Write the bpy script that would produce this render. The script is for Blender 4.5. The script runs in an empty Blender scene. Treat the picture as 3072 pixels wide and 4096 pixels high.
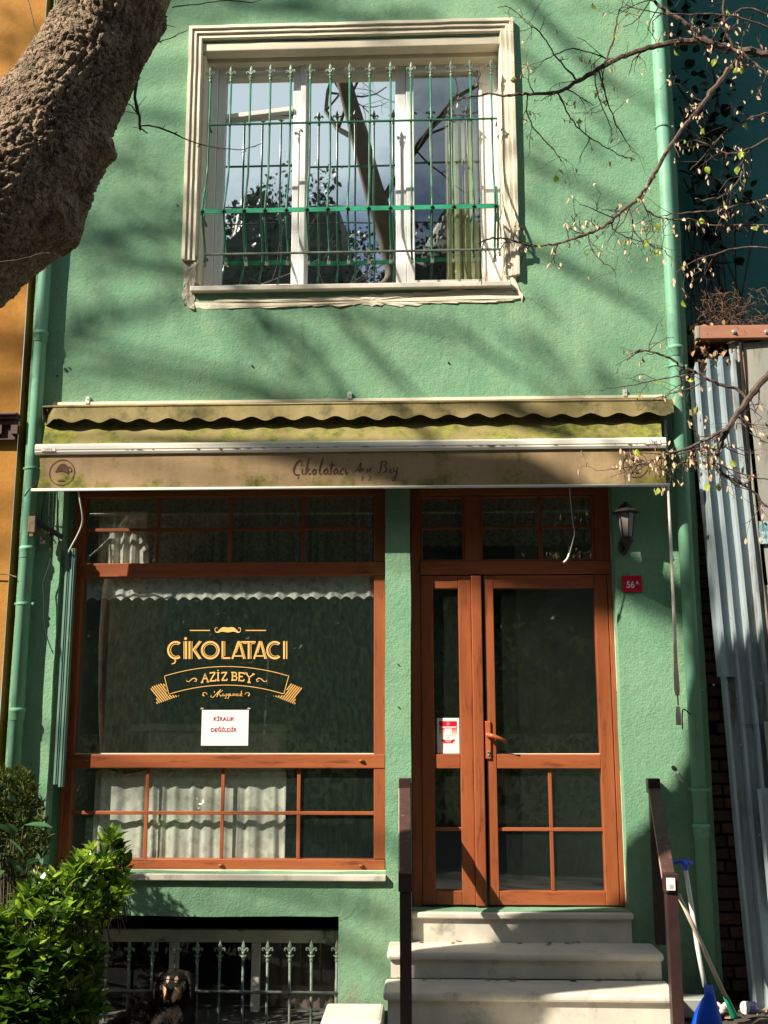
import bpy, bmesh, math, random
from mathutils import Vector, Matrix, noise, Euler
R = random.Random(7)
SC = bpy.context.scene
COL = SC.collection
rad = math.radians

# ------------------------------------------------------------------ camera, sky, sun, exposure
FPX, CAM_D, EYE = 4300.0, 6.7, 1.75
PITCH, YAW, ROLL = rad(10.917), rad(-2.2437), rad(-0.0625)
cf = Vector((math.sin(YAW) * math.cos(PITCH), math.cos(YAW) * math.cos(PITCH), math.sin(PITCH)))
cr = cf.cross(Vector((0, 0, 1))).normalized()
cu = cr.cross(cf)
cr, cu = math.cos(ROLL) * cr + math.sin(ROLL) * cu, -math.sin(ROLL) * cr + math.cos(ROLL) * cu
cam_data = bpy.data.cameras.new("camera")
cam = bpy.data.objects.new("camera", cam_data)
COL.objects.link(cam)
cam_data.sensor_fit = 'VERTICAL'
cam_data.sensor_height = 24.0
cam_data.lens = 24.0 * FPX / 4096.0
cam_data.clip_end = 500
cam.matrix_world = Matrix(((cr.x, cu.x, -cf.x, 0), (cr.y, cu.y, -cf.y, -CAM_D), (cr.z, cu.z, -cf.z, EYE), (0, 0, 0, 1)))
SC.camera = cam

SUN_AZ, SUN_EL = rad(53), rad(40)
SUNV = Vector((-math.sin(SUN_AZ) * math.cos(SUN_EL), -math.cos(SUN_AZ) * math.cos(SUN_EL), math.sin(SUN_EL)))
w = bpy.data.worlds.new("World")
SC.world = w
w.use_nodes = True
nt = w.node_tree
nt.nodes.clear()
wo = nt.nodes.new('ShaderNodeOutputWorld')
bg = nt.nodes.new('ShaderNodeBackground')
sky = nt.nodes.new('ShaderNodeTexSky')
sky.sky_type = 'NISHITA'
sky.sun_disc = False
sky.sun_elevation = SUN_EL
sky.sun_rotation = math.atan2(SUNV.x, SUNV.y)
tc = nt.nodes.new('ShaderNodeTexCoord')
mp = nt.nodes.new('ShaderNodeMapping')
mp.inputs['Scale'].default_value = (1, 1, 2.2)
mp.inputs['Location'].default_value = (.9, .35, 0)
cn = nt.nodes.new('ShaderNodeTexNoise')
cn.inputs['Scale'].default_value = 2.6
cn.inputs['Detail'].default_value = 7
cn.inputs['Roughness'].default_value = .55
crp = nt.nodes.new('ShaderNodeValToRGB')
crp.color_ramp.elements[0].position = .40
crp.color_ramp.elements[1].position = .56
mx = nt.nodes.new('ShaderNodeMixRGB')
mx.inputs['Color2'].default_value = (10.0, 11.3, 12.0, 1)
L = nt.links.new
L(tc.outputs['Generated'], mp.inputs['Vector']); L(mp.outputs['Vector'], cn.inputs['Vector'])
L(cn.outputs['Fac'], crp.inputs['Fac']); L(crp.outputs['Color'], mx.inputs['Fac'])
L(sky.outputs['Color'], mx.inputs['Color1']); L(mx.outputs['Color'], bg.inputs['Color'])
bg.inputs['Strength'].default_value = 0.03
L(bg.outputs['Background'], wo.inputs['Surface'])
sd = bpy.data.lights.new("sun", 'SUN')
sd.energy = 5.0
sd.angle = rad(.55)
sd.color = (1, .90, .74)
so = bpy.data.objects.new("sun", sd)
COL.objects.link(so)
so.rotation_euler = SUNV.to_track_quat('Z', 'Y').to_euler()
so.location = (-4, -6, 9)
SC.view_settings.view_transform = 'Standard'
SC.view_settings.look = 'None'
SC.view_settings.exposure = 1.0
SC.view_settings.gamma = 1
SC.view_settings.use_curve_mapping = False
SC.cycles.transparent_max_bounces = 24
SC.cycles.max_bounces = 7
SC.cycles.caustics_reflective = False
SC.cycles.caustics_refractive = False


def P(px, py, Y=0.0):
    """world point seen at photo pixel (px,py) lying in the vertical plane y=Y"""
    d = (px - 1536) / FPX * cr - (py - 2048) / FPX * cu + cf
    t = (Y + CAM_D) / d.y
    return Vector((0, -CAM_D, EYE)) + d * t


def X_(px, py, Y=0.0): return P(px, py, Y).x
def Z_(px, py, Y=0.0): return P(px, py, Y).z


# ------------------------------------------------------------------ materials
def nodes(name):
    m = bpy.data.materials.new(name)
    m.use_nodes = True
    t = m.node_tree
    return m, t, t.nodes['Principled BSDF'], t.nodes, t.links.new


def mat(name, c1, c2=None, scale=4, rough=.7, bump=0.15, bscale=60, metal=0, spec=.4, stretch=(1, 1, 1), c3=None, c3amt=.5, c3scale=9,
        rnd=0.0, coord='Object', bdist=.003, trans=0, detail=5, coat=0):
    m, t, b, N, K = nodes(name)
    c2 = c2 or tuple(x * .75 for x in c1)
    co = N.new('ShaderNodeTexCoord')
    ma = N.new('ShaderNodeMapping')
    ma.inputs['Scale'].default_value = stretch
    K(co.outputs[coord], ma.inputs['Vector'])
    n = N.new('ShaderNodeTexNoise')
    n.inputs['Scale'].default_value = scale
    n.inputs['Detail'].default_value = detail
    n.inputs['Roughness'].default_value = .6
    K(ma.outputs[0], n.inputs['Vector'])
    r = N.new('ShaderNodeValToRGB')
    r.color_ramp.elements[0].position = .35
    r.color_ramp.elements[1].position = .65
    r.color_ramp.elements[0].color = (*c1, 1)
    r.color_ramp.elements[1].color = (*c2, 1)
    K(n.outputs['Fac'], r.inputs['Fac'])
    out = r.outputs['Color']
    if c3:
        n3 = N.new('ShaderNodeTexNoise')
        n3.inputs['Scale'].default_value = c3scale
        n3.inputs['Detail'].default_value = 8
        n3.inputs['Roughness'].default_value = .7
        K(ma.outputs[0], n3.inputs['Vector'])
        r3 = N.new('ShaderNodeValToRGB')
        r3.color_ramp.elements[0].position = 1 - c3amt
        r3.color_ramp.elements[1].position = min(1, 1.12 - c3amt)
        K(n3.outputs['Fac'], r3.inputs['Fac'])
        mm = N.new('ShaderNodeMixRGB')
        mm.inputs['Color2'].default_value = (*c3, 1)
        K(r3.outputs['Color'], mm.inputs['Fac']); K(out, mm.inputs['Color1'])
        out = mm.outputs['Color']
    if rnd:
        oi = N.new('ShaderNodeObjectInfo')
        hs = N.new('ShaderNodeHueSaturation')
        mr = N.new('ShaderNodeMapRange')
        mr.inputs['To Min'].default_value = 1 - rnd
        mr.inputs['To Max'].default_value = 1 + rnd
        K(oi.outputs['Random'], mr.inputs['Value']); K(mr.outputs[0], hs.inputs['Value']); K(out, hs.inputs['Color'])
        out = hs.outputs['Color']
    K(out, b.inputs['Base Color'])
    b.inputs['Roughness'].default_value = rough
    b.inputs['Metallic'].default_value = metal
    b.inputs['Specular IOR Level'].default_value = spec
    if coat: b.inputs['Coat Weight'].default_value = coat
    if bump:
        nb = N.new('ShaderNodeTexNoise')
        nb.inputs['Scale'].default_value = bscale
        nb.inputs['Detail'].default_value = 6
        K(ma.outputs[0], nb.inputs['Vector'])
        bp = N.new('ShaderNodeBump')
        bp.inputs['Strength'].default_value = bump
        bp.inputs['Distance'].default_value = bdist
        K(nb.outputs['Fac'], bp.inputs['Height']); K(bp.outputs[0], b.inputs['Normal'])
    if trans:
        tr = N.new('ShaderNodeBsdfTranslucent')
        K(out, tr.inputs['Color'])
        ms = N.new('ShaderNodeMixShader')
        ms.inputs[0].default_value = trans
        K(b.outputs[0], ms.inputs[1]); K(tr.outputs[0], ms.inputs[2])
        K(ms.outputs[0], N['Material Output'].inputs['Surface'])
    return m


def glass(name, refl, ior=1.5, dust=.02, tint=(.96, .975, .965), dcol=(.3, .34, .3), wav=.02, streak=1.0):
    m, t, b, N, K = nodes(name)
    N.remove(b)
    co = N.new('ShaderNodeTexCoord')
    # Schlick reflectance that is the same from both sides of the sheet
    ge = N.new('ShaderNodeNewGeometry'); dt = N.new('ShaderNodeVectorMath'); dt.operation = 'DOT_PRODUCT'
    K(ge.outputs['Normal'], dt.inputs[0]); K(ge.outputs['Incoming'], dt.inputs[1])
    ab = N.new('ShaderNodeMath'); ab.operation = 'ABSOLUTE'; K(dt.outputs['Value'], ab.inputs[0])
    om = N.new('ShaderNodeMath'); om.operation = 'SUBTRACT'; om.inputs[0].default_value = 1; K(ab.outputs[0], om.inputs[1])
    pw = N.new('ShaderNodeMath'); pw.operation = 'POWER'; K(om.outputs[0], pw.inputs[0]); pw.inputs[1].default_value = 5
    fr = N.new('ShaderNodeMath'); fr.operation = 'MULTIPLY_ADD'; K(pw.outputs[0], fr.inputs[0]); fr.inputs[1].default_value = .9; fr.inputs[2].default_value = .04
    ad = N.new('ShaderNodeMath'); ad.operation = 'ADD'; ad.use_clamp = True
    ad.inputs[1].default_value = refl
    K(fr.outputs[0], ad.inputs[0])
    tr = N.new('ShaderNodeBsdfTransparent'); tr.inputs[0].default_value = (*tint, 1)
    gl = N.new('ShaderNodeBsdfGlossy'); gl.inputs['Roughness'].default_value = .012
    gl.inputs['Color'].default_value = (.93, .98, 1, 1)
    nz = N.new('ShaderNodeTexNoise'); nz.inputs['Scale'].default_value = 2.2; nz.inputs['Detail'].default_value = 1
    K(co.outputs['Object'], nz.inputs['Vector'])
    bp = N.new('ShaderNodeBump'); bp.inputs['Strength'].default_value = wav; bp.inputs['Distance'].default_value = .1
    K(nz.outputs['Fac'], bp.inputs['Height']); K(bp.outputs[0], gl.inputs['Normal'])
    ms = N.new('ShaderNodeMixShader')
    # only the outer face mirrors; the inner face of the sheet just lets light through
    bf = N.new('ShaderNodeMath'); bf.operation = 'SUBTRACT'; bf.inputs[0].default_value = 1; K(ge.outputs['Backfacing'], bf.inputs[1])
    fm_ = N.new('ShaderNodeMath'); fm_.operation = 'MULTIPLY'; K(ad.outputs[0], fm_.inputs[0]); K(bf.outputs[0], fm_.inputs[1])
    K(fm_.outputs[0], ms.inputs[0]); K(tr.outputs[0], ms.inputs[1]); K(gl.outputs[0], ms.inputs[2])
    df = N.new('ShaderNodeBsdfDiffuse'); df.inputs[0].default_value = (*dcol, 1)
    ns = N.new('ShaderNodeTexNoise'); ns.inputs['Scale'].default_value = 14; ns.inputs['Detail'].default_value = 10; ns.inputs['Roughness'].default_value = .75
    mp = N.new('ShaderNodeMapping'); mp.inputs['Rotation'].default_value = (0, rad(38), 0); mp.inputs['Scale'].default_value = (3, 1, 1.2)
    K(co.outputs['Object'], mp.inputs[0]); K(mp.outputs[0], ns.inputs['Vector'])
    mr = N.new('ShaderNodeMapRange'); mr.inputs['From Min'].default_value = .42; mr.inputs['From Max'].default_value = .8
    mr.inputs['To Min'].default_value = dust; mr.inputs['To Max'].default_value = dust + dust * 3 * streak
    K(ns.outputs['Fac'], mr.inputs['Value'])
    m2 = N.new('ShaderNodeMixShader')
    fd = N.new('ShaderNodeMath'); fd.operation = 'MULTIPLY'; K(mr.outputs[0], fd.inputs[0]); K(bf.outputs[0], fd.inputs[1])
    K(fd.outputs[0], m2.inputs[0]); K(ms.outputs[0], m2.inputs[1]); K(df.outputs[0], m2.inputs[2])
    K(m2.outputs[0], N['Material Output'].inputs['Surface'])
    return m


def lace(name, col, amt=.25, scale=30):
    m, t, b, N, K = nodes(name)
    co = N.new('ShaderNodeTexCoord')
    n = N.new('ShaderNodeTexNoise'); n.inputs['Scale'].default_value = scale; n.inputs['Detail'].default_value = 5
    K(co.outputs['Object'], n.inputs['Vector'])
    r = N.new('ShaderNodeValToRGB'); r.color_ramp.elements[0].position = .42; r.color_ramp.elements[1].position = .50
    r.color_ramp.elements[0].color = (1 - amt, 1 - amt, 1 - amt, 1)
    r.color_ramp.elements[1].color = (.97, .97, .97, 1)
    K(n.outputs['Fac'], r.inputs['Fac'])
    b.inputs['Base Color'].default_value = (*col, 1)
    b.inputs['Roughness'].default_value = .9
    tl = N.new('ShaderNodeBsdfTranslucent'); tl.inputs[0].default_value = (*col, 1)
    ms = N.new('ShaderNodeMixShader'); ms.inputs[0].default_value = .3
    K(b.outputs[0], ms.inputs[1]); K(tl.outputs[0], ms.inputs[2])
    tr = N.new('ShaderNodeBsdfTransparent')
    m2 = N.new('ShaderNodeMixShader')
    K(r.outputs['Color'], m2.inputs[0]); K(tr.outputs[0], m2.inputs[1]); K(ms.outputs[0], m2.inputs[2])
    K(m2.outputs[0], N['Material Output'].inputs['Surface'])
    return m


M = {}
# green stucco: paint over rough render, worn and soiled low down
def stucco(name, c1, c2, dirt, bump=.75, low=True):
    m, t, b, N, K = nodes(name)
    co = N.new('ShaderNodeTexCoord')
    def nz(s, d=6, r=.6):
        n = N.new('ShaderNodeTexNoise'); n.inputs['Scale'].default_value = s; n.inputs['Detail'].default_value = d; n.inputs['Roughness'].default_value = r
        K(co.outputs['Object'], n.inputs['Vector']); return n.outputs['Fac']
    r = N.new('ShaderNodeValToRGB'); r.color_ramp.elements[0].position = .3; r.color_ramp.elements[1].position = .7
    r.color_ramp.elements[0].color = (*c1, 1); r.color_ramp.elements[1].color = (*c2, 1)
    K(nz(1.3), r.inputs['Fac'])
    # fine speckle of paint
    m1 = N.new('ShaderNodeMixRGB'); m1.blend_type = 'MULTIPLY'; m1.inputs['Fac'].default_value = .35
    r1 = N.new('ShaderNodeValToRGB'); r1.color_ramp.elements[0].position = .3; r1.color_ramp.elements[1].position = .6
    r1.color_ramp.elements[0].color = (.55, .6, .6, 1); r1.color_ramp.elements[1].color = (1, 1, 1, 1)
    K(nz(38, 4, .7), r1.inputs['Fac']); K(r.outputs[0], m1.inputs['Color1']); K(r1.outputs[0], m1.inputs['Color2'])
    out = m1.outputs[0]
    if low:
        sx = N.new('ShaderNodeSeparateXYZ'); K(co.outputs['Object'], sx.inputs[0])
        mr = N.new('ShaderNodeMapRange'); mr.inputs['From Min'].default_value = .85; mr.inputs['From Max'].default_value = .05
        mr.inputs['To Min'].default_value = 0; mr.inputs['To Max'].default_value = .9
        K(sx.outputs['Z'], mr.inputs['Value'])
        mu = N.new('ShaderNodeMath'); mu.operation = 'MULTIPLY'; mu.use_clamp = True
        K(mr.outputs[0], mu.inputs[0])
        mr2 = N.new('ShaderNodeMapRange'); mr2.inputs['From Min'].default_value = .35; mr2.inputs['From Max'].default_value = .65
        K(nz(6, 8, .7), mr2.inputs['Value']); K(mr2.outputs[0], mu.inputs[1])
        m2 = N.new('ShaderNodeMixRGB'); m2.inputs['Color2'].default_value = (*dirt, 1)
        K(mu.outputs[0], m2.inputs['Fac']); K(out, m2.inputs['Color1']); out = m2.outputs[0]
    # faded patches and rain streaks
    mps = N.new('ShaderNodeMapping'); mps.inputs['Scale'].default_value = (1, 1, .10); K(co.outputs['Object'], mps.inputs[0])
    ns = N.new('ShaderNodeTexNoise'); ns.inputs['Scale'].default_value = 7; ns.inputs['Detail'].default_value = 8; ns.inputs['Roughness'].default_value = .65; K(mps.outputs[0], ns.inputs['Vector'])
    ms_ = N.new('ShaderNodeMapRange'); ms_.inputs['From Min'].default_value = .52; ms_.inputs['From Max'].default_value = .78; ms_.inputs['To Max'].default_value = .45; K(ns.outputs['Fac'], ms_.inputs[0])
    m3 = N.new('ShaderNodeMixRGB'); m3.inputs['Color2'].default_value = (c1[0] * .62, c1[1] * .66, c1[2] * .72, 1); K(ms_.outputs[0], m3.inputs[0]); K(out, m3.inputs[1])
    mf = N.new('ShaderNodeMapRange'); mf.inputs['From Min'].default_value = .50; mf.inputs['From Max'].default_value = .72; mf.inputs['To Max'].default_value = .42; K(nz(2.7, 9, .72), mf.inputs[0])
    m4 = N.new('ShaderNodeMixRGB'); m4.inputs['Color2'].default_value = (min(1, c2[0] * 1.35 + .03), c2[1] * 1.05, c2[2] * 1.05, 1); K(mf.outputs[0], m4.inputs[0]); K(m3.outputs[0], m4.inputs[1])
    out = m4.outputs[0]
    if low:
        # rain run-off stains below the upper sill and along the awning line
        for zc0, zc1, amt in ((4.46, 3.95, .55), (.86, .55, .45)):
            g1 = N.new('ShaderNodeMapRange'); g1.inputs['From Min'].default_value = zc1; g1.inputs['From Max'].default_value = zc0; K(sx.outputs['Z'], g1.inputs[0])
            g2 = N.new('ShaderNodeMath'); g2.operation = 'LESS_THAN'; g2.inputs[1].default_value = zc0; K(sx.outputs['Z'], g2.inputs[0])
            g3 = N.new('ShaderNodeMath'); g3.operation = 'ADD'; g3.inputs[1].default_value = .5; K(sx.outputs['X'], g3.inputs[0])
            g4 = N.new('ShaderNodeMath'); g4.operation = 'ABSOLUTE'; K(g3.outputs[0], g4.inputs[0])
            g5 = N.new('ShaderNodeMapRange'); g5.inputs['From Min'].default_value = 1.9; g5.inputs['From Max'].default_value = .9; K(g4.outputs[0], g5.inputs[0])
            g6 = N.new('ShaderNodeMapRange'); g6.inputs['From Min'].default_value = .42; g6.inputs['From Max'].default_value = .68; g6.inputs['To Max'].default_value = amt; K(ns.outputs['Fac'], g6.inputs[0])
            pr_ = g6.outputs[0]
            for o_ in (g1.outputs[0], g2.outputs[0], g5.outputs[0]):
                q_ = N.new('ShaderNodeMath'); q_.operation = 'MULTIPLY'; K(pr_, q_.inputs[0]); K(o_, q_.inputs[1]); pr_ = q_.outputs[0]
            m5 = N.new('ShaderNodeMixRGB'); m5.inputs['Color2'].default_value = (.12, .19, .13, 1); K(pr_, m5.inputs[0]); K(out, m5.inputs[1]); out = m5.outputs[0]
    K(out, b.inputs['Base Color'])
    b.inputs['Roughness'].default_value = .85
    b.inputs['Specular IOR Level'].default_value = .25
    add = N.new('ShaderNodeMath'); add.operation = 'ADD'
    mu2 = N.new('ShaderNodeMath'); mu2.operation = 'MULTIPLY'; mu2.inputs[1].default_value = 1.1
    K(nz(22, 5, .65), mu2.inputs[0]); K(mu2.outputs[0], add.inputs[0]); K(nz(75, 4, .65), add.inputs[1])
    bp = N.new('ShaderNodeBump'); bp.inputs['Strength'].default_value = bump; bp.inputs['Distance'].default_value = .006
    K(add.outputs[0], bp.inputs['Height']); K(bp.outputs[0], b.inputs['Normal'])
    return m

M['green'] = stucco('green_stucco', (.16, .345, .215), (.235, .42, .26), (.17, .18, .13))
M['orange'] = stucco('orange_stucco', (.40, .185, .035), (.47, .22, .045), (.2, .12, .05), .3, False)
M['teal'] = stucco('teal_stucco', (.045, .19, .20), (.065, .24, .23), (.05, .08, .07), .4, False)
M['pipe'] = mat('green_pipe_paint', (.15, .37, .25), (.19, .42, .28), 3, .55, .1, 40, c3=(.12, .28, .21), c3amt=.42)
M['trim'] = mat('cream_moulding', (.80, .73, .58), (.72, .65, .51), 6, .8, .3, 70, c3=(.36, .32, .26), c3amt=.36, c3scale=5, stretch=(1, 1, 1))
M['cement'] = mat('bare_cement', (.42, .38, .31), (.30, .27, .22), 9, .95, .9, 40, bdist=.01, c3=(.62, .57, .47), c3amt=.5)
M['upvc'] = mat('white_window_frame', (.90, .90, .88), (.85, .86, .84), 3, .35, .03, 30, spec=.5)
M['upvc_old'] = mat('grey_window_frame', (.72, .70, .65), (.58, .56, .52), 6, .6, .2, 30, c3=(.2, .18, .15), c3amt=.45)
M['wood'] = mat('reddish_wood_laminate', (.35, .100, .036), (.26, .068, .024), 10, .42, .12, 50, stretch=(1, 1, .12), spec=.45, c3=(.16, .042, .018), c3amt=.46, c3scale=26)
M['woodh'] = mat('reddish_wood_laminate_rail', (.36, .104, .038), (.27, .072, .026), 10, .42, .12, 50, stretch=(.12, 1, 1), spec=.45, c3=(.16, .042, .018), c3amt=.46, c3scale=26)
M['marble'] = mat('weathered_marble', (.70, .65, .55), (.54, .51, .45), 3, .5, .12, 50, c3=(.36, .34, .30), c3amt=.43, c3scale=5, detail=9)
M['marble2'] = mat('weathered_marble_riser', (.66, .61, .51), (.46, .44, .40), 3.4, .55, .15, 50, c3=(.30, .29, .26), c3amt=.44, c3scale=5, detail=9)
M['iron'] = mat('green_painted_iron', (.02, .14, .085), (.035, .21, .125), 14, .4, .2, 60, c3=(.03, .08, .06), c3amt=.46, c3scale=20)
M['ironflat'] = mat('bright_green_iron', (.02, .30, .15), (.04, .36, .20), 14, .4, .2, 60, c3=(.03, .14, .08), c3amt=.4, c3scale=20)
M['finial'] = mat('grey_green_cast_iron', (.20, .25, .19), (.10, .16, .12), 25, .5, .4, 70, metal=.2)
M['oldiron'] = mat('faded_iron', (.17, .19, .16), (.08, .11, .10), 20, .6, .4, 60, metal=.2, c3=(.16, .10, .06), c3amt=.4)
M['black'] = mat('black_iron', (.018, .018, .02), (.03, .025, .025), 20, .45, .2, 60)
M['brownpost'] = mat('brown_painted_metal', (.055, .026, .023), (.08, .038, .034), 18, .5, .5, 40, c3=(.24, .13, .12), c3amt=.42, c3scale=24)
M['brownblack'] = mat('dark_brown_metal', (.030, .016, .015), (.045, .022, .02), 18, .4, .2, 40)
M['bark'] = None
M['twig'] = mat('twig_bark', (.115, .08, .065), (.07, .05, .042), 12, .85, .6, 60, c3=(.27, .21, .175), c3amt=.45, c3scale=20)
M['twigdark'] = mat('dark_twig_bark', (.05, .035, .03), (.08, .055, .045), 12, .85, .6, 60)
M['branch'] = mat('street_branch_bark', (.20, .15, .11), (.12, .09, .07), 9, .9, .8, 40, bdist=.01)
M['bud'] = mat('pale_pink_bud', (.62, .42, .30), (.70, .55, .36), 30, .7, .1, 60, rnd=.25, trans=.25)
M['leafy'] = mat('young_yellow_leaf', (.42, .52, .06), (.32, .44, .05), 30, .55, .1, 60, rnd=.3, trans=.4)
M['laurel'] = mat('laurel_leaf', (.12, .24, .024), (.04, .11, .018), 5, .28, .15, 50, rnd=.45, trans=.30, spec=.5)
M['laurel_y'] = mat('young_laurel_leaf', (.33, .48, .04), (.20, .34, .03), 8, .3, .15, 50, rnd=.3, trans=.35, spec=.5)
M['conifer'] = mat('conifer_spray', (.14, .16, .03), (.06, .10, .025), 7, .7, .1, 50, rnd=.2, trans=.25, coord='Object')
M['broad'] = mat('broad_leaf', (.07, .17, .07), (.045, .12, .06), 12, .45, .2, 40, rnd=.3, trans=.3)
M['ivy'] = mat('ivy_leaf', (.018, .042, .02), (.012, .03, .018), 12, .5, .2, 40, rnd=.4, trans=.1)
M['evergreen'] = mat('evergreen_leaf', (.022, .035, .012), (.014, .026, .010), 2, .5, .1, 40, trans=.1)
M['hedge'] = mat('hedge_leaf', (.30, .42, .08), (.08, .14, .03), 1.2, .35, .1, 40, trans=.5, spec=.6)
M['canvas'] = None
M['whitebar'] = mat('chipped_white_bar', (.78, .76, .68), (.72, .69, .6), 6, .45, .1, 40)
M['chips'] = mat('chip_dark', (.10, .10, .07), (.2, .19, .13), 40, .9, .2, 40)
M['tan'] = None
M['brownprint'] = mat('brown_print', (.09, .032, .028), (.12, .05, .038), 12, .85, .05, 40)
M['gold'] = mat('gold_vinyl', (.82, .46, .13), (.85, .50, .16), 5, .5, .0)
M['paper'] = mat('white_paper', (.80, .80, .78), (.76, .76, .75), 3, .8, .05, 20)
M['red'] = mat('red_enamel', (.60, .012, .04), (.52, .01, .035), 5, .3, .03, 30, spec=.5, c3=(.5, .08, .10), c3amt=.33, c3scale=14)
M['redink'] = mat('crimson_ink', (.45, .02, .10), (.40, .02, .10), 5, .7, 0)
M['pinkink'] = mat('pale_red_ink', (.72, .25, .24), (.75, .35, .32), 5, .7, 0)
M['whiteprint'] = mat('white_print', (.82, .80, .78), (.8, .78, .76), 5, .5, 0)
M['grey'] = mat('grey_print', (.40, .38, .36), (.45, .42, .40), 9, .7, 0)
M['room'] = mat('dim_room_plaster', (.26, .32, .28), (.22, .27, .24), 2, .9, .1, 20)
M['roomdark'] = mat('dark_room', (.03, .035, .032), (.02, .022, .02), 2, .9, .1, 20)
M['darkwall'] = mat('dark_brick_backing', (.05, .04, .032), (.03, .026, .022), 8, .95, .9, 30, bdist=.02)  # near-black colour for the wall core behind the bricks
M['brick'] = mat('old_brick', (.15, .09, .065), (.10, .06, .045), 12, .95, .9, 40, rnd=.35, bdist=.008, c3=(.32, .27, .2), c3amt=.4)
M['rustbeam'] = mat('red_primed_steel', (.42, .20, .13), (.36, .16, .10), 10, .7, .3, 40, stretch=(.3, 1, 1), c3=(.22, .10, .06), c3amt=.42)
M['zinc'] = mat('corrugated_zinc', (.48, .57, .61), (.33, .42, .47), 5, .42, .15, 30, metal=.25, stretch=(1, 1, .15), c3=(.22, .18, .14), c3amt=.46, c3scale=9)
M['zincflat'] = mat('dull_sheet_metal', (.38, .37, .32), (.26, .27, .25), 5, .6, .25, 30, metal=.15, stretch=(1, 1, .2), c3=(.17, .12, .08), c3amt=.46, c3scale=7)
M['peeled'] = mat('peeling_painted_board', (.62, .54, .40), (.50, .43, .32), 8, .9, .8, 30, bdist=.01, c3=(.14, .12, .09), c3amt=.46, c3scale=9)
M['steel'] = mat('galvanised_steel', (.55, .54, .5), (.4, .4, .38), 20, .4, .2, 50, metal=.5)
M['rust'] = mat('rusty_bracket', (.20, .15, .09), (.12, .08, .05), 25, .8, .6, 50)
M['trackg'] = mat('weathered_green_metal', (.10, .20, .16), (.16, .28, .23), 9, .5, .4, 40, stretch=(1, 1, .2), c3=(.35, .42, .36), c3amt=.38, c3scale=30)
M['cable'] = mat('black_cable', (.02, .03, .025), (.03, .04, .03), 9, .5, 0)
M['whitecable'] = mat('white_cable', (.72, .68, .62), (.66, .62, .58), 9, .4, 0)
M['greycable'] = mat('grey_cable', (.28, .28, .24), (.22, .22, .2), 9, .6, 0)
M['handle'] = mat('brown_door_handle', (.48, .13, .045), (.42, .10, .035), 5, .3, .02, 30, spec=.5)
M['rod'] = mat('white_crank_rod', (.78, .74, .66), (.7, .66, .58), 5, .4, .05, 30)
M['blue'] = mat('blue_plastic', (.005, .07, .55), (.005, .05, .48), 4, .3, .02, 20, spec=.5)
M['greenpl'] = mat('green_plastic', (.01, .32, .17), (.01, .28, .15), 4, .35, .02, 20)
M['whitepl'] = mat('white_plastic', (.66, .66, .62), (.58, .58, .55), 4, .4, .05, 20)
M['stick'] = mat('pale_broom_stick', (.58, .50, .40), (.50, .43, .34), 8, .6, .1, 30)
M['ground'] = mat('street_paving', (.075, .07, .065), (.05, .05, .048), 3, .9, .5, 30, c3=(.08, .08, .07), c3amt=.45)
M['dirt'] = mat('dirt', (.08, .065, .05), (.05, .042, .035), 8, .95, .9, 30, bdist=.02)
M['curtain'] = lace('lace_curtain', (.96, .97, .88), .26, 15)
M['net'] = lace('thin_net_curtain', (.50, .50, .45), .45, 60)
M['frill'] = lace('scalloped_lace_frill', (.90, .92, .86), .35, 22)
M['drape'] = mat('yellow_green_drape', (.78, .78, .46), (.66, .66, .36), 3, .9, .05, 40, trans=.3)
M['fur'] = None
M['glass_up'] = glass('reflective_window_glass', .95, dust=.004, tint=(.95, .97, .96), wav=.004)
M['glass_up2'] = glass('lightly_reflective_window_glass', .36, dust=.004, tint=(.96, .97, .95), wav=.004)
M['glass_shop'] = glass('dusty_shop_glass', .17, dust=.030, dcol=(.18, .30, .23), wav=.003, streak=.8)
M['glass_door'] = glass('door_glass', .17, dust=.018, dcol=(.22, .28, .22), wav=.003, streak=.7)
M['glass_dark'] = glass('dull_basement_glass', .02, dust=.06, dcol=(.10, .09, .08), wav=.003)
M['lampglass'] = mat('frosted_lamp_glass', (.26, .24, .23), (.2, .19, .18), 20, .4, .1, 40)
M['eye'] = mat('dark_eye', (.006, .005, .004), (.01, .008, .006), 4, .08, 0, spec=.6)


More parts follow.
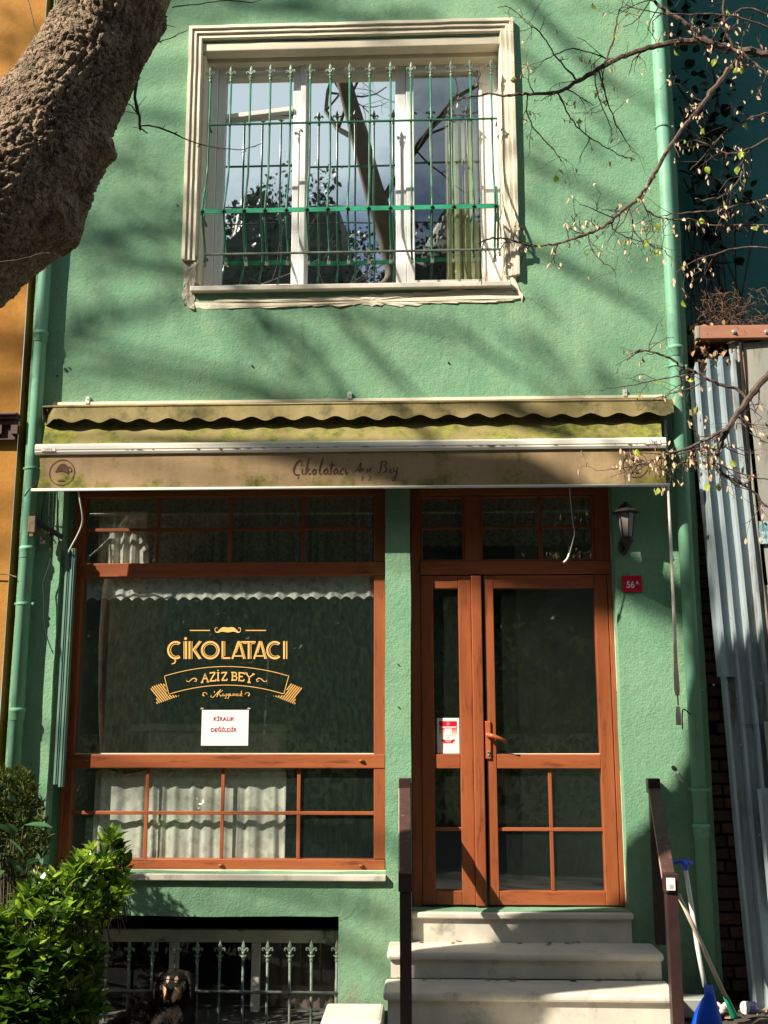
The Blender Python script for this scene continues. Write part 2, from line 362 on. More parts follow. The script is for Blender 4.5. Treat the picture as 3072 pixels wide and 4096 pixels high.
def canvas(name, base, moss, mossamt, vertical_bias):
    m, t, b, N, K = nodes(name)
    co = N.new('ShaderNodeTexCoord')
    def nz(s, d=8, r=.65, sc=(1, 1, 1)):
        mp_ = N.new('ShaderNodeMapping'); mp_.inputs['Scale'].default_value = sc; K(co.outputs['Object'], mp_.inputs[0])
        n = N.new('ShaderNodeTexNoise'); n.inputs['Scale'].default_value = s; n.inputs['Detail'].default_value = d; n.inputs['Roughness'].default_value = r
        K(mp_.outputs[0], n.inputs['Vector']); return n.outputs['Fac']
    r = N.new('ShaderNodeValToRGB'); r.color_ramp.elements[0].position = .35; r.color_ramp.elements[1].position = .65
    r.color_ramp.elements[0].color = (*base, 1); r.color_ramp.elements[1].color = (base[0] * .82, base[1] * .8, base[2] * .72, 1)
    K(nz(2.5, 5), r.inputs[0])
    # streaks running down the cloth
    st = N.new('ShaderNodeMapRange'); st.inputs['From Min'].default_value = .45; st.inputs['From Max'].default_value = .75; st.inputs['To Max'].default_value = .5
    K(nz(9, 6, .7, (1, 1, .12)), st.inputs[0])
    m1 = N.new('ShaderNodeMixRGB'); m1.inputs['Color2'].default_value = (base[0] * .5, base[1] * .5, base[2] * .4, 1)
    K(st.outputs[0], m1.inputs[0]); K(r.outputs[0], m1.inputs[1])
    sx = N.new('ShaderNodeSeparateXYZ'); K(co.outputs['Object'], sx.inputs[0])
    # more moss at both ends and along the hem
    ax = N.new('ShaderNodeMath'); ax.operation = 'ABSOLUTE'; K(sx.outputs['X'], ax.inputs[0])
    ex = N.new('ShaderNodeMapRange'); ex.inputs['From Min'].default_value = 1.62; ex.inputs['From Max'].default_value = 2.02; ex.inputs['To Max'].default_value = .16
    K(ax.outputs[0], ex.inputs[0])
    ez = N.new('ShaderNodeMapRange'); ez.inputs['From Min'].default_value = -.30; ez.inputs['From Max'].default_value = -.43; ez.inputs['To Max'].default_value = vertical_bias
    K(sx.outputs['Z'], ez.inputs[0])
    a1 = N.new('ShaderNodeMath'); K(ex.outputs[0], a1.inputs[0]); K(ez.outputs[0], a1.inputs[1])
    a2 = N.new('ShaderNodeMath'); K(a1.outputs[0], a2.inputs[0]); K(nz(4.5, 10, .7), a2.inputs[1])
    mr = N.new('ShaderNodeMapRange'); mr.inputs['From Min'].default_value = 1 - mossamt; mr.inputs['From Max'].default_value = 1.15 - mossamt; mr.inputs['To Max'].default_value = .9
    K(a2.outputs[0], mr.inputs[0])
    rm = N.new('ShaderNodeValToRGB'); rm.color_ramp.elements[0].position = .35; rm.color_ramp.elements[1].position = .62
    rm.color_ramp.elements[0].color = (*moss, 1); rm.color_ramp.elements[1].color = (moss[0] * .25, moss[1] * .3, moss[2] * .6, 1)
    K(nz(17, 8, .75), rm.inputs[0])
    m2 = N.new('ShaderNodeMixRGB'); K(mr.outputs[0], m2.inputs[0]); K(m1.outputs[0], m2.inputs[1]); K(rm.outputs[0], m2.inputs[2])
    K(m2.outputs[0], b.inputs['Base Color'])
    b.inputs['Roughness'].default_value = .95; b.inputs['Specular IOR Level'].default_value = .1
    bp = N.new('ShaderNodeBump'); bp.inputs['Strength'].default_value = .5; bp.inputs['Distance'].default_value = .004
    K(nz(45), bp.inputs['Height']); K(bp.outputs[0], b.inputs['Normal'])
    return m
M['canvas'] = canvas('mossy_awning_canvas', (.28, .235, .11), (.30, .30, .05), .57, .0)
M['hood'] = canvas('soiled_hood_canvas', (.34, .28, .14), (.18, .16, .06), .49, .0)
M['tan'] = canvas('tan_valance_canvas', (.42, .30, .18), (.25, .25, .035), .45, .13)


def barkmat():
    m, t, b, N, K = nodes('plated_bark')
    co = N.new('ShaderNodeTexCoord')
    n = N.new('ShaderNodeTexNoise'); n.inputs['Scale'].default_value = 7; n.inputs['Detail'].default_value = 9; n.inputs['Roughness'].default_value = .7
    K(co.outputs['Object'], n.inputs['Vector'])
    r = N.new('ShaderNodeValToRGB'); r.color_ramp.elements[0].position = .35; r.color_ramp.elements[1].position = .68
    r.color_ramp.elements[0].color = (.35, .265, .185, 1); r.color_ramp.elements[1].color = (.075, .055, .038, 1)
    e = r.color_ramp.elements.new(.52); e.color = (.24, .175, .12, 1)
    K(n.outputs[0], r.inputs[0]); K(r.outputs[0], b.inputs['Base Color'])
    b.inputs['Roughness'].default_value = .9; b.inputs['Specular IOR Level'].default_value = .2
    v = N.new('ShaderNodeTexVoronoi'); v.feature = 'DISTANCE_TO_EDGE'; v.inputs['Scale'].default_value = 38
    mp_ = N.new('ShaderNodeMapping'); mp_.inputs['Scale'].default_value = (1, 1, .6); mp_.inputs['Rotation'].default_value = (0, rad(-30), 0)
    n2 = N.new('ShaderNodeTexNoise'); n2.inputs['Scale'].default_value = 12; n2.inputs['Detail'].default_value = 4
    K(co.outputs['Object'], n2.inputs['Vector'])
    vm = N.new('ShaderNodeMixRGB'); vm.inputs[0].default_value = .12; K(co.outputs['Object'], vm.inputs[1]); K(n2.outputs['Color'], vm.inputs[2])
    K(vm.outputs[0], mp_.inputs[0]); K(mp_.outputs[0], v.inputs['Vector'])
    cl = N.new('ShaderNodeMapRange'); cl.inputs['From Max'].default_value = .22; K(v.outputs[0], cl.inputs[0])
    n3 = N.new('ShaderNodeTexNoise'); n3.inputs['Scale'].default_value = 95; n3.inputs['Detail'].default_value = 8; K(co.outputs['Object'], n3.inputs['Vector'])
    ad = N.new('ShaderNodeMath'); K(cl.outputs[0], ad.inputs[0]); K(n3.outputs[0], ad.inputs[1])
    bp = N.new('ShaderNodeBump'); bp.inputs['Strength'].default_value = 1; bp.inputs['Distance'].default_value = .008
    K(ad.outputs[0], bp.inputs['Height']); K(bp.outputs[0], b.inputs['Normal'])
    return m
M['bark'] = barkmat()


# ------------------------------------------------------------------ mesh helpers
class MB:
    def __init__(s): s.v = []; s.f = []
    def add(s, vs, fs):
        o = len(s.v); s.v += [tuple(x) for x in vs]; s.f += [tuple(i + o for i in f) for f in fs]; return s
    def box(s, a, b):
        x0, x1 = sorted((a[0], b[0])); y0, y1 = sorted((a[1], b[1])); z0, z1 = sorted((a[2], b[2]))
        vs = [(x, y, z) for z in (z0, z1) for y in (y0, y1) for x in (x0, x1)]
        return s.add(vs, [(0, 2, 3, 1), (4, 5, 7, 6), (0, 1, 5, 4), (2, 6, 7, 3), (0, 4, 6, 2), (1, 3, 7, 5)])
    def beam(s, a, b, w, h, up=(0, 0, 1)):
        """rectangular bar from a to b; w across, h along up"""
        a, b = Vector(a), Vector(b); d = (b - a).normalized(); upv = Vector(up)
        sd = d.cross(upv)
        if sd.length < 1e-4: sd = d.cross(Vector((0, 1, 0)))
        sd.normalize(); u = sd.cross(d)
        vs = []
        for p in (a, b):
            for i, j in ((-1, -1), (1, -1), (1, 1), (-1, 1)): vs.append(p + sd * (i * w / 2) + u * (j * h / 2))
        return s.add(vs, [(3, 2, 1, 0), (4, 5, 6, 7), (0, 1, 5, 4), (1, 2, 6, 5), (2, 3, 7, 6), (3, 0, 4, 7)])
    def tube(s, pts, r, n=8, cap=True, flat=1.0):
        pts = [Vector(p) for p in pts]; rs = r if isinstance(r, (list, tuple)) else [r] * len(pts)
        vs = []; prev = None
        for i, p in enumerate(pts):
            d = (pts[min(i + 1, len(pts) - 1)] - pts[max(i - 1, 0)])
            if d.length < 1e-7: d = Vector((0, 0, 1))
            d.normalize()
            if prev is None:
                ref = Vector((0, 1, 0)) if abs(d.y) < .9 else Vector((1, 0, 0))
                a = d.cross(ref).normalized()
            else:
                a = (prev - d * prev.dot(d))
                a = a.normalized() if a.length > 1e-5 else d.orthogonal().normalized()
            prev = a; bb = d.cross(a)
            for k in range(n):
                t = 2 * math.pi * k / n
                vs.append(p + a * (math.cos(t) * rs[i]) + bb * (math.sin(t) * rs[i] * flat))
        fs = []
        for i in range(len(pts) - 1):
            for k in range(n):
                k2 = (k + 1) % n
                fs.append((i * n + k, i * n + k2, (i + 1) * n + k2, (i + 1) * n + k))
        if cap:
            fs.append(tuple(range(n - 1, -1, -1))); fs.append(tuple((len(pts) - 1) * n + k for k in range(n)))
        return s.add(vs, fs)
    def lathe(s, c, prof, n=12, axis='z', sy=1.0):
        c = Vector(c); vs = []
        for r, h in prof:
            for k in range(n):
                t = 2 * math.pi * k / n
                if axis == 'z': vs.append(c + Vector((r * math.cos(t), r * math.sin(t) * sy, h)))
                elif axis == 'y': vs.append(c + Vector((r * math.cos(t), h, r * math.sin(t) * sy)))
                else: vs.append(c + Vector((h, r * math.cos(t), r * math.sin(t) * sy)))
        fs = []
        for i in range(len(prof) - 1):
            for k in range(n):
                k2 = (k + 1) % n; fs.append((i * n + k, i * n + k2, (i + 1) * n + k2, (i + 1) * n + k))
        fs.append(tuple(range(n - 1, -1, -1))); fs.append(tuple((len(prof) - 1) * n + k for k in range(n)))
        return s.add(vs, fs)
    def prism(s, poly, y0, y1):
        """polygon of (x,z), extruded along y"""
        n = len(poly)
        vs = [(x, y0, z) for x, z in poly] + [(x, y1, z) for x, z in poly]
        return s.add(vs, [tuple(range(n)), tuple(range(2 * n - 1, n - 1, -1))] + [(i, i + n, (i + 1) % n + n, (i + 1) % n) for i in range(n)])
    def ribbon(s, pts, w, closed=False):
        """flat stroke in the xz plane from 3D points, width w (m) or list"""
        pts = [Vector(p) for p in pts]; n = len(pts); ws = w if isinstance(w, (list, tuple)) else [w] * n
        vs = []
        for i, p in enumerate(pts):
            if closed: d = pts[(i + 1) % n] - pts[i - 1]
            else: d = pts[min(i + 1, n - 1)] - pts[max(i - 1, 0)]
            d.y = 0
            if d.length < 1e-9: d = Vector((1, 0, 0))
            d.normalize(); q = Vector((-d.z, 0, d.x)) * ws[i] / 2
            vs += [p + q, p - q]
        fs = [(2 * i, 2 * i + 1, 2 * i + 3, 2 * i + 2) for i in range(n - 1)]
        if closed: fs.append((2 * n - 2, 2 * n - 1, 1, 0))
        return s.add(vs, fs)


ORG = {}
def link(o, parent):
    COL.objects.link(o)
    if parent is not None: o.parent = parent
    return o


def build(mb, name, material, parent=None, bevel=0, smooth=False, origin=None, fix=True):
    """one mesh object; vertices given in world space, stored relative to the thing's base"""
    og = Vector(origin) if origin is not None else (ORG[parent.name] if parent is not None else Vector((0, 0, 0)))
    me = bpy.data.meshes.new(name)
    me.from_pydata([tuple(Vector(v) - og) for v in mb.v], [], mb.f)
    me.materials.append(M[material] if isinstance(material, str) else material)
    if fix:
        bm = bmesh.new(); bm.from_mesh(me); bmesh.ops.recalc_face_normals(bm, faces=bm.faces); bm.to_mesh(me); bm.free()
    if smooth:
        for p in me.polygons: p.use_smooth = True
    o = bpy.data.objects.new(name, me)
    link(o, parent)
    if parent is None: o.location = og
    ORG[o.name] = og
    if bevel:
        b = o.modifiers.new('bevel', 'BEVEL'); b.width = bevel; b.segments = 2; b.limit_method = 'ANGLE'
    return o


def thing(name, label, cat, loc, group=None):
    o = bpy.data.objects.new(name, None); COL.objects.link(o)
    o.empty_display_size = .1
    o.location = loc; o['label'] = label; o['category'] = cat
    if group: o['group'] = group
    ORG[o.name] = Vector(loc)
    return o


def tag(o, label, cat, group=None):
    o['label'] = label; o['category'] = cat
    if group: o['group'] = group
    return o


def place(name, me, parent, wloc, rot=(0, 0, 0), scale=1):
    """a piece sharing mesh data; wloc in world"""
    o = bpy.data.objects.new(name, me); link(o, parent)
    o.location = Vector(wloc) - (ORG[parent.name] if parent is not None else Vector((0, 0, 0)))
    o.rotation_euler = rot
    o.scale = (scale,) * 3 if not isinstance(scale, (tuple, list)) else scale
    ORG[o.name] = Vector(wloc)
    return o


def mesh_of(mb, name, material, smooth=False):
    me = bpy.data.meshes.new(name); me.from_pydata(mb.v, [], mb.f)
    me.materials.append(M[material])
    if smooth:
        for p in me.polygons: p.use_smooth = True
    return me


def text(name, body, material, parent, loc, size, shear=0, align='CENTER', ext=.0004, bold=0, sx=1, spacing=1):
    cu_ = bpy.data.curves.new(name, 'FONT'); cu_.body = body; cu_.size = size; cu_.align_x = align; cu_.shear = shear
    cu_.extrude = ext; cu_.offset = bold; cu_.space_character = spacing
    ob = bpy.data.objects.new(name + '_src', cu_)
    COL.objects.link(ob)
    dg = bpy.context.evaluated_depsgraph_get()
    me = bpy.data.meshes.new_from_object(ob.evaluated_get(dg))
    bpy.data.objects.remove(ob); bpy.data.curves.remove(cu_)
    me.materials.clear(); me.materials.append(M[material])
    rot = Matrix.Rotation(rad(90), 4, 'X')
    me.transform(rot @ Matrix.Diagonal((sx, 1, 1, 1)))
    me.name = name
    return place(name, me, parent, loc)


def nz3(p, s=1.0, seed=0.0): return noise.noise(Vector(p) * s + Vector((seed, seed * 1.7, -seed)))

# ================================================================== THE SETTING
def wobble(x, z):
    return Vector((nz3((x, 0, z), 2.2, 3) * .006 + nz3((x, 3, z), 11, 1) * .0025, nz3((x, 5, z), 1.1, 2) * .008 + nz3((x, 1, z), 7, 5) * .0025,
                   nz3((x, 9, z), 2.0, 8) * .006 + nz3((x, 3, z), 12, 7) * .0025))


def wall_with_holes(x0, x1, z0, z1, holes, step=.07, Y=0, wob=True):
    """plaster face with openings; the reveals are added, all edges slightly uneven"""
    def grid(a, b, cuts):
        c = sorted({a, b} | {k for k in cuts if a < k < b}); out = []
        for i in range(len(c) - 1):
            n = max(1, int(math.ceil((c[i + 1] - c[i]) / step)))
            out += [c[i] + (c[i + 1] - c[i]) * k / n for k in range(n)]
        return out + [c[-1]]
    xs = grid(x0, x1, [h[0] for h in holes] + [h[1] for h in holes]); zs = grid(z0, z1, [h[2] for h in holes] + [h[3] for h in holes])
    mb = MB(); idx = {}
    def vid(x, z, y=0.0):
        k = (round(x, 4), round(z, 4), round(y, 4))
        if k not in idx:
            wv = wobble(x, z) if wob else Vector((0, 0, 0))
            if y != 0: wv.y = 0
            idx[k] = len(mb.v); mb.v.append(tuple(Vector((x, Y + y, z)) + wv))
        return idx[k]
    for i in range(len(xs) - 1):
        for j in range(len(zs) - 1):
            mx_, mz = (xs[i] + xs[i + 1]) / 2, (zs[j] + zs[j + 1]) / 2
            if any(h[0] < mx_ < h[1] and h[2] < mz < h[3] for h in holes): continue
            mb.f.append((vid(xs[i], zs[j]), vid(xs[i + 1], zs[j]), vid(xs[i + 1], zs[j + 1]), vid(xs[i], zs[j + 1])))
    for h in holes:
        d = h[4]
        hx = [x for x in xs if h[0] - 1e-6 <= x <= h[1] + 1e-6]; hz = [z for z in zs if h[2] - 1e-6 <= z <= h[3] + 1e-6]
        for i in range(len(hx) - 1):
            for z in (h[2], h[3]): mb.f.append((vid(hx[i], z), vid(hx[i + 1], z), vid(hx[i + 1], z, d), vid(hx[i], z, d)))
        for j in range(len(hz) - 1):
            for x in (h[0], h[1]): mb.f.append((vid(x, hz[j]), vid(x, hz[j + 1]), vid(x, hz[j + 1], d), vid(x, hz[j], d)))
    return mb


def struct(mb, name, material, **k):
    o = build(mb, name, material, **k); o['kind'] = 'structure'; return o


# ground
g = MB()
def gz(x, y): return nz3((x, y, 0), .8) * .012
gx = [-60, -30, -12, -6] + [-4 + .25 * i for i in range(33)] + [6, 12, 30, 60]
gy = [-70, -40, -25, -16, -12] + [-9 + .3 * i for i in range(31)] + [3, 8, 25]
for y in gy:
    for x in gx: g.v.append((x, y, gz(x, y) if abs(x) < 7 and -10 < y < 1 else 0))
n_ = len(gx)
for j in range(len(gy) - 1):
    for i in range(n_ - 1): g.f.append((j * n_ + i, j * n_ + i + 1, (j + 1) * n_ + i + 1, (j + 1) * n_ + i))
struct(g, 'ground', 'ground')

# ------------------------------------------------------------------ green house
HX0, HX1 = -2.60, 1.70
house = thing('green_house', 'green stuccoed shop house with white upper window and reddish wooden shopfront', 'house', (0, 0, 0))
UW = (-1.53, .555, 4.54, 6.40, .26)       # upper window opening
SH = (-2.33, -.255, .845, 3.22, .22)      # shop window opening
DR = (-.098, 1.18, .64, 3.22, .22)        # door opening
BA = (-2.25, -.535, -.35, .60, .34)       # basement window opening
wl = wall_with_holes(HX0, HX1, -.4, 9.2, [UW, SH, DR, BA])
facade = build(wl, 'facade_wall', 'green', house, smooth=False)
mb = MB()
mb.add([(HX0, .02, -.4), (HX0, 7, -.4), (HX0, 7, 9.2), (HX0, .02, 9.2)], [(0, 1, 2, 3)])
mb.add([(HX1, .02, -.4), (HX1, 7, -.4), (HX1, 7, 9.2), (HX1, .02, 9.2)], [(0, 1, 2, 3)])
mb.add([(HX0, 7, -.4), (HX1, 7, -.4), (HX1, 7, 9.2), (HX0, 7, 9.2)], [(0, 1, 2, 3)])
build(mb, 'side_wall', 'green', house)
mb = MB().box((HX0 - .15, -.25, 9.2), (HX1 + .15, 7.2, 9.45)); build(mb, 'roof_slab', 'trim', house)
# rooms behind the openings
def room(x0, x1, y0, y1, z0, z1, m, nm='room_wall'):
    mb = MB(); mb.add([(x0, y0, z0), (x1, y0, z0), (x1, y1, z0), (x0, y1, z0), (x0, y0, z1), (x1, y0, z1), (x1, y1, z1), (x0, y1, z1)],
                      [(0, 1, 2, 3), (4, 7, 6, 5), (0, 3, 7, 4), (1, 5, 6, 2), (3, 2, 6, 7)])
    return build(mb, nm, m, house)
room(-2.5, 1.6, .225, 3.6, .62, 3.3, 'room')
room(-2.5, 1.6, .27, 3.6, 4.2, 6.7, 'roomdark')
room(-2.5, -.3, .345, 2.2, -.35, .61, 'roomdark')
mb = MB().box((-.19, .23, .62), (-.15, 2.4, 3.28)); build(mb, 'partition_wall', 'room', house)

# window surround: stepped cream moulding on three sides, broken off at both feet
def moulding(path_out, prof):
    """prof: list of (offset inward, projection); path is left foot, left top, right top, right foot (x,z)"""
    (lx, lz), (tx, tz), (ux, uz), (rx, rz) = path_out
    mb = MB(); n = len(prof)
    def ring(i):
        out = []
        for off, pr in prof:
            if i == 0: p = (lx + off, -pr, lz)
            elif i == 1: p = (tx + off, -pr, tz - off)
            elif i == 2: p = (ux - off, -pr, uz - off)
            else: p = (rx - off, -pr, rz)
            out.append(p)
        return out
    # subdivide each run so the edge can wander
    rings = []
    base = [ring(i) for i in range(4)]
    for i in range(3):
        m_ = 22
        for k in range(m_ + (1 if i == 2 else 0)):
            t = k / m_; r_ = []
            for a, b in zip(base[i], base[i + 1]):
                p = Vector(a).lerp(Vector(b), t)
                p += Vector((nz3(p, 7, 1), nz3(p, 6, 4), nz3(p, 7, 9))) * .0035
                r_.append(p)
            rings.append(r_)
    for r_ in rings: mb.v += [tuple(p) for p in r_]
    for i in range(len(rings) - 1):
        for k in range(n - 1): mb.f.append((i * n + k, i * n + k + 1, (i + 1) * n + k + 1, (i + 1) * n + k))
    mb.f.append(tuple(range(n))); mb.f.append(tuple((len(rings) - 1) * n + k for k in range(n)))
    return mb
prof = [(0, -.01), (0, .034), (.022, .036), (.026, .022), (.03, .022), (.052, .026), (.056, .012), (.060, .012), (.086, .016), (.092, .006), (.096, -.02)]
prof = [(a, b + .004) for a, b in prof]
mo = moulding([(-1.612, 4.765), (-1.618, 6.503), (.633, 6.503), (.633, 4.62)], prof)
build(mo, 'window_moulding', 'trim', house)
# soffit and side steps inside the reveal
mb = MB()
mb.box((-1.524, .005, 6.330), (.549, .10, 6.394)); mb.box((-1.524, .103, 6.30), (.549, .20, 6.394))
build(mb, 'soffit_step', 'trim', house, bevel=.006)
mb = MB()
mb.box((-1.527, .004, 4.62), (-1.505, .19, 6.299)); build(mb, 'reveal_lining', 'trim', house, bevel=.004)
mb = MB()
mb.box((.535, .004, 4.56), (.552, .19, 6.299)); build(mb, 'reveal_lining', 'trim', house, bevel=.004)

def patch(outline, y0, thick, nm, m, seed, rag=.02, sub=9):
    """ragged patch of plaster: dense outline, centre fan, bumpy face"""
    pts = []
    n = len(outline)
    for i in range(n):
        a, b = Vector((*outline[i],)), Vector((*outline[(i + 1) % n],))
        for k in range(sub):
            p = a.lerp(b, k / sub)
            q = Vector((nz3((p.x, seed, p.y), 22), nz3((p.x, seed + 4, p.y), 22))) * rag
            pts.append(p + q)
    c = sum(pts, Vector((0, 0))) / len(pts)
    mb = MB(); rings = [1.0, .97, .75, .4]
    N_ = len(pts)
    for s_ in rings:
        for p in pts:
            q = c + (p - c) * s_
            y = y0 if s_ == 1.0 else y0 - thick - nz3((q.x, seed, q.y), 18) * thick * .8
            mb.v.append((q.x, y, q.y))
    mb.v.append((c.x, y0 - thick, c.y))
    for r_ in range(len(rings) - 1):
        for k in range(N_): mb.f.append((r_ * N_ + k, r_ * N_ + (k + 1) % N_, (r_ + 1) * N_ + (k + 1) % N_, (r_ + 1) * N_ + k))
    for k in range(N_): mb.f.append(((len(rings) - 1) * N_ + k, (len(rings) - 1) * N_ + (k + 1) % N_, len(mb.v) - 1))
    return build(mb, nm, m, house)
patch([(-1.615, 4.77), (-1.60, 4.45), (-1.52, 4.42), (-1.515, 4.80), (-1.56, 4.79)], .006, .016, 'broken_plaster', 'cement', 3, .022)
patch([(-1.60, 4.47), (-1.585, 4.435), (-1.2, 4.425), (-.6, 4.435), (-.2, 4.43), (.3, 4.445), (.60, 4.44), (.66, 4.47), (.60, 4.54), (-.5, 4.50)], .006, .012, 'cement_skirting', 'trim', 9, .022, 26)
patch([(.555, 4.66), (.556, 4.55), (.60, 4.52), (.662, 4.43), (.64, 4.50), (.60, 4.60), (.62, 4.665)], .006, .014, 'broken_plaster', 'trim', 15, .015)
# hairline cracks in the render
RCk = random.Random(14)
for (px, py), ang, n_s in (((2100, 1190), -50, 16), ((725, 1190), -120, 14), ((1352, 3680), 40, 12), ((2560, 1500), -75, 12), ((1200, 1300), -80, 9), ((480, 3560), -60, 10)):
    p = P(px, py, 0); a = rad(ang); pts = [p]
    for k in range(n_s):
        a2 = a + RCk.gauss(0, .55); q = pts[-1] + Vector((math.cos(a2), 0, math.sin(a2))) * RCk.uniform(.012, .03); pts.append(q)
    pts = [Vector((q.x, wobble(q.x, q.z).y - .0035, q.z)) for q in pts]
    mb = MB(); mb.ribbon(pts, [.0022 * (1 - .7 * i / len(pts)) for i in range(len(pts))]); build(mb, 'hairline_crack', 'chips', house, fix=False)
# marble sill of the upper window
mb = MB().box((-1.545, -.046, 4.535), (.575, .20, 4.572)); build(mb, 'window_sill', 'marble', house, bevel=.006)

# --- upper window: frame with panes
def frame_rect(mb, x0, x1, z0, z1, wL, wR, wB, wT, y0, y1):
    mb.box((x0, y0, z0), (x0 + wL, y1, z1)); mb.box((x1 - wR, y0, z0), (x1, y1, z1))
    mb.box((x0 + wL, y0, z0), (x1 - wR, y1, z0 + wB)); mb.box((x0 + wL, y0, z1 - wT), (x1 - wR, y1, z1))
    return mb
mb = MB()
frame_rect(mb, -.845, .534, 4.60, 6.335, .05, .109, .055, .06, .19, .25)
mb.box((-.186, .188, 4.656), (-.115, .25, 6.274))
wf = build(mb, 'upper_window_frame', 'upvc', house, bevel=.004)
mb = MB(); frame_rect(mb, -.112, .423, 4.657, 6.273, .055, .024, .024, .024, .178, .235); build(mb, 'sash', 'upvc', wf, bevel=.004)
mb = MB(); frame_rect(mb, -1.503, -.812, 4.602, 6.348, .063, .038, .03, .03, .145, .235)
build(mb, 'fly_screen_frame', 'upvc', wf, bevel=.004)
mb = MB(); frame_rect(mb, -1.438, -.852, 4.634, 6.316, .052, .052, .030, .045, .165, .235)
build(mb, 'casement', 'upvc', wf, bevel=.004)
mb = MB(); mb.beam((-1.386, .19, 5.925), (-.904, .17, 5.965), .05, .034); build(mb, 'casement_rail', 'upvc', wf, bevel=.004)
def pane(x0, x1, z0, z1, y, m, parent, nm='pane'):
    mb = MB().box((x0, y, z0), (x1, y + .005, z1)); return build(mb, nm, m, parent)
pane(-1.388, -.902, 5.955, 6.275, .205, 'glass_up', wf)
pane(-1.388, -.902, 4.66, 5.94, .20, 'glass_up', wf)
pane(-.798, -.186, 4.652, 6.278, .215, 'glass_up', wf)
pane(-.06, .402, 4.678, 6.252, .20, 'glass_up2', wf)
for a_, b_ in (((-1.475, .139, 6.31), (-1.462, .144, 6.325)), ((-.828, .139, 6.31), (-.815, .144, 6.325)), ((-1.39, .139, 4.605), (-1.382, .144, 4.65)), ((-.87, .139, 4.605), (-.862, .144, 4.65))):
    mb = MB().box(a_, b_); build(mb, 'frame_fixing', 'black', wf)

# --- shop window (reddish laminate)
F0, F1 = .115, .185
GY = .155
mb = MB()
mb.box((-2.287, .108, .848), (-2.262, F1, 3.215)); 
sw = build(mb, 'shop_window_frame', 'wood', house, bevel=.004)
mb = MB().box((-.332, F0, .915), (-.258, F1, 2.650)); build(mb, 'jamb', 'wood', sw, bevel=.004)
mb = MB().box((-.332, F0, 2.745), (-.258, F1, 3.215)); build(mb, 'jamb', 'wood', sw, bevel=.004)
mb = MB().box((-2.262, F0, .915), (-2.216, F1, 3.173)); build(mb, 'jamb', 'wood', sw, bevel=.004)
for a, b, nm in ((.852, .912, 'bottom_rail'), (1.453, 1.537, 'middle_rail'), (2.653, 2.742, 'transom_rail'), (3.175, 3.216, 'head_rail')):
    mb = MB().box((-2.260, F0 - .006, a), (-.262, F1, b)); build(mb, nm, 'woodh', sw, bevel=.005)
for z0, z1, xs_ in ((2.742, 3.175, (-1.743, -1.268, -.794)), (.912, 1.453, (-1.747, -1.272, -.798))):
    zm = 2.965 if z0 > 2 else 1.182
    for x in xs_:
        mb = MB().box((x - .011, GY - .016, z0), (x + .011, GY - .001, zm - .011)); mb.box((x - .011, GY - .016, zm + .011), (x + .011, GY - .001, z1))
        build(mb, 'glazing_bar', 'wood', sw, bevel=.003)
    mb = MB().box((-2.216, GY - .018, zm - .0105), (-.332, GY - .001, zm + .0105)); build(mb, 'glazing_bar', 'woodh', sw, bevel=.003)
pane(-2.22, -.33, 2.735, 3.18, GY, 'glass_shop', sw); pane(-2.22, -.33, 1.53, 2.66, GY, 'glass_shop', sw); pane(-2.22, -.33, .905, 1.46, GY, 'glass_shop', sw)
cap = MB().lathe((0, 0, 0), [(.018, 0), (.018, -.008), (.012, -.016)], 10, 'y', .5)
capm = mesh_of(cap, 'drain_cap', 'woodh', True)
for px, py in ((343, 3044), (1446, 3043), (884, 3461), (1446, 3463), (1444, 2281), (380, 2285)):
    p = P(px, py, F0 - .006); place('drain_cap', capm, sw, p)
mb = MB().box((-2.10, -.035, .806), (-.252, .14, .842)); build(mb, 'marble_sill', 'marble', house, bevel=.005)

mb = MB().box((-2.36, .128, .85), (-2.2885, .21, 3.214)); build(mb, 'reveal_return', 'green', house)
# --- door unit
mb = MB().box((-.096, .12, .642), (-.036, .20, 3.216)); df = build(mb, 'door_frame', 'wood', house, bevel=.004)
mb = MB().box((1.148, F0, .642), (1.177, .20, 2.650)); mb.box((1.08, F0, 2.742), (1.177, .20, 3.216)); build(mb, 'jamb', 'wood', df, bevel=.004)
mb = MB().box((-.036, F0 - .004, 2.655), (1.177, .20, 2.740)); build(mb, 'transom_rail', 'woodh', df, bevel=.004)
mb = MB().box((-.036, F0, 3.172), (1.08, .20, 3.216)); build(mb, 'head_rail', 'woodh', df, bevel=.004)
mb = MB().box((.250, F0, 2.742), (.350, .20, 3.170)); build(mb, 'transom_post', 'wood', df, bevel=.004)
for x0, x1 in ((-.034, .250), (.350, 1.078)):
    mb = MB(); frame_rect(mb, x0, x1, 2.742, 3.170, .014, .014, .012, .012, .128, .19); build(mb, 'bead', 'wood', df, bevel=.003)
    mb = MB().box((x0 + .014, GY - .016, 2.952), (x1 - .014, GY - .001, 2.970)); build(mb, 'glazing_bar', 'woodh', df, bevel=.003)
    pane(x0 + .01, x1 - .01, 2.75, 3.165, GY, 'glass_shop', df)
mb = MB().box((.724, GY - .019, 2.754), (.748, GY - .0165, 3.158)); build(mb, 'glazing_bar', 'wood', df)
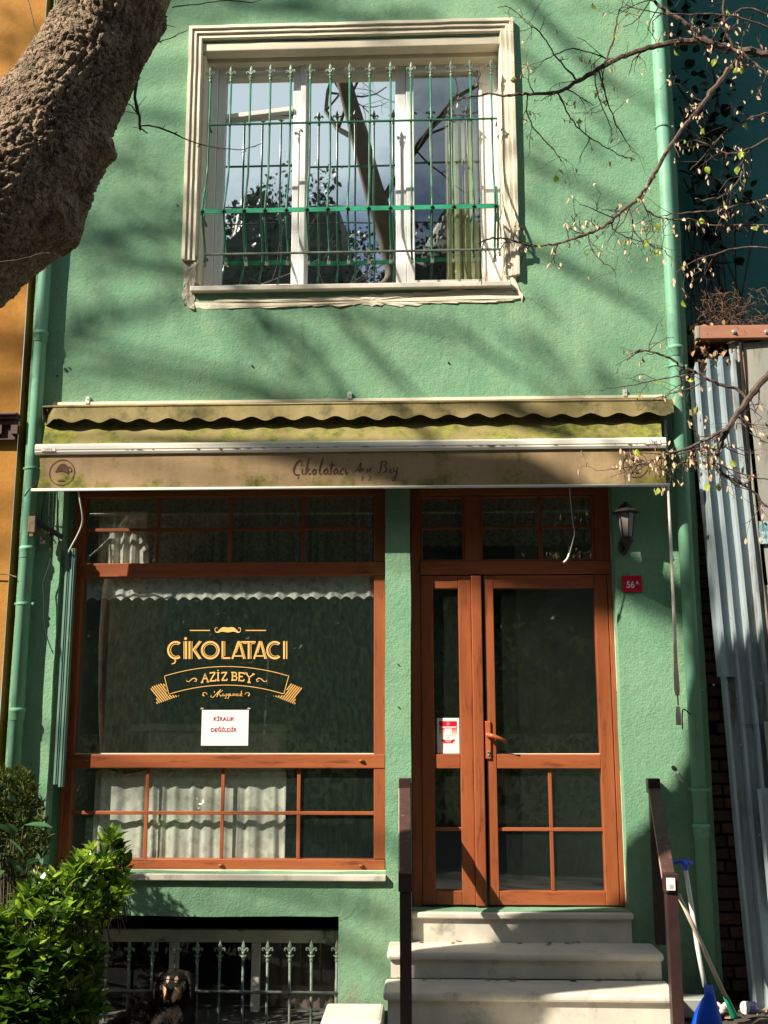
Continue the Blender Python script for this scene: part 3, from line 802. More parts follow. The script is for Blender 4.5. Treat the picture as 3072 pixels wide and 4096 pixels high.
# fixed side light
def leaf(name, x0, x1, gx0, gx1, parent, y0, vbar=None):
    mb = MB().box((x0, y0, .652), (gx0, y0 + .06, 2.648)); o = build(mb, name, 'wood', parent, bevel=.004)
    mb = MB().box((gx1, y0, .652), (x1, y0 + .06, 2.648)); build(mb, 'stile', 'wood', o, bevel=.004)
    for a, b, nm in ((.652, .733, 'bottom_rail'), (1.452, 1.537, 'lock_rail'), (2.567, 2.648, 'top_rail')):
        mb = MB().box((gx0 + .0005, y0 + .003, a), (gx1 - .0005, y0 + .06, b)); build(mb, nm, 'woodh', o, bevel=.004)
    mb = MB().box((gx0, GY - .018, 1.079), (gx1, GY - .001, 1.100)); build(mb, 'glazing_bar', 'woodh', o, bevel=.003)
    if vbar:
        mb = MB().box((vbar - .011, GY - .016, .733), (vbar + .011, GY - .001, 1.079)); mb.box((vbar - .011, GY - .016, 1.100), (vbar + .011, GY - .001, 1.452)); build(mb, 'glazing_bar', 'wood', o, bevel=.003)
    pane(gx0 - .003, gx1 + .003, 1.53, 2.575, GY, 'glass_door', o); pane(gx0 - .003, gx1 + .003, .725, 1.46, GY, 'glass_door', o)
    return o
# frames are parts of the house; their members are sub-parts
side = leaf('side_light', -.034, .284, .044, .204, house, F0)
mb = MB().box((.285, F0 - .022, .648), (.350, F0 + .05, 2.645)); build(mb, 'cover_post', 'wood', df, bevel=.006)
door = leaf('door', .366, 1.144, .426, 1.063, house, F0, .752)
# handle
hp = P(1952, 2960, F0 - .012)
mb = MB().box((hp.x - .019, F0 - .013, hp.z - .115), (hp.x + .019, F0 + .001, hp.z + .115)); build(mb, 'handle_plate', 'handle', door, bevel=.006)
mb = MB().tube([(hp.x - .003, F0 - .005, hp.z + .032), (hp.x - .003, F0 - .05, hp.z + .032)], .013, 10)
mb.tube([(hp.x - .003, F0 - .047, hp.z + .032), (hp.x + .03, F0 - .056, hp.z + .024), (hp.x + .11, F0 - .052, hp.z - .006)], [.014, .013, .0115], 10)
build(mb, 'door_handle', 'handle', door, smooth=True)
mb = MB().lathe((hp.x + .001, F0 - .014, hp.z - .072), [(.009, 0), (.009, -.004)], 10, 'y'); mb.box((hp.x - .004, F0 - .018, hp.z - .095), (hp.x + .006, F0 - .0135, hp.z - .072)); build(mb, 'lock_cylinder', 'steel', door)

# pale sealant along the timber frames
for a_, b_ in (((1.1775, F0 - .004, .64), (1.185, F0 + .02, 3.2)), ((-.2575, F0 - .004, .85), (-.2505, F0 + .02, 3.2)), ((-2.26, F0 - .012, .843), (-.258, F0 + .02, .8515)), ((-2.216, GY - .008, 1.5375), (-.332, GY - .0005, 1.5435)), ((.426, GY - .008, 1.5375), (1.063, GY - .0005, 1.542))):
    mb = MB().box(a_, b_); build(mb, 'sealant', 'trim', house)
# --- basement window
mb = MB(); frame_rect(mb, -2.24, -.538, -.34, .47, .045, .04, .05, .075, .29, .34)
for px in (690, 1020):
    x = X_(px, 3950, .29); wd = .052 if px == 1020 else .056
    mb.box((x - wd / 2, .285, -.29), (x + wd / 2, .335, .394))
bw = build(mb, 'basement_window_frame', 'upvc_old', house, bevel=.004)
pane(-2.2, -.57, -.30, .40, .325, 'glass_dark', bw)
mb = MB(); cx0 = X_(1045, 3950, .40); mb.v = []
for i in range(31):
    x = cx0 + (-.575 - cx0) * i / 30; y = .40 + .012 * math.sin(i * 1.3) + .006 * math.sin(i * 2.9)
    mb.v += [(x, y, -.3), (x, y, .40)]
mb.f = [(2 * i, 2 * i + 2, 2 * i + 3, 2 * i + 1) for i in range(30)]
cb = mat('brown_basement_curtain', (.16, .115, .095), (.12, .09, .08), 6, .9, .1, 40)
tag(build(mb, 'basement_curtain', cb, None, smooth=True, origin=(-1.0, .40, -.3)), 'brown cloth hanging behind the right basement pane', 'curtain')

# ------------------------------------------------------------------ marble steps
st = thing('front_steps', 'grey veined marble entrance steps with rounded nosings below the shop door', 'steps', (.5, -.3, 0))
def slab(x0, x1, y0, y1, z0, z1, nm, m='marble', bev=.012):
    mb = MB(); nx = 14
    for i in range(nx + 1):
        x = x0 + (x1 - x0) * i / nx
        for (y, z) in ((y0, z0), (y0, z1), (y1, z1), (y1, z0)):
            mb.v.append((x, y + (nz3((x, 0, z), 3, z0) * .003 if y == y0 else 0), z + nz3((x, y, 0), 2.5, z0) * .002))
    for i in range(nx):
        for k in range(4): mb.f.append((i * 4 + k, i * 4 + (k + 1) % 4, (i + 1) * 4 + (k + 1) % 4, (i + 1) * 4 + k))
    mb.f.append((0, 1, 2, 3)); mb.f.append((nx * 4, nx * 4 + 3, nx * 4 + 2, nx * 4 + 1))
    return build(mb, nm, m, st, bevel=bev)
slab(-.104, 1.195, -.045, .22, .600, .634, 'tread', bev=.008)
slab(-.098, 1.185, -.018, .0, .455, .599, 'riser', 'marble2', .002)
slab(-.235, 1.300, -.335, -.019, .430, .470, 'tread', bev=.014)
slab(-.215, 1.288, -.305, -.02, .330, .429, 'riser', 'marble2', .002)
slab(-.245, 1.310, -.630, -.306, .286, .328, 'tread', bev=.014)
slab(-.222, 1.296, -.600, -.31, .130, .285, 'riser', 'marble2', .002)
slab(-.26, 1.33, -.93, -.601, .088, .129, 'tread', bev=.014)
slab(-.24, 1.31, -.90, -.602, -.05, .087, 'riser', 'marble2', .002)
mb = MB().box((-.60, -.42, -.03), (-.262, -.02, .128)); build(mb, 'stone_block', 'marble', None, bevel=.02)
tag(bpy.data.objects['stone_block'], 'pale worn stone block on the ground left of the marble steps', 'block')

# ------------------------------------------------------------------ orange house on the left
oh = thing('orange_house', 'orange plastered neighbouring house with dark dentilled cornice', 'house', (-3.4, 0, 0))
OX = -2.66
mb = MB(); 
wlo = wall_with_holes(-6.5, OX, -.3, 9.5, [], step=.4, Y=.012); build(wlo, 'facade_wall', 'orange', oh)
mb = MB().add([(OX, .02, -.3), (OX, 7, -.3), (OX, 7, 9.5), (OX, .02, 9.5)], [(0, 1, 2, 3)]); build(mb, 'side_wall', 'orange', oh)
zt, zb = Z_(60, 1654, -.05), Z_(60, 1760, -.03)
cor = mat('dark_brown_cornice_paint', (.06, .028, .028), (.085, .04, .04), 8, .6, .3, 40)
mb = MB()
hh = zt - zb
mb.box((-6.4, -.085, zt - hh * .10), (OX + .022, .01, zt)); mb.box((-6.4, -.07, zt - hh * .22), (OX + .012, .01, zt - hh * .102)); mb.box((-6.4, -.045, zt - hh * .42), (OX, .01, zt - hh * .222))
mb.box((-6.4, -.018, zb + hh * .06), (OX - .002, .01, zt - hh * .422)); mb.box((-6.4, -.035, zb), (OX + .004, .01, zb + hh * .058))
build(mb, 'cornice', cor, oh, bevel=.006)
dm = mesh_of(MB().box((-.022, -.026, -hh * .17), (.022, 0, hh * .17)), 'dentil', 'black'); dm.materials.clear(); dm.materials.append(cor)
x = X_(60, 1715, -.03) + .0
while x > -3.4:
    place('dentil', dm, oh, (x, -.019, zt - hh * .60)); x -= .105
mb = MB(); mb.tube([P(-40, 2295, -.02), P(20, 2297, -.02), P(40, 2300, -.02), P(66, 2308, -.03)], .004, 5)
build(mb, 'wall_cable', 'rust', oh)

# ------------------------------------------------------------------ teal building set back on the right
tb = thing('teal_building', 'dark teal rendered wall set back behind the fence, hung with ivy', 'building', (3.5, 1.3, 0))
wlt = wall_with_holes(HX1 + .02, 9.0, 0, 10, [], step=.5, Y=1.3); build(wlt, 'rendered_wall', 'teal', tb)
mb = MB().add([(9, 1.3, 0), (9, 7, 0), (9, 7, 10), (9, 1.3, 10)], [(0, 1, 2, 3)]); build(mb, 'side_wall', 'teal', tb)

# ruined brick wall behind the corrugated fence
rw = thing('ruined_brick_wall', 'crumbling dark brick wall between the green house and the metal sheets', 'brick wall', (2.4, .15, 0))
mb = MB()
pr = []
xs_ = [1.715 + i * .09 for i in range(40)]
for x in xs_:
    top = 4.32 + nz3((x, 0, 0), 3) * .09 if x > 1.86 else 4.12 + (x - 1.7) * .8
    pr.append((x, top))
mb.prism([(1.715, -.1)] + pr + [(xs_[-1], -.1)], .14, .45); build(mb, 'mortar_core', 'darkwall', rw)
bm_ = MB(); 
bm_.box((-.085, -.03, -.026), (.085, .04, .026))
bme = mesh_of(bm_, 'brick', 'brick')
RB = random.Random(3)
zb0 = 4.27
for row in range(6):
    z = zb0 - row * .075
    x = 1.76 + (.09 if row % 2 else 0) + (.06 if row == 0 else 0)
    while x < (3.2 if row < 3 else 2.3):
        if RB.random() > .13 and not (row == 0 and RB.random() < .5):
            o = place('brick', bme, rw, (x + .02 * RB.uniform(-1, 1), .10 + .02 * RB.uniform(-1, 1), z + RB.uniform(-.005, .005)), (RB.uniform(-.05, .05), RB.uniform(-.05, .05), RB.uniform(-.12, .12)), (RB.uniform(.85, 1), 1, RB.uniform(.85, 1)))
        x += .19
for row in range(44):
    z = 3.25 - row * .074
    x = 1.76 + RB.uniform(-.05, .05)
    for k in range(3):
        if RB.random() < .9: place('brick', bme, rw, (x + k * .182 - .04, .118 + RB.uniform(-.01, .01), z), (0, RB.uniform(-.02, .02), 0), (.98, 1, 1.1))

# steel beam
b0, b1 = Z_(2900, 1352, -.05), Z_(2900, 1303, -.05)
xb = X_(2790, 1327, -.05)
bs = thing('steel_beam', 'red primed steel beam bolted above the corrugated sheets', 'beam', (xb, -.05, b0))
mb = MB().box((xb + .01, -.055, b0), (xb + 1.6, -.045, b1)); mb.box((xb, -.055, b1 - .006), (xb + 1.6, .10, b1 + .002)); mb.box((xb, -.055, b0 - .002), (xb + 1.6, .10, b0 + .006))
build(mb, 'channel', 'rustbeam', bs, bevel=.003)
mb = MB().box((xb - .012, -.058, b0), (xb + .012, .10, b1)); build(mb, 'end_plate', 'zincflat', bs, bevel=.003)
bolt = mesh_of(MB().lathe((0, 0, 0), [(.016, 0), (.016, -.004), (.009, -.006), (.008, -.014)], 8, 'y'), 'bolt', 'steel')
for px in (2936, 3066): place('bolt', bolt, bs, P(px, 1328, -.056))
mb = MB().box((xb + .25, .0, b0 - .6), (xb + .31, .06, b0 - .003)); mb.box((xb + 1.4, .0, 0), (xb + 1.46, .06, b0 - .003)); build(mb, 'post', 'rustbeam', bs)

# ------------------------------------------------------------------ metal sheet fence
fe = thing('sheet_metal_fence', 'patched fence of corrugated and flat grey metal sheets right of the house', 'fence', (2.2, 0, 0))
def lean(x, z, y):   # the fence leans: bottom is further right and nearer
    k = (4.2 - z) / 4.2
    return (x + .055 * k * 2, y - .10 * k, z)
def corr(x0, x1, z0, topf, y, nm='corrugated_sheet', m='zinc', period=.082, h=.046, ph=0, rows=26):
    xs2 = []; x = x0; pt = [(0, 0), (.30, 0), (.42, 1), (.52, 1), (.62, 1), (.74, 0)]
    base = math.floor((x0 - ph) / period) * period + ph
    k = 0
    while base + k * period < x1:
        for f, hh_ in pt:
            xx = base + (k + f) * period
            if x0 <= xx <= x1: xs2.append((xx, hh_))
        k += 1
    mb = MB()
    for i in range(rows + 1):
        for xx, hh_ in xs2:
            zt_ = topf(xx); z = z0 + (zt_ - z0) * i / rows
            dy = nz3((xx, 0, z), 1.3, 2) * .01 + nz3((xx, 4, z), 6, 2) * .003
            p = lean(xx + nz3((0, 4, z), .9) * .006, z, y - hh_ * h + dy); mb.v.append(p)
    n = len(xs2)
    for i in range(rows):
        for k in range(n - 1): mb.f.append((i * n + k, i * n + k + 1, (i + 1) * n + k + 1, (i + 1) * n + k))
    o = build(mb, nm, m, fe, smooth=False)
    so_ = o.modifiers.new('solid', 'SOLIDIFY'); so_.thickness = .0015
    return o
def xf(px, py): 
    p = P(px, py, 0); return p.x - .11 * (4.2 - p.z) / 4.2
def zf(px, py): return P(px, py, 0).z
xA0 = xf(2742, 1510); xA1 = xf(2805, 1510)
zA = zf(2742, 1500)
corr(xA0, xf(2822, 1500), 2.0, lambda x: zA + (.06 if x > xA0 + .05 else 0) + nz3((x, 0, 0), 20) * .01, -.012, ph=xA0 + .02)
xB0, xB1 = xf(2812, 1460), xf(2935, 1440)
corr(xB0, xB1, 1.72, lambda x: zf(2850, 1445) + .04 * (x - xB0) / .2 + nz3((x, 0, 3), 20) * .01, .004, ph=xB0 - .02)
corr(xA0 + .03, xf(2990, 1440), -.05, lambda x: 2.05 if x < xB0 + .05 else 2.3, .012, ph=xA0 + .02)
# flat sheets
def flat(px0, px1, ztop, zbot, y, nm='flat_sheet', m='zincflat', cut=None):
    x0, x1 = px0, px1; mb = MB(); nx, nz_ = 8, 30
    for j in range(nz_ + 1):
        for i in range(nx + 1):
            x = x0 + (x1 - x0) * i / nx; zt_ = ztop + (cut(x) if cut else 0); z = zbot + (zt_ - zbot) * j / nz_
            mb.v.append(lean(x, z, y + nz3((x, 2, z), 2.5, x0) * .012 + (.004 if i % 3 == 0 else 0)))
    for j in range(nz_):
        for i in range(nx): mb.f.append((j * (nx + 1) + i, j * (nx + 1) + i + 1, (j + 1) * (nx + 1) + i + 1, (j + 1) * (nx + 1) + i))
    o = build(mb, nm, m, fe); s_ = o.modifiers.new('solid', 'SOLIDIFY'); s_.thickness = .002; return o
xC0, xC1 = xf(2912, 1375), xf(2953, 1365)
flat(xC0, xC1, zf(2930, 1368), 1.6, -.012, cut=lambda x: (x - xC0) * .7)
xD0 = xf(2970, 1370)
flat(xD0, xD0 + .75, zf(3000, 1372), 2.55, -.014, cut=lambda x: .04 if x > xD0 + .17 else 0)
flat(xD0 - .045, xD0 + .75, 2.56, 1.55, .006, m='peeled', nm='peeling_board')
flat(xf(3035, 2890), xf(3035, 2890) + .7, zf(3040, 2885), .0, -.04, m='zincflat')
corr(xf(3040, 3200) - .06, xf(3040, 3200) + .8, -.02, lambda x: 1.35, -.055, ph=xf(3040, 3200), period=.10)
mb = MB(); pts = [P(2960, 1362, -.03), P(2985, 1700, -.035), P(3008, 2050, -.03), P(3045, 2550, -.035), P(3070, 2900, -.04)]
mb.tube([(xb_.x, xb_.y, xb_.z) for xb_ in pts], .009, 6); build(mb, 'dark_gap_strip', 'black', fe)  # dark tube drawn down the line between neighbouring sheets
scr = mesh_of(MB().lathe((0, 0, 0), [(.008, 0), (.008, -.003), (.004, -.008)], 6, 'y'), 'screw', 'steel')
for px, py in ((2812, 2760), (2855, 2740), (2908, 2730), (3042, 2735), (2949, 2790), (2925, 2470), (3058, 2090), (3040, 3340), (2953, 1390), (3059, 1690), (3064, 1740), (2962, 2980)):
    p = P(px, py, -.03); k_ = (4.2 - p.z) / 4.2; p = P(px, py, -.03 - .10 * k_); place('screw', scr, fe, p)
stick = mat('faded_blue_sticker', (.45, .60, .58), (.08, .25, .35), 30, .7, .1, 30, c3=(.7, .66, .55), c3amt=.5, c3scale=14)
patchb = MB()
for (a, b_, c_, d_) in ((3035, 2085, 3090, 2175), (3045, 2590, 3068, 2625), (3048, 2640, 3075, 2720)):
    p0, p1 = P(a, b_, -.055), P(c_, d_, -.055); patchb.box((p0.x, -.056, p1.z), (p1.x, -.052, p0.z))
build(patchb, 'sticker_remnant', stick, fe)

# ================================================================== OBJECTS ON THE FACADE
def drainpipe(name, label, pts, r, collars, clamps, m='pipe'):
    t = thing(name, label, 'drainpipe', (pts[0][0], pts[0][1], -.1))
    mb = MB().tube([Vector(p) for p in pts], r, 20); build(mb, 'pipe', m, t, smooth=True)
    for z in collars:
        x = pts[0][0]
        for a, b in zip(pts, pts[1:]):
            if min(a[2], b[2]) <= z <= max(a[2], b[2]): x = a[0] + (b[0] - a[0]) * (z - a[2]) / (b[2] - a[2])
        mb = MB().lathe((x, pts[0][1], z), [(r + .001, -.055), (r + .005, -.05), (r + .005, -.005), (r + .010, 0), (r + .010, .016), (r + .002, .022)], 20); build(mb, 'collar', m, t, smooth=True)
    for z in clamps:
        x = pts[0][0]
        for a, b in zip(pts, pts[1:]):
            if min(a[2], b[2]) <= z <= max(a[2], b[2]): x = a[0] + (b[0] - a[0]) * (z - a[2]) / (b[2] - a[2])
        mb = MB().lathe((x, pts[0][1], z), [(r + .003, -.008), (r + .006, -.008), (r + .006, .008), (r + .003, .008)], 20)
        mb.box((x + r, pts[0][1] - .012, z - .008), (x + r + .025, pts[0][1] + .0, z + .008)); mb.box((x - r - .02, pts[0][1] - .008, z - .007), (x - r, pts[0][1], z + .007))
        mb.box((x - .004, pts[0][1] + r * .8, z - .004), (x + .004, .01, z + .004))
        build(mb, 'clamp', 'pipe', t, bevel=.002)
    return t
def zl(px, py, Y): return P(px, py, Y).z
lpx = X_(165, 1318, -.055)
drainpipe('drainpipe', 'thick green drainpipe beside the orange house wall', [(lpx, -.055, 9.2), (lpx, -.055, -.05)], .040,
          [zl(160, 1330, -.1), zl(100, 2195, -.1), zl(55, 2845, -.1)], [zl(120, 1868, -.1), zl(85, 2412, -.1)])
rpx = X_(2628, 93, -.07)
drainpipe('drainpipe', 'green drainpipe at the right corner of the green house', [(rpx, -.07, 9.2), (rpx, -.07, -.05)], .043,
          [zl(2690, 1392, -.1), zl(2790, 3312, -.1)], [zl(2690, 1460, -.1), zl(2650, 500, -.1), zl(2770, 3160, -.1)])
bpy.data.objects['drainpipe.001']['label'] = 'green drainpipe at the right corner of the green house'

# ---- upper window grille
def fleur(nm='finial'):
    mb = MB()
    mb.lathe((0, 0, 0), [(.011, 0), (.011, .010), (.0085, .012), (.0085, .020), (.012, .022), (.013, .028), (.0075, .033), (.0075, .040), (.011, .046), (.006, .052)], 8)
    mb.lathe((0, 0, 0), [(.0035, .050), (.008, .066), (.0125, .082), (.008, .098), (.0008, .118)], 8, sy=.45)
    for s in (-1, 1):
        mb.tube([(s * .002, 0, .050), (s * .010, 0, .062), (s * .019, 0, .072), (s * .027, 0, .073), (s * .031, 0, .066), (s * .028, 0, .059), (s * .023, 0, .060)], [.004, .005, .006, .006, .006, .005, .003], 6)
        mb.tube([(s * .006, -.002, .028), (s * .016, -.002, .030), (s * .021, -.002, .038)], [.005, .004, .0015], 5)
    bm = bmesh.new(); me = bpy.data.meshes.new(nm); me.from_pydata(mb.v, [], mb.f); bm.from_mesh(me); bmesh.ops.recalc_face_normals(bm, faces=bm.faces); bm.to_mesh(me); bm.free()
    me.materials.append(M['finial'])
    return me
FLEUR = fleur()
ug = thing('window_grille', 'bulging green wrought iron grille in front of the upper window', 'grille', (-.48, -.08, 4.7))
fx = [844, 929, 1006, 1084, 1164, 1245, 1322, 1397, 1475, 1559, 1640, 1719, 1800, 1875, 1961]
zt_, ztop = 6.055, 6.175
zr1, zfb, zr3, zend = 5.714, 5.018, 4.773, 4.690
def bulge(z):
    if z > 5.42: return -.075
    if z > 5.02:
        t = (5.42 - z) / .40; return -.075 - .125 * (t * t * (3 - 2 * t))
    t = max(0, min(1, (5.02 - z) / .24)); return -.20 + .125 * (t * t * (3 - 2 * t))
for i, px in enumerate(fx):
    x = -1.440 + (1.915) * i / 14 + R.uniform(-.004, .004)
    x = (x + X_(px, 200, -.07)) / 2
    zs_ = [zt_ + .02, 5.7, 5.45] + [5.42 - .05 * k for k in range(1, 9)] + [4.97, 4.93, 4.88, 4.83, 4.79, 4.76, 4.72]
    pts = [(x + nz3((x, 0, z), 3) * .004, bulge(z), z) for z in zs_]
    mb = MB().tube(pts, .0072, 8)
    b = build(mb, 'bar', 'iron', ug, smooth=True)
    mb = MB().box((x - .011, -.079, zend), (x + .011, -.071, zend + .036)); mb.box((x - .007, -.080, zend + .036), (x + .007, -.070, zend + .06)); build(mb, 'flattened_tip', 'oldiron', b, bevel=.002)
    place('finial', FLEUR, b, (x, -.075, zt_ - .012 + R.uniform(-.004, .004)), (R.uniform(-.05, .05), R.uniform(-.04, .04), R.uniform(-.3, .3)))
    mb = MB().lathe((x, -.211, zfb), [(.013, 0), (.012, -.006), (.006, -.010)], 10, 'y'); build(mb, 'rivet', 'black', b, smooth=True)
xl, xr = -1.447, .482
mb = MB().tube([(xl, .01, zr1), (xl, -.083, zr1), (xr + .022, -.083, zr1), (xr + .022, .01, zr1)], .0085, 6); build(mb, 'upper_rail', 'iron', ug)
mb = MB().box((xl - .012, -.2115, zfb - .016), (xr + .01, -.2065, zfb + .016)); build(mb, 'flat_band', 'ironflat', ug, bevel=.001)
mb = MB()
mb.tube([(xl - .01, -.205, zfb), (xl - .012, -.12, zfb), (xl - .012, .005, zfb - .0)], .008, 6)
mb.tube([(xr + .008, -.205, zfb), (xr + .010, -.12, zfb), (xr + .01, .005, zfb)], .008, 6); build(mb, 'side_return', 'iron', ug)
mb = MB().tube([(xl, .01, zr3), (xl, -.086, zr3), (xr + .025, -.086, zr3), (xr + .025, .01, zr3)], .0085, 6); build(mb, 'lower_rail', 'oldiron', ug)
for s, xx in ((-1, xl), (1, xr)):
    pts = [(xx + s * .012, .0 + (-.09 if 0 else -.02), 5.25), (xx + s * .012, -.05, 5.15), (xx + s * .014, -.10, 5.0), (xx + s * .012, -.05, 4.86), (xx + s * .012, -.02, 4.80)]
    mb = MB().tube(pts, .007, 6); build(mb, 'side_scroll', 'iron', ug)

# ---- curtains of the upper window
def drape(x0, x1, z0, z1, y, m, name, label, cat, folds, amp=.02, scallop=0, parent=None, n=None, group=None, hang=0, slope=0):
    n = n or max(30, int(folds * 10)); mb = MB(); rows = 8
    for j in range(rows + 1):
        t = j / rows
        for i in range(n + 1):
            u = i / n; x = x0 + (x1 - x0) * u
            ph = (u + .9 / folds * nz3((u * folds * .45, 0, folds), 1)) * folds * 2 * math.pi
            a = amp * (.55 + .5 * (1 - t)) * max(.25, 1 + 1.3 * nz3((u * folds * .4, .3 * t, 0), 1, folds))
            yy = y + math.sin(ph + 1.1 * nz3((u * 3, t * .6, 0), 1, 2)) * a + .3 * a * math.sin(ph * 2.3 + 2)
            zb_ = z0 + (scallop * abs(math.sin(u * (x1 - x0) / .075 * math.pi)) if scallop else hang * nz3((u * 6, 0, 0), 1, 5))
            z = zb_ + (z1 + slope * nz3((u * 9, 1, 0), 1) - zb_) * t
            xx = x + .25 * a * math.cos(ph * .5)
            mb.v.append((xx, yy, z))
    for j in range(rows):
        for i in range(n): mb.f.append((j * (n + 1) + i, j * (n + 1) + i + 1, (j + 1) * (n + 1) + i + 1, (j + 1) * (n + 1) + i))
    o = build(mb, name, m, None, smooth=True, origin=((x0 + x1) / 2, y, z1), fix=False)
    return tag(o, label, cat, group)
drape(.155, .42, 4.62, 6.30, .30, 'drape', 'curtain', 'yellow green drape at the right side of the upper window', 'curtain', 4.5, .022)
# lace of the shop
XL, XR_ = X_(388, 3150, .25), X_(1150, 3150, .25)
drape(XL, XR_, .80, 1.425, .200, 'curtain', 'curtain', 'white patterned cafe curtain behind the lower shop panes', 'curtain', 13, .010, slope=.03)
drape(-2.2, -.34, 2.505, 2.66, .168, 'frill', 'lace_frill', 'white scalloped lace frill across the top of the main shop pane', 'curtain', 16, .004, scallop=.022, n=260)
drape(-2.2, -.34, 2.70, 3.19, .24, 'net', 'curtain', 'thin grey net curtain behind the upper shop panes', 'curtain', 26, .012)
drape(X_(405, 2150, .22) - .02, X_(590, 2150, .22), 2.70, 3.10, .205, 'curtain', 'curtain', 'short white curtain piece in the upper left corner of the shop window', 'curtain', 5, .014)
drape(-.03, 1.08, 2.85, 3.18, .25, 'net', 'curtain', 'thin net curtain behind the panes above the door', 'curtain', 18, .010, scallop=.015, n=200)
# counter and small things dimly visible inside the shop
ct = thing('shop_counter', 'grey shop counter standing behind the large pane', 'counter', (-1.25, 1.2, .62))
cm = mat('counter_front', (.34, .30, .24), (.28, .25, .20), 4, .6, .05, 30)
mb = MB().box((X_(590, 2950, 1.0), 1.0, .62), (X_(1110, 2950, 1.0), 1.5, Z_(800, 2925, 1.0))); build(mb, 'body', cm, ct, bevel=.01)
mb = MB().box((X_(520, 2950, .98), .97, Z_(800, 2924, 1.0)), (X_(1130, 2950, .98), 1.53, Z_(800, 2895, 1.0))); build(mb, 'top', cm, ct, bevel=.008)
br = mat('brown_menu_board', (.14, .08, .065), (.12, .07, .06), 4, .7, .05, 30)
mb = MB().box((X_(610, 2600, 2.6), 3.50, Z_(700, 2780, 3.5)), (X_(760, 2600, 3.5), 3.58, Z_(700, 2530, 3.5))); tag(build(mb, 'menu_board', br, None, bevel=.01, origin=(-1.6, 3.5, 2.0)), 'dark brown board on the back wall of the shop', 'board')
# pale vertical panel edge + dark wardrobe inside door
mb = MB().box((.66, 1.2, .62), (1.58, 1.26, 3.2)); tag(build(mb, 'folding_screen', 'room', None, origin=(1.1, 1.2, .62), bevel=.01), 'plain grey green screen standing inside behind the door', 'screen')

# ---- awning
AW = Vector((-.46, 0, 3.56))
aw = thing('awning', 'mossy striped down awning with scalloped hood and tan printed valance over the shopfront', 'awning', AW)
aw['label'] = 'moss stained awning with scalloped hood and tan printed valance over the shopfront'
def aw_build(mb, n, m, parent=aw, **k): return build(mb, n, m, parent, **k)
hx0, hx1, hy = -2.435, 1.550, -.180
DY = .05
def FZ(z): return 1.75 + (z - 1.75) * (6.45 / 6.40)
def FX(x): return x * (6.45 / 6.40)
hz = 3.712
# hood top sheet
mb = MB(); mb.add([(hx0 + .01, -.005, 3.775), (hx1 - .02, -.005, 3.772), (hx1, hy, hz), (hx0, hy, hz + .004)], [(0, 1, 2, 3)])
mb.add([(hx0 + .01, -.005, 3.765), (hx1 - .02, -.005, 3.762), (hx1, hy, hz - .008), (hx0, hy, hz - .004)], [(0, 3, 2, 1)])
hood = aw_build(mb, 'hood_top', 'hood')
mb = MB().tube([(hx0, hy - .004, hz - .002), (hx1 - .06, hy - .004, hz - .006)], .006, 8); aw_build(mb, 'hood_piping', 'hood')
mb = MB().box((hx0 - .0, -.012, 3.772), (hx1 - .01, -.001, 3.792)); aw_build(mb, 'wall_strip', 'trim', bevel=.002)
# scalloped skirt
mb = MB(); n = 360; rows = 6
for j in range(rows + 1):
    for i in range(n + 1):
        x = hx0 + (hx1 - hx0) * i / n
        zb_ = 3.617 + .013 * math.cos((x + 2.24) / .177 * 2 * math.pi - math.pi) + nz3((x, 0, 0), 1.5) * .006
        t = j / rows
        y = hy - .004 - .006 * t + (math.sin(x * 17) * .004 + nz3((x, 0, 0), 4) * .012) * t
        if x < hx0 + .07: y += (hx0 + .07 - x) * .9
        mb.v.append((x, y, hz - .004 + (zb_ - hz) * t))
for j in range(rows):
    for i in range(n): mb.f.append((j * (n + 1) + i, j * (n + 1) + i + 1, (j + 1) * (n + 1) + i + 1, (j + 1) * (n + 1) + i))
sk = aw_build(mb, 'scalloped_hood_skirt', 'hood', smooth=True, fix=False)
# end flap (right) and curl (left)
mb = MB().prism([(0, 0)] * 0 + [(hx1 - .12, hz), (hx1 - .03, hz - .006), (hx1 + .0, hz - .045), (hx1 + .01, hz - .085), (hx1 - .03, hz - .10), (hx1 - .12, hz - .09)], hy + .0, hy + .004)
mb.add([(hx1, hy, hz - .01), (hx1, hy, hz - .09), (hx1, -.01, hz - .06), (hx1, -.01, hz + .05)], [(0, 1, 2, 3)]); aw_build(mb, 'end_flap', 'hood')
mb = MB().add([(hx0, hy, hz), (hx0, hy + .02, hz - .085), (hx0 - .03, -.09, hz - .05), (hx0 - .01, -.02, hz + .04)], [(0, 1, 2, 3)]); aw_build(mb, 'end_flap', 'hood')
# dark roller box and canopy
mb = MB().tube([(-2.42, -.075, 3.70), (1.50, -.075, 3.70)], .035, 14); aw_build(mb, 'roller', 'black', smooth=True)
mb = MB(); n, rows = 120, 12
for j in range(rows + 1):
    t = j / rows
    for i in range(n + 1):
        u = i / n
        x = (-2.445 + .045 * t) * (1 - u) + (1.49 - .035 * t) * u
        sag = -.014 * math.sin(math.pi * t) + nz3((x, t, 0), 2.2) * .012 * math.sin(math.pi * t)
        mb.v.append((x, -.078 + (-.167) * t, 3.675 + (3.437 - 3.675) * t + sag))
for j in range(rows):
    for i in range(n): mb.f.append((j * (n + 1) + i, j * (n + 1) + i + 1, (j + 1) * (n + 1) + i + 1, (j + 1) * (n + 1) + i))
aw_build(mb, 'canopy', 'canvas', smooth=True, fix=False)
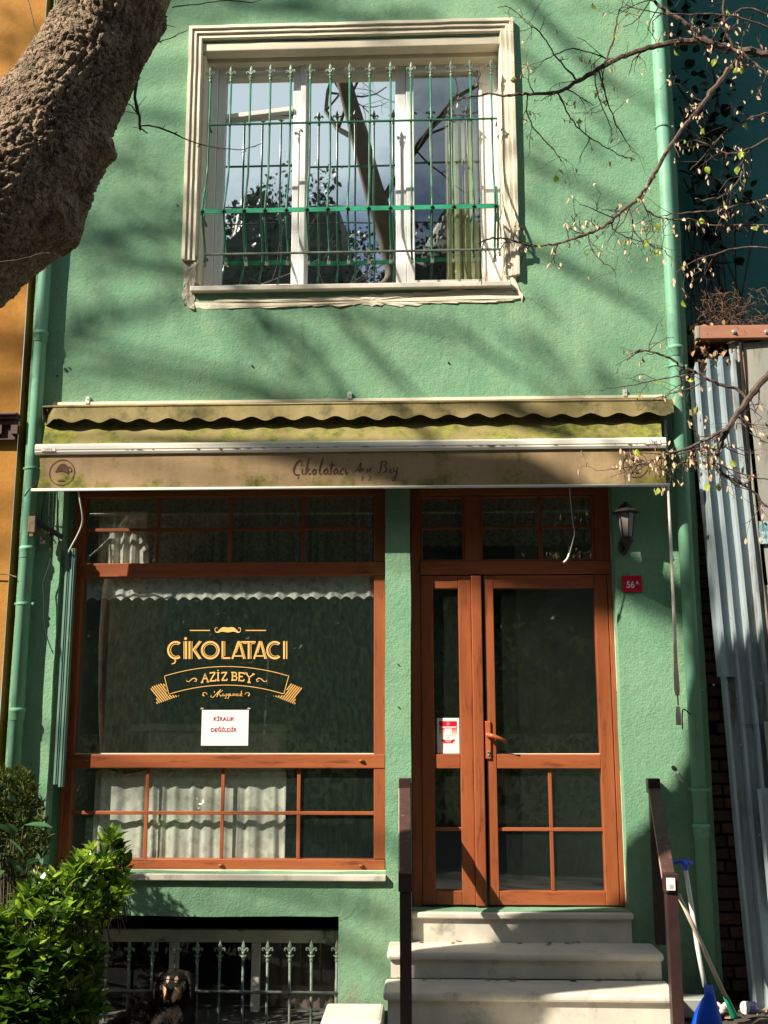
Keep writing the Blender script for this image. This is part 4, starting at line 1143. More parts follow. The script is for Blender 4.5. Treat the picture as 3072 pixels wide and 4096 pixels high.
# front bar
fx0, fx1 = FX(-2.415), FX(1.462)
mb = MB(); n = 60
prf = [(-.285, 3.366), (-.318, 3.362), (-.326, 3.378), (-.324, 3.386), (-.328, 3.392), (-.327, 3.418), (-.315, 3.430), (-.285, 3.430)]
for i in range(2):
    x = (fx0, fx1)[i]
    for y, z in prf: mb.v.append((x, y + DY, FZ(z)))
k = len(prf)
for a in range(k): mb.f.append((a, (a + 1) % k, k + (a + 1) % k, k + a))
mb.f += [tuple(range(k)), tuple(range(2 * k - 1, k - 1, -1))]
fb = aw_build(mb, 'front_bar', 'whitebar', bevel=.002)
# flaked paint along the lower lip
mb = MB(); RC = random.Random(5)
x = fx0 + .25
while x < fx1 - .05:
    l_ = RC.uniform(.01, .07); dens = .5 + .5 * nz3((x, 0, 0), 1.4)
    if RC.random() < .75 * dens + .2:
        h_ = RC.uniform(.0015, .005); z0_ = FZ(3.388)
        if RC.random() < .14: h_ = RC.uniform(.006, .014)
        vs = [(x, -.3275 + DY, z0_), (x + l_ * .3, -.3285 + DY, z0_ - h_ * .6), (x + l_ * .6, -.3285 + DY, z0_ - h_), (x + l_, -.3275 + DY, z0_ - h_ * .2), (x + l_ * .7, -.3290 + DY, z0_ + .002), (x + l_ * .2, -.3290 + DY, z0_ + .0025)]
        mb.add(vs, [tuple(range(6))])
    x += l_ + RC.uniform(0, .05)
aw_build(mb, 'flaked_paint', 'chips', fb)
# maker's labels at both ends
for px, al in ((165, 'L'), (2585, 'R')):
    p = P(px + 28, 1797 if al == 'L' else 1768, -.330 + DY); mb = MB().box((p.x - .045, -.3295 + DY, p.z - .014), (p.x + .045, -.3285 + DY, p.z + .014)); aw_build(mb, 'maker_label', 'paper', fb)
    mb = MB().box((p.x - .045, -.3302 + DY, p.z - .0125), (p.x + .04, -.3297 + DY, p.z - .0105)); aw_build(mb, 'label_line', 'pinkink', fb)
    text('label_lettering', 'DEPE', 'grey', fb, (p.x, -.3303 + DY, p.z - .007), .019, spacing=1.25)
# tan valance
def vy(x, t): return -.305 + DY + (nz3((x, 0, t), 1.7) * .006 + nz3((x, 2, t * 2), 5) * .0015) * math.sin(math.pi * min(1, t * 1.1))
VZ0, VZ1 = FZ(3.362), FZ(3.148)
mb = MB(); n, rows = 150, 8; vx0, vx1 = FX(-2.392), FX(1.452)
for j in range(rows + 1):
    t = j / rows
    for i in range(n + 1):
        u = i / n; x = vx0 + (vx1 - vx0) * u
        y = vy(x, t)
        xx = x + (.012 * math.sin(math.pi * t) if i == 0 else 0)
        mb.v.append((xx, y, FZ(3.362) + (FZ(3.148) - FZ(3.362)) * t))
for j in range(rows):
    for i in range(n): mb.f.append((j * (n + 1) + i, j * (n + 1) + i + 1, (j + 1) * (n + 1) + i + 1, (j + 1) * (n + 1) + i))
val = aw_build(mb, 'valance', 'tan', smooth=True, fix=False)
mb = MB().tube([(fx0 - .012, -.305 + DY, FZ(3.141)), (fx1 + .012, -.305 + DY, FZ(3.136))], .0095, 10); aw_build(mb, 'hem_rod', 'whitebar', smooth=True)
# folding arms
for x, s in ((-2.38, 1), (1.43, -1)):
    mb = MB().beam((x, -.05, 3.60), (x + s * .02, -.23, 3.42), .025, .035); mb.box((x - .02, -.06, 3.45), (x + .02, -.001, 3.68)); aw_build(mb, 'arm', 'zincflat', bevel=.003)
mb = MB().box((1.502, -.10, 3.38), (1.522, -.02, 3.60)); mb.lathe((1.512, -.102, 3.40), [(.008, 0), (.008, -.006)], 8, 'y'); aw_build(mb, 'side_bracket', 'zinc', bevel=.002)
for px, py in ((351, 1600), (1399, 1581), (2500, 1570)):
    p = P(px, py, -.012); mb = MB().box((p.x - .013, -.018, p.z - .026), (p.x + .013, .012, p.z + .022)); mb.lathe((p.x, -.018, p.z + .004), [(.006, 0), (.005, -.004)], 8, 'y'); aw_build(mb, 'wall_lug', 'whitepl', bevel=.002)
# print on the valance: two round emblems and the script lettering
YV = -.305 + DY
def on_cloth(mb):
    mb.v = [(x, vy(x, max(0, min(1, (z - VZ0) / (VZ1 - VZ0)))) - .0030, z) for x, y, z in mb.v]
    return mb
def emblem(cx, cy, r):
    c = P(cx, cy, YV); s = r / 285 * (P(cx + 1, cy, YV).x - P(cx, cy, YV).x)
    mb = MB(); mb.ribbon([c + Vector((math.cos(a) * 278 * s, 0, math.sin(a) * 285 * s)) for a in [2 * math.pi * k / 48 for k in range(48)]], 16 * s, closed=True)
    def q(pts): return [(c.x + (x - 707) * s, c.z - (y - 607) * s) for x, y in pts]
    def poly(pts):
        vs = [(x, YV, z) for x, z in q(pts)]; mb.add(vs, [tuple(range(len(vs)))])
    poly([(553, 603), (575, 560), (600, 500), (625, 455), (665, 420), (715, 406), (765, 410), (805, 440), (835, 490), (853, 560), (858, 610), (852, 640), (800, 605), (740, 588), (680, 583), (610, 590)])
    mb.ribbon([(a, YV, b) for a, b in q([(838, 490), (875, 492), (905, 520), (922, 560), (905, 590), (872, 590)])], [18 * s, 26 * s, 26 * s, 24 * s, 24 * s, 18 * s])
    mb.ribbon([(a, YV, b) for a, b in q([(838, 640), (838, 672)])], 8 * s)
    poly([(610, 800), (650, 778), (680, 766), (700, 770), (722, 765), (755, 780), (785, 800), (750, 812), (700, 805), (655, 812)])
    mb.ribbon([(a, YV, b) for a, b in q([(598, 780), (600, 805)])], 6 * s); mb.ribbon([(a, YV, b) for a, b in q([(780, 800), (795, 780)])], 6 * s)
    return aw_build(on_cloth(mb), 'round_emblem', 'brownprint', val, fix=False)
emblem(248, 1890, 51); emblem(2541, 1860, 51)
def zp(x, y): return P(1050 + x * 650 / 1659, 1780 + y * 650 / 1659, YV)
PXM = (P(1400, 1880, YV).x - P(1399, 1880, YV).x) * 650 / 1659
def smooth_pts(pts, it=2):
    for _ in range(it):
        o = [pts[0]]
        for a, b in zip(pts, pts[1:]): o += [tuple(a[i] * .75 + b[i] * .25 for i in range(len(a))), tuple(a[i] * .25 + b[i] * .75 for i in range(len(a)))]
        pts = o + [pts[-1]]
    return pts
SCRIPT = [  # (x, y, width) strokes of the script lettering on the valance
 [(395, 215, 6), (405, 175, 8), (385, 152, 10), (345, 185, 16), (318, 240, 20), (318, 285, 18), (345, 308, 13), (380, 300, 6)], [(362, 312, 6), (372, 330, 10), (352, 342, 5)],
 [(408, 240, 10), (400, 285, 16), (412, 302, 9), (432, 288, 5)], [(415, 208, 12), (418, 214, 12)],
 [(480, 128, 6), (462, 180, 15), (445, 250, 18), (438, 300, 12)], [(440, 270, 5), (475, 235, 8), (478, 255, 8), (452, 268, 8), (475, 300, 13), (500, 285, 5)],
 [(530, 245, 12), (505, 275, 15), (520, 305, 12), (545, 285, 14), (540, 245, 10), (530, 245, 8)], [(545, 250, 5), (570, 250, 4)],
 [(622, 126, 6), (600, 185, 15), (582, 250, 18), (580, 295, 14), (600, 302, 7), (615, 285, 4)],
 [(665, 240, 10), (632, 252, 14), (622, 285, 15), (640, 302, 11), (662, 270, 6), (668, 240, 9), (660, 290, 14), (680, 300, 6), (690, 285, 4)],
 [(715, 172, 10), (700, 230, 14), (692, 285, 14), (708, 302, 8)], [(680, 208, 8), (740, 204, 8)],
 [(765, 240, 10), (732, 252, 14), (722, 285, 15), (740, 302, 11), (762, 270, 6), (770, 240, 9), (762, 290, 14), (782, 300, 6), (792, 285, 4)],
 [(832, 245, 9), (808, 245, 9), (788, 275, 13), (800, 302, 11), (828, 288, 5)], [(852, 240, 9), (845, 285, 13), (858, 302, 8), (880, 275, 5)],
 [(920, 278, 5), (950, 268, 6), (985, 215, 7), (1012, 168, 6), (1000, 230, 12), (992, 275, 12)], [(950, 262, 5), (1010, 242, 5)],
 [(1020, 240, 9), (1012, 270, 12), (1030, 235, 6), (1045, 240, 8)], [(1012, 330, 5), (1022, 318, 7), (1024, 350, 7), (1005, 362, 5)],
 [(1072, 208, 8), (1074, 213, 8)], [(1072, 240, 8), (1068, 280, 10)], [(1095, 240, 9), (1088, 275, 12), (1105, 240, 6), (1125, 236, 8)], [(1088, 325, 5), (1102, 318, 7), (1104, 348, 7), (1080, 362, 5)],
 [(1222, 175, 9), (1210, 230, 14), (1195, 285, 12), (1178, 285, 5)], [(1185, 190, 5), (1220, 168, 7), (1262, 162, 10), (1272, 185, 13), (1240, 218, 6), (1270, 235, 12), (1262, 270, 14), (1225, 285, 6)],
 [(1300, 262, 5), (1322, 240, 8), (1305, 250, 10), (1298, 280, 12), (1325, 285, 6)], [(1340, 235, 9), (1335, 275, 12), (1365, 270, 6)], [(1380, 225, 9), (1370, 290, 13), (1350, 355, 10), (1325, 368, 7), (1322, 345, 5), (1370, 300, 5), (1385, 290, 4)]]
mb = MB()
for stq in SCRIPT:
    pp = smooth_pts(stq); mb.ribbon([zp(a, b) for a, b, c in pp], [c * PXM for a, b, c in pp])
aw_build(on_cloth(mb), 'script_lettering', 'brownprint', val, fix=False)

# ---- crank rod of the awning
cr_ = thing('awning_crank', 'white awning crank rod with two pale handles hanging beside the right drainpipe', 'crank rod', P(2672, 1950, -.27))
YR = -.235
mb = MB().tube([P(2672, 1945, YR), P(2681, 2130, YR), P(2693, 2400, YR), P(2703, 2650, YR)], [.007, .009, .010, .011], 8); build(mb, 'rod', 'rod', cr_, smooth=True)
mb = MB().tube([P(2703, 2650, YR), P(2705, 2700, YR), P(2708, 2760, YR), P(2710, 2782, YR)], [.012, .015, .017, .012], 10); build(mb, 'grip', 'stick', cr_, smooth=True)
mb = MB().tube([P(2710, 2780, YR), P(2713, 2822, YR)], .004, 6); build(mb, 'joint', 'black', cr_)
mb = MB().tube([P(2712, 2826, YR), P(2713, 2860, YR), P(2715, 2900, YR)], [.011, .016, .015], 10); build(mb, 'grip', 'stick', cr_, smooth=True)

# ---- wall lamp
lp = thing('wall_lamp', 'black coach lantern with frosted panes on the wall right of the door', 'wall lamp', P(2510, 2120, -.10))
lc = P(2505, 2100, -.13); zt2, zb2 = P(2505, 2055, -.13).z, P(2505, 2147, -.13).z
cx = lc.x; rt, rb = .052, .034
mb = MB()
for k in range(6):
    a = math.pi / 6 + k * math.pi / 3 + .15
    mb.tube([(cx + rb * math.cos(a), -.13 + rb * math.sin(a), zb2), (cx + rt * math.cos(a), -.13 + rt * math.sin(a), zt2)], .004, 5)
mb.lathe((cx, -.13, zt2), [(.056, 0), (.085, .006), (.085, .012), (.05, .03), (.03, .055), (.012, .065), (.012, .075)], 12)
mb.lathe((cx, -.13, zb2), [(.030, 0), (.042, -.006), (.040, -.03), (.028, -.045), (.018, -.05), (.020, -.06), (.010, -.075), (.004, -.085)], 12)
build(mb, 'lantern_frame', 'black', lp)
for k in range(6):
    a0 = math.pi / 6 + k * math.pi / 3 + .15; a1 = a0 + math.pi / 3
    mb = MB().add([(cx + rb * math.cos(a0), -.13 + rb * math.sin(a0), zb2), (cx + rb * math.cos(a1), -.13 + rb * math.sin(a1), zb2), (cx + rt * math.cos(a1), -.13 + rt * math.sin(a1), zt2), (cx + rt * math.cos(a0), -.13 + rt * math.sin(a0), zt2)], [(0, 1, 2, 3)])
    build(mb, 'pane', 'lampglass', lp)
mb = MB().tube([(cx, -.13, zb2 - .06), (cx - .0, -.10, zb2 - .085), (cx - .0, -.03, zb2 - .07), (cx, -.005, zb2 - .05)], .009, 8); mb.lathe((cx, -.002, zb2 - .045), [(.03, 0), (.03, -.008), (.02, -.016)], 10, 'y', 1.7); build(mb, 'wall_arm', 'black', lp, smooth=True)

# ---- house number plate
p0, p1 = P(2485, 2303, 0), P(2568, 2368, 0)
npl = thing('house_number_plate', 'small red enamel plate with white number 56A beside the door', 'number plate', (p0.x, 0, p1.z))
mb = MB().box((p0.x, -.012, p1.z), (p1.x, -.006, p0.z)); build(mb, 'plate', 'red', npl, bevel=.003)
mb = MB().box((p0.x + .01, -.006, p1.z + .01), (p1.x - .01, .01, p0.z - .01)); build(mb, 'spacer', 'black', npl)
text('number', '56', 'whiteprint', npl, (p0.x + .052, -.0135, p1.z + .026), .056, bold=.0014, sx=.92)
text('letter', 'A', 'whiteprint', npl, (p0.x + .094, -.0135, p1.z + .047), .028, bold=.0008)

# ---- notice on the side light
n0, n1 = P(1748, 2872, GY - .004), P(1838, 3014, GY - .004)
no = thing('paper_notice', 'white paper notice with a red header taped inside the narrow side pane', 'notice', (n0.x, GY, n1.z))
YN = GY - .004
mb = MB().box((n0.x, YN, n1.z), (n1.x, YN + .002, n0.z)); build(mb, 'sheet', 'paper', no)
hw, hh2 = n1.x - n0.x, n0.z - n1.z
def nr(u0, v0, u1, v1, m, nm, y=.001):
    mb = MB().add([(n0.x + u0 * hw, YN - y, n0.z - v1 * hh2), (n0.x + u1 * hw, YN - y, n0.z - v1 * hh2), (n0.x + u1 * hw, YN - y, n0.z - v0 * hh2), (n0.x + u0 * hw, YN - y, n0.z - v0 * hh2)], [(0, 1, 2, 3)]); return build(mb, nm, m, no, fix=False)
nr(.09, .09, .90, .23, 'red', 'red_header'); nr(.09, .245, .90, .34, mat('header_band', (.62, .10, .12), (.60, .14, .14), 4, .7, 0), 'lower_header'); nr(.09, .34, .90, .42, mat('header_band_pale', (.70, .30, .26), (.72, .36, .30), 4, .7, 0), 'faded_header'); nr(.09, .42, .90, .48, mat('header_band_cream', (.72, .56, .48), (.74, .60, .5), 4, .7, 0), 'faded_header')
nr(.34, .30, .66, .50, 'paper', 'blank_square', .002); nr(.16, .255, .86, .272, 'paper', 'header_line', .002)
mb = MB().ribbon([(n0.x + hw * (.5 + .055 * math.cos(a)), YN - .002, n0.z - hh2 * .165 + hw * .055 * math.sin(a)) for a in [k * math.pi / 7 for k in range(14)]], .004, closed=True); build(mb, 'seal', 'pinkink', no, fix=False)
nr(.28, .625, .72, .71, 'red', 'ribbon'); nr(.20, .605, .33, .66, 'red', 'ribbon_tail', .0008); nr(.67, .605, .80, .66, 'red', 'ribbon_tail', .0008); nr(.38, .64, .62, .69, 'pinkink', 'ribbon_print', .002); nr(.45, .54, .53, .57, 'pinkink', 'small_mark')

# ---- gold lettering on the shop pane
YG = GY - .003
lt_ = thing('window_lettering', 'gold vinyl shop lettering with moustache and ribbon on the large pane', 'lettering', P(905, 2640, YG))
KG = 700 / 1659
def gp(x, y): return P(550 + x * KG, 2450 + y * KG, YG)
GM = (P(906, 2640, YG).x - P(905, 2640, YG).x) * KG
def stroke(mb, pts, w, closed=False): mb.ribbon([gp(a, b) for a, b in pts], [q * GM for q in w] if isinstance(w, list) else w * GM, closed)
def arc(cx, cy, rx, ry, a0, a1, n=22): return [(cx + rx * math.cos(rad(a0 + (a1 - a0) * k / n)), cy - ry * math.sin(rad(a0 + (a1 - a0) * k / n))) for k in range(n + 1)]
def letter(strokes, nm='letter'):
    mb = MB()
    for s_ in strokes: stroke(mb, s_[0], s_[1], s_[2] if len(s_) > 2 else False)
    return build(mb, nm, 'gold', lt_, fix=False)
T, t_ = 18, 6
letter([(arc(362, 357, 72, 78, 55, 305), T), (arc(366, 357, 52, 58, 60, 300), t_), ([(350, 445), (362, 460), (350, 480), (322, 488)], [10, 12, 12, 6])])
letter([([(441, 272), (441, 440)], 8), ([(461, 272), (461, 440)], T), (arc(456, 247, 7, 7, 0, 330, 10), 13, True)])
letter([([(493, 272), (493, 440)], T), ([(517, 272), (517, 440)], t_), ([(592, 272), (528, 352), (590, 440)], T), ([(608, 272), (548, 352), (606, 440)], t_)])
letter([(arc(690, 357, 80, 78, 0, 351, 40), T, True), (arc(690, 357, 60, 58, 0, 351, 40), t_, True)])
letter([([(806, 272), (806, 440)], T), ([(828, 272), (828, 412)], t_), ([(797, 432), (880, 432)], 16), ])
letter([([(958, 272), (898, 440)], T), ([(964, 300), (936, 385)], t_), ([(962, 272), (1008, 440)], 14), ([(976, 272), (1024, 440)], t_), ([(915, 412), (990, 412)], 12)])
letter([([(985, 279), (1120, 279)], 14), ([(1054, 286), (1054, 440)], T), ([(1076, 296), (1076, 440)], t_), ([(1000, 294), (1040, 294)], t_), ([(1076, 296), (1112, 296)], t_)])
letter([([(1160, 272), (1104, 440)], T), ([(1166, 300), (1140, 385)], t_), ([(1164, 272), (1210, 440)], 14), ([(1178, 272), (1226, 440)], t_), ([(1120, 412), (1192, 412)], 12)])
letter([(arc(1302, 357, 72, 78, 50, 310), T), (arc(1306, 357, 52, 58, 55, 305), t_)])
letter([([(1390, 272), (1390, 440)], T), ([(1415, 272), (1415, 440)], 9)])
# AZIZ BEY
def L2(*ss): letter([(s_, 12 if i < 99 else 8) for i, s_ in enumerate(ss)])
L2([(612, 660), (640, 580), (668, 655)], [(622, 628), (658, 624)], [(600, 664), (624, 661)], [(656, 657), (680, 655)])
L2([(688, 580), (686, 572), (738, 568)], [(736, 570), (688, 648)], [(686, 650), (742, 646), (744, 630)])
L2([(764, 572), (764, 644)], [(752, 572), (776, 571)], [(752, 645), (776, 644)], [(758, 550), (768, 550)])
L2([(798, 580), (798, 570), (848, 568)], [(846, 568), (800, 642)], [(798, 643), (848, 642), (850, 626)])
L2([(900, 568), (900, 642)], [(888, 568), (930, 570), (940, 586), (928, 602), (900, 604)], [(928, 604), (944, 620), (936, 640), (888, 642)])
L2([(966, 570), (964, 644)], [(956, 570), (1012, 574), (1012, 588)], [(964, 606), (998, 608)], [(954, 644), (1008, 648), (1010, 632)])
L2([(1028, 576), (1060, 616), (1098, 586)], [(1060, 616), (1056, 662)], [(1020, 574), (1044, 578)], [(1088, 582), (1110, 586)], [(1042, 660), (1072, 664)])
mb = MB()
stroke(mb, [(495, 170), (686, 170)], 9); stroke(mb, [(1025, 170), (1218, 170)], 9); build(mb, 'side_rule', 'gold', lt_, fix=False)
mus = smooth_pts([(733, 160, 3), (738, 182, 7), (760, 190, 12), (785, 170, 26), (815, 158, 46), (856, 168, 44), (900, 158, 46), (928, 170, 26), (955, 190, 12), (974, 182, 7), (980, 160, 3)])
mb = MB(); stroke(mb, [(a, b) for a, b, c in mus], [c for a, b, c in mus])
for s in (-1, 1): stroke(mb, [(856 + s * 122, 165), (856 + s * 120, 148), (856 + s * 106, 143), (856 + s * 98, 152)], [6, 6, 6, 3])
build(mb, 'moustache', 'gold', lt_, fix=False)
def qa(x, ends, mid): # arc through (255,ends) apex
    t = (x - 845) / 590; return mid + (ends - mid) * t * t
mb = MB()
stroke(mb, [(x, qa(x, 603, 512)) for x in range(257, 1436, 40)] + [(1435, 598), (1412, 680), (1388, 768)], 6)
stroke(mb, [(255, 606), (275, 690), (297, 775)] + [(x, 688 + (775 - 688) * ((x - 845) / 548) ** 2) for x in range(330, 1389, 40)] + [(1388, 768)], 6)
build(mb, 'ribbon_outline', 'gold', lt_, fix=False)
def hatch(poly, d, step, w):
    mb = MB(); d = Vector(d).normalized(); nrm = Vector((-d.y, d.x)); pr_ = [Vector(p).dot(nrm) for p in poly]; c = min(pr_) + step / 2
    while c < max(pr_):
        hits = []
        for i in range(len(poly)):
            a, b = Vector(poly[i]), Vector(poly[(i + 1) % len(poly)]); da, db = a.dot(nrm) - c, b.dot(nrm) - c
            if da * db < 0: hits.append((a.lerp(b, da / (da - db))).dot(d))
        hits.sort()
        for u, v in zip(hits[::2], hits[1::2]):
            A, B = nrm * c + d * u, nrm * c + d * v; stroke(mb, [tuple(A), tuple(B)], w)
        c += step
    build(mb, 'hatched_ribbon_tail', 'gold', lt_, fix=False)
hatch([(118, 708), (235, 668), (262, 690), (285, 780), (400, 790), (180, 868), (175, 790)], (1, 1.25), 20, 9)
hatch([(1560, 715), (1448, 670), (1425, 690), (1400, 785), (1285, 790), (1495, 872), (1500, 795)], (-1, 1.25), 20, 9)
for s, c in ((1, 515), (-1, 1174)):
    mb = MB(); stroke(mb, [(c - s * 52, 640), (c - s * 45, 655), (c - s * 25, 655), (c, 630), (c + s * 25, 622), (c + s * 45, 635), (c + s * 40, 655), (c + s * 22, 648)], [4, 6, 7, 8, 9, 10, 8, 4]); build(mb, 'flourish', 'gold', lt_, fix=False)
for s, c in ((1, 640), (-1, 1040)):
    mb = MB(); stroke(mb, [(c + s * -8, 792), (c + s * -22, 780), (c + s * -18, 762), (c + s * 5, 758), (c + s * 24, 778)], [10, 10, 6, 5, 4]); build(mb, 'flourish', 'gold', lt_, fix=False)
KUZ = [[(700, 782, 4), (692, 798, 5), (715, 806, 6), (745, 775, 6), (790, 728, 6), (765, 765, 9), (752, 800, 8)], [(728, 745, 5), (730, 762, 6)], [(808, 738, 4), (770, 765, 6), (790, 795, 8), (805, 780, 4)], [(812, 768, 6), (808, 792, 7), (825, 790, 5), (832, 768, 6), (828, 792, 6)],
       [(842, 770, 6), (850, 775, 6), (840, 790, 6), (838, 812, 5), (825, 815, 4)], [(865, 770, 7), (855, 785, 7), (870, 790, 6), (875, 768, 6), (862, 812, 6), (845, 815, 4)], [(882, 768, 6), (880, 790, 6), (895, 788, 5), (900, 768, 6), (898, 790, 5)],
       [(908, 790, 6), (912, 768, 5), (924, 770, 6), (922, 790, 6)], [(945, 770, 5), (932, 780, 7), (942, 792, 5)], [(952, 768, 6), (950, 790, 6), (964, 788, 5), (968, 768, 6), (966, 790, 5)], [(988, 742, 5), (976, 792, 7)], [(995, 768, 4), (980, 778, 6), (992, 795, 5)]]
mb = MB()
for s_ in KUZ: stroke(mb, [(a, b) for a, b, c in s_], [c for a, b, c in s_])
build(mb, 'place_name_script', 'gold', lt_, fix=False)
# ---- paper sign
s0, s1 = gp(612, 924), gp(1048, 1262)
ps = thing('paper_sign', 'white sheet with crimson capitals hung below the gold lettering', 'paper sign', (s0.x, GY, s1.z))
mb = MB().box((s0.x, GY - .005, s1.z), (s1.x, GY - .003, s0.z)); build(mb, 'sheet', 'paper', ps)
text('lettering_line', 'KİRALIK', 'redink', ps, (gp(818, 1025).x, GY - .0062, gp(818, 1026).z), .033, bold=.0007, spacing=1.08)
text('lettering_line', 'DEĞİLDİR', 'redink', ps, (gp(816, 1130).x, GY - .0062, gp(816, 1130).z), .033, bold=.0007, spacing=1.08)
for x in (612, 1055):
    p = gp(x, 908); mb = MB().box((p.x - .008, GY - .008, p.z - .006), (p.x + .010, GY - .0055, p.z + .003)); build(mb, 'tape', 'grey', ps)

# ---- shutter track beside the shop window, bracket, cables
tk = thing('shutter_track', 'weathered green metal double track in the corner left of the shop window', 'shutter track', (-2.28, .02, 1.3))
t0, t1 = P(279, 2300, .02), P(236, 3100, .02)
z0_, z1_ = P(250, 3148, .02).z, P(270, 2195, .02).z
for dx, zb3 in ((-.028, z0_ + .015), (.004, z0_)):
    mb = MB().box((t0.x + dx, .005, zb3), (t0.x + dx + .026, .05, z1_)); mb.box((t0.x + dx + .010, .0, zb3), (t0.x + dx + .016, .004, z1_)); build(mb, 'channel', 'trackg', tk, bevel=.002)
bk = thing('pipe_bracket', 'rusty iron bracket clamped to the left drainpipe', 'bracket', P(130, 2090, -.14))
q0, q1 = P(113, 2064, -.15), P(138, 2130, -.15)
mb = MB().box((q0.x, -.15, q1.z), (q1.x, -.105, q0.z)); mb.box((q0.x + .01, -.145, q1.z - .025), (q1.x - .01, -.11, q1.z - .004)); build(mb, 'clamp_block', 'rust', bk, bevel=.004)
mb = MB().beam(P(134, 2078, -.13), P(250, 2150, -.02), .018, .03); build(mb, 'arm', 'black', bk, bevel=.003)
mb = MB().beam(P(150, 2095, -.10), P(176, 2160, -.06), .03, .008); mb.beam(P(200, 2125, -.04), P(206, 2200, -.02), .014, .01); build(mb, 'strap', 'rust', bk)
ins = thing('cable_insulator', 'small white insulator screwed to the green wall under the bracket', 'insulator', P(170, 2165, -.03))
pi = P(170, 2164, -.02); mb = MB().box((pi.x - .016, -.035, pi.z - .018), (pi.x + .016, -.002, pi.z + .018)); build(mb, 'body', 'whitepl', ins, bevel=.006)
mb = MB().lathe((pi.x, -.036, pi.z), [(.006, 0), (.005, -.003)], 8, 'y'); build(mb, 'screw', 'black', ins)
def cable(name, label, pts, Y, r, m, cat='cable'):
    mb = MB(); pp = [P(a, b, (Y if not isinstance(Y, list) else Y[i])) for i, (a, b) in enumerate(pts)]
    pp2 = [tuple(x) for x in smooth_pts([tuple(q) for q in pp])]
    mb.tube(pp2, r, 6)
    return tag(build(mb, name, m, None, smooth=True, origin=pp[0]), label, cat)
cable('cable', 'black cable hanging left of the shutter track with a loose end', [(217, 1968), (212, 2060), (210, 2115), (206, 2160), (213, 2209), (184, 2300), (170, 2333), (177, 2390), (175, 2481), (188, 2553), (213, 2615)], [-.05] * 10 + [-.03], .0035, 'cable')
cable('cable', 'black cable closest to the left drainpipe below the awning', [(182, 1968), (173, 2020), (167, 2050), (166, 2100), (190, 2140)], -.03, .004, 'cable')
cable('cable', 'second black cable below the awning corner, straight down to the bracket', [(199, 1968), (197, 2030), (195, 2100), (205, 2135)], -.03, .004, 'cable')
cable('cable', 'black cable below the awning next to the window recess edge', [(229, 1968), (230, 2040), (232, 2090), (236, 2130)], -.03, .0035, 'cable')
cable('cable', 'white cable curving down in front of the dark window recess', [(313, 1965), (322, 2014), (331, 2064), (329, 2097), (311, 2140), (282, 2191), (272, 2215)], [-.24, -.22, -.18, -.13, -.09, -.04, .0], .0052, 'whitecable')
cable('cable', 'thin pale cable dangling in front of the panes above the door', [(2277, 1948), (2284, 2020), (2291, 2096), (2300, 2130), (2290, 2170), (2277, 2217)], -.25, .003, 'greycable')
cable('cable_end', 'thick white cable end pointing down in front of the transom above the door', [(2277, 2214), (2270, 2235), (2255, 2250)], -.25, .006, 'whitecable')
cable('cable', 'dark cable looping over the left drainpipe beside the valance', [(150, 1925), (135, 1945), (115, 1960), (98, 1985)], [-.12, -.15, -.15, -.12], .004, 'cable')
cable('cable', 'thin pale cable running down the right edge of the green house', [(2775, 2735), (2790, 2950), (2805, 3150), (2815, 3300), (2822, 3420), (2828, 3620), (2838, 3740), (2834, 3765)], [-.03] * 8, .0032, 'greycable')
cable('cable_tie', 'dark wire hooked around the right drainpipe near the crank grips', [(2762, 2858), (2732, 2830), (2728, 2860), (2730, 2915)], [-.10, -.13, -.13, -.05], .004, 'cable', 'wire')
# small wall marks: plugs, nail holes
RW = random.Random(8)
wm = MB()
for px, py, r_ in ((262, 1478, .010), (278, 1472, .006), (1008, 1463, .006), (1794, 1452, .006), (2570, 1440, .006), (710, 822, .006), (230, 1504, .005), (2693, 3070, .013), (1592, 2657, .004), (1594, 2828, .004)):
    p = P(px, py, 0); wm.lathe((p.x, -.008, p.z), [(r_, .01), (r_, -.001)], 8, 'y')
build(wm, 'wall_hole', 'black', house)
hk = thing('wall_tap', 'small pale metal hook sticking out of the shaded wall right of the door', 'wall hook', P(2720, 3110, -.03))
mb = MB().tube([P(2712, 3090, .0), P(2714, 3105, -.04), P(2722, 3108, -.05)], .006, 6); mb.tube([P(2708, 3096, -.05), P(2716, 3112, -.06), P(2734, 3128, -.06)], [.013, .014, .006], 8); build(mb, 'hook', 'whitepl', hk, smooth=True)
bpy.data.objects['wall_tap'].name = 'wall_hook'
ORG['wall_hook'] = Vector(hk.location)

# ================================================================== OBJECTS IN FRONT
# ---- handrails of the steps
def handrail(name, label, xu, xl_, px_top, cap_label=None):
    t = thing(name, label, 'handrail', (xl_, -.8, 0))
    zU, zL = P(1620, 3112, -.05).z, P(1620, 3490, -.82).z
    mb = MB().box((xu - .026, -.080, .47), (xu + .026, -.028, zU - .06)); build(mb, 'upper_post', 'brownblack', t, bevel=.003)
    mb = MB().box((xu - .036, -.095, zU - .085), (xu + .036, -.020, zU)); build(mb, 'upper_cap', 'brownblack', t, bevel=.004)
    mb = MB().box((xl_ - .030, -.832, .09), (xl_ + .030, -.770, zL - .10)); build(mb, 'lower_post', 'brownblack', t, bevel=.003)
    mb = MB().box((xl_ - .036, -.84, zL - .095), (xl_ + .036, -.763, zL)); build(mb, 'lower_cap', 'brownblack', t, bevel=.004)
    mb = MB().beam((xu, -.09, zU - .075), (xl_, -.765, zL - .045), .066, .05); r_ = build(mb, 'rail', 'brownpost', t, bevel=.004)
    # worn pale edge strip
    mb = MB().beam((xu - .036, -.09, zU - .062), (xl_ - .036, -.765, zL - .032), .004, .012); build(mb, 'worn_edge', mat(name + '_worn_edge', (.50, .36, .28), (.4, .26, .2), 30, .6, .3, 60), t)
    return t
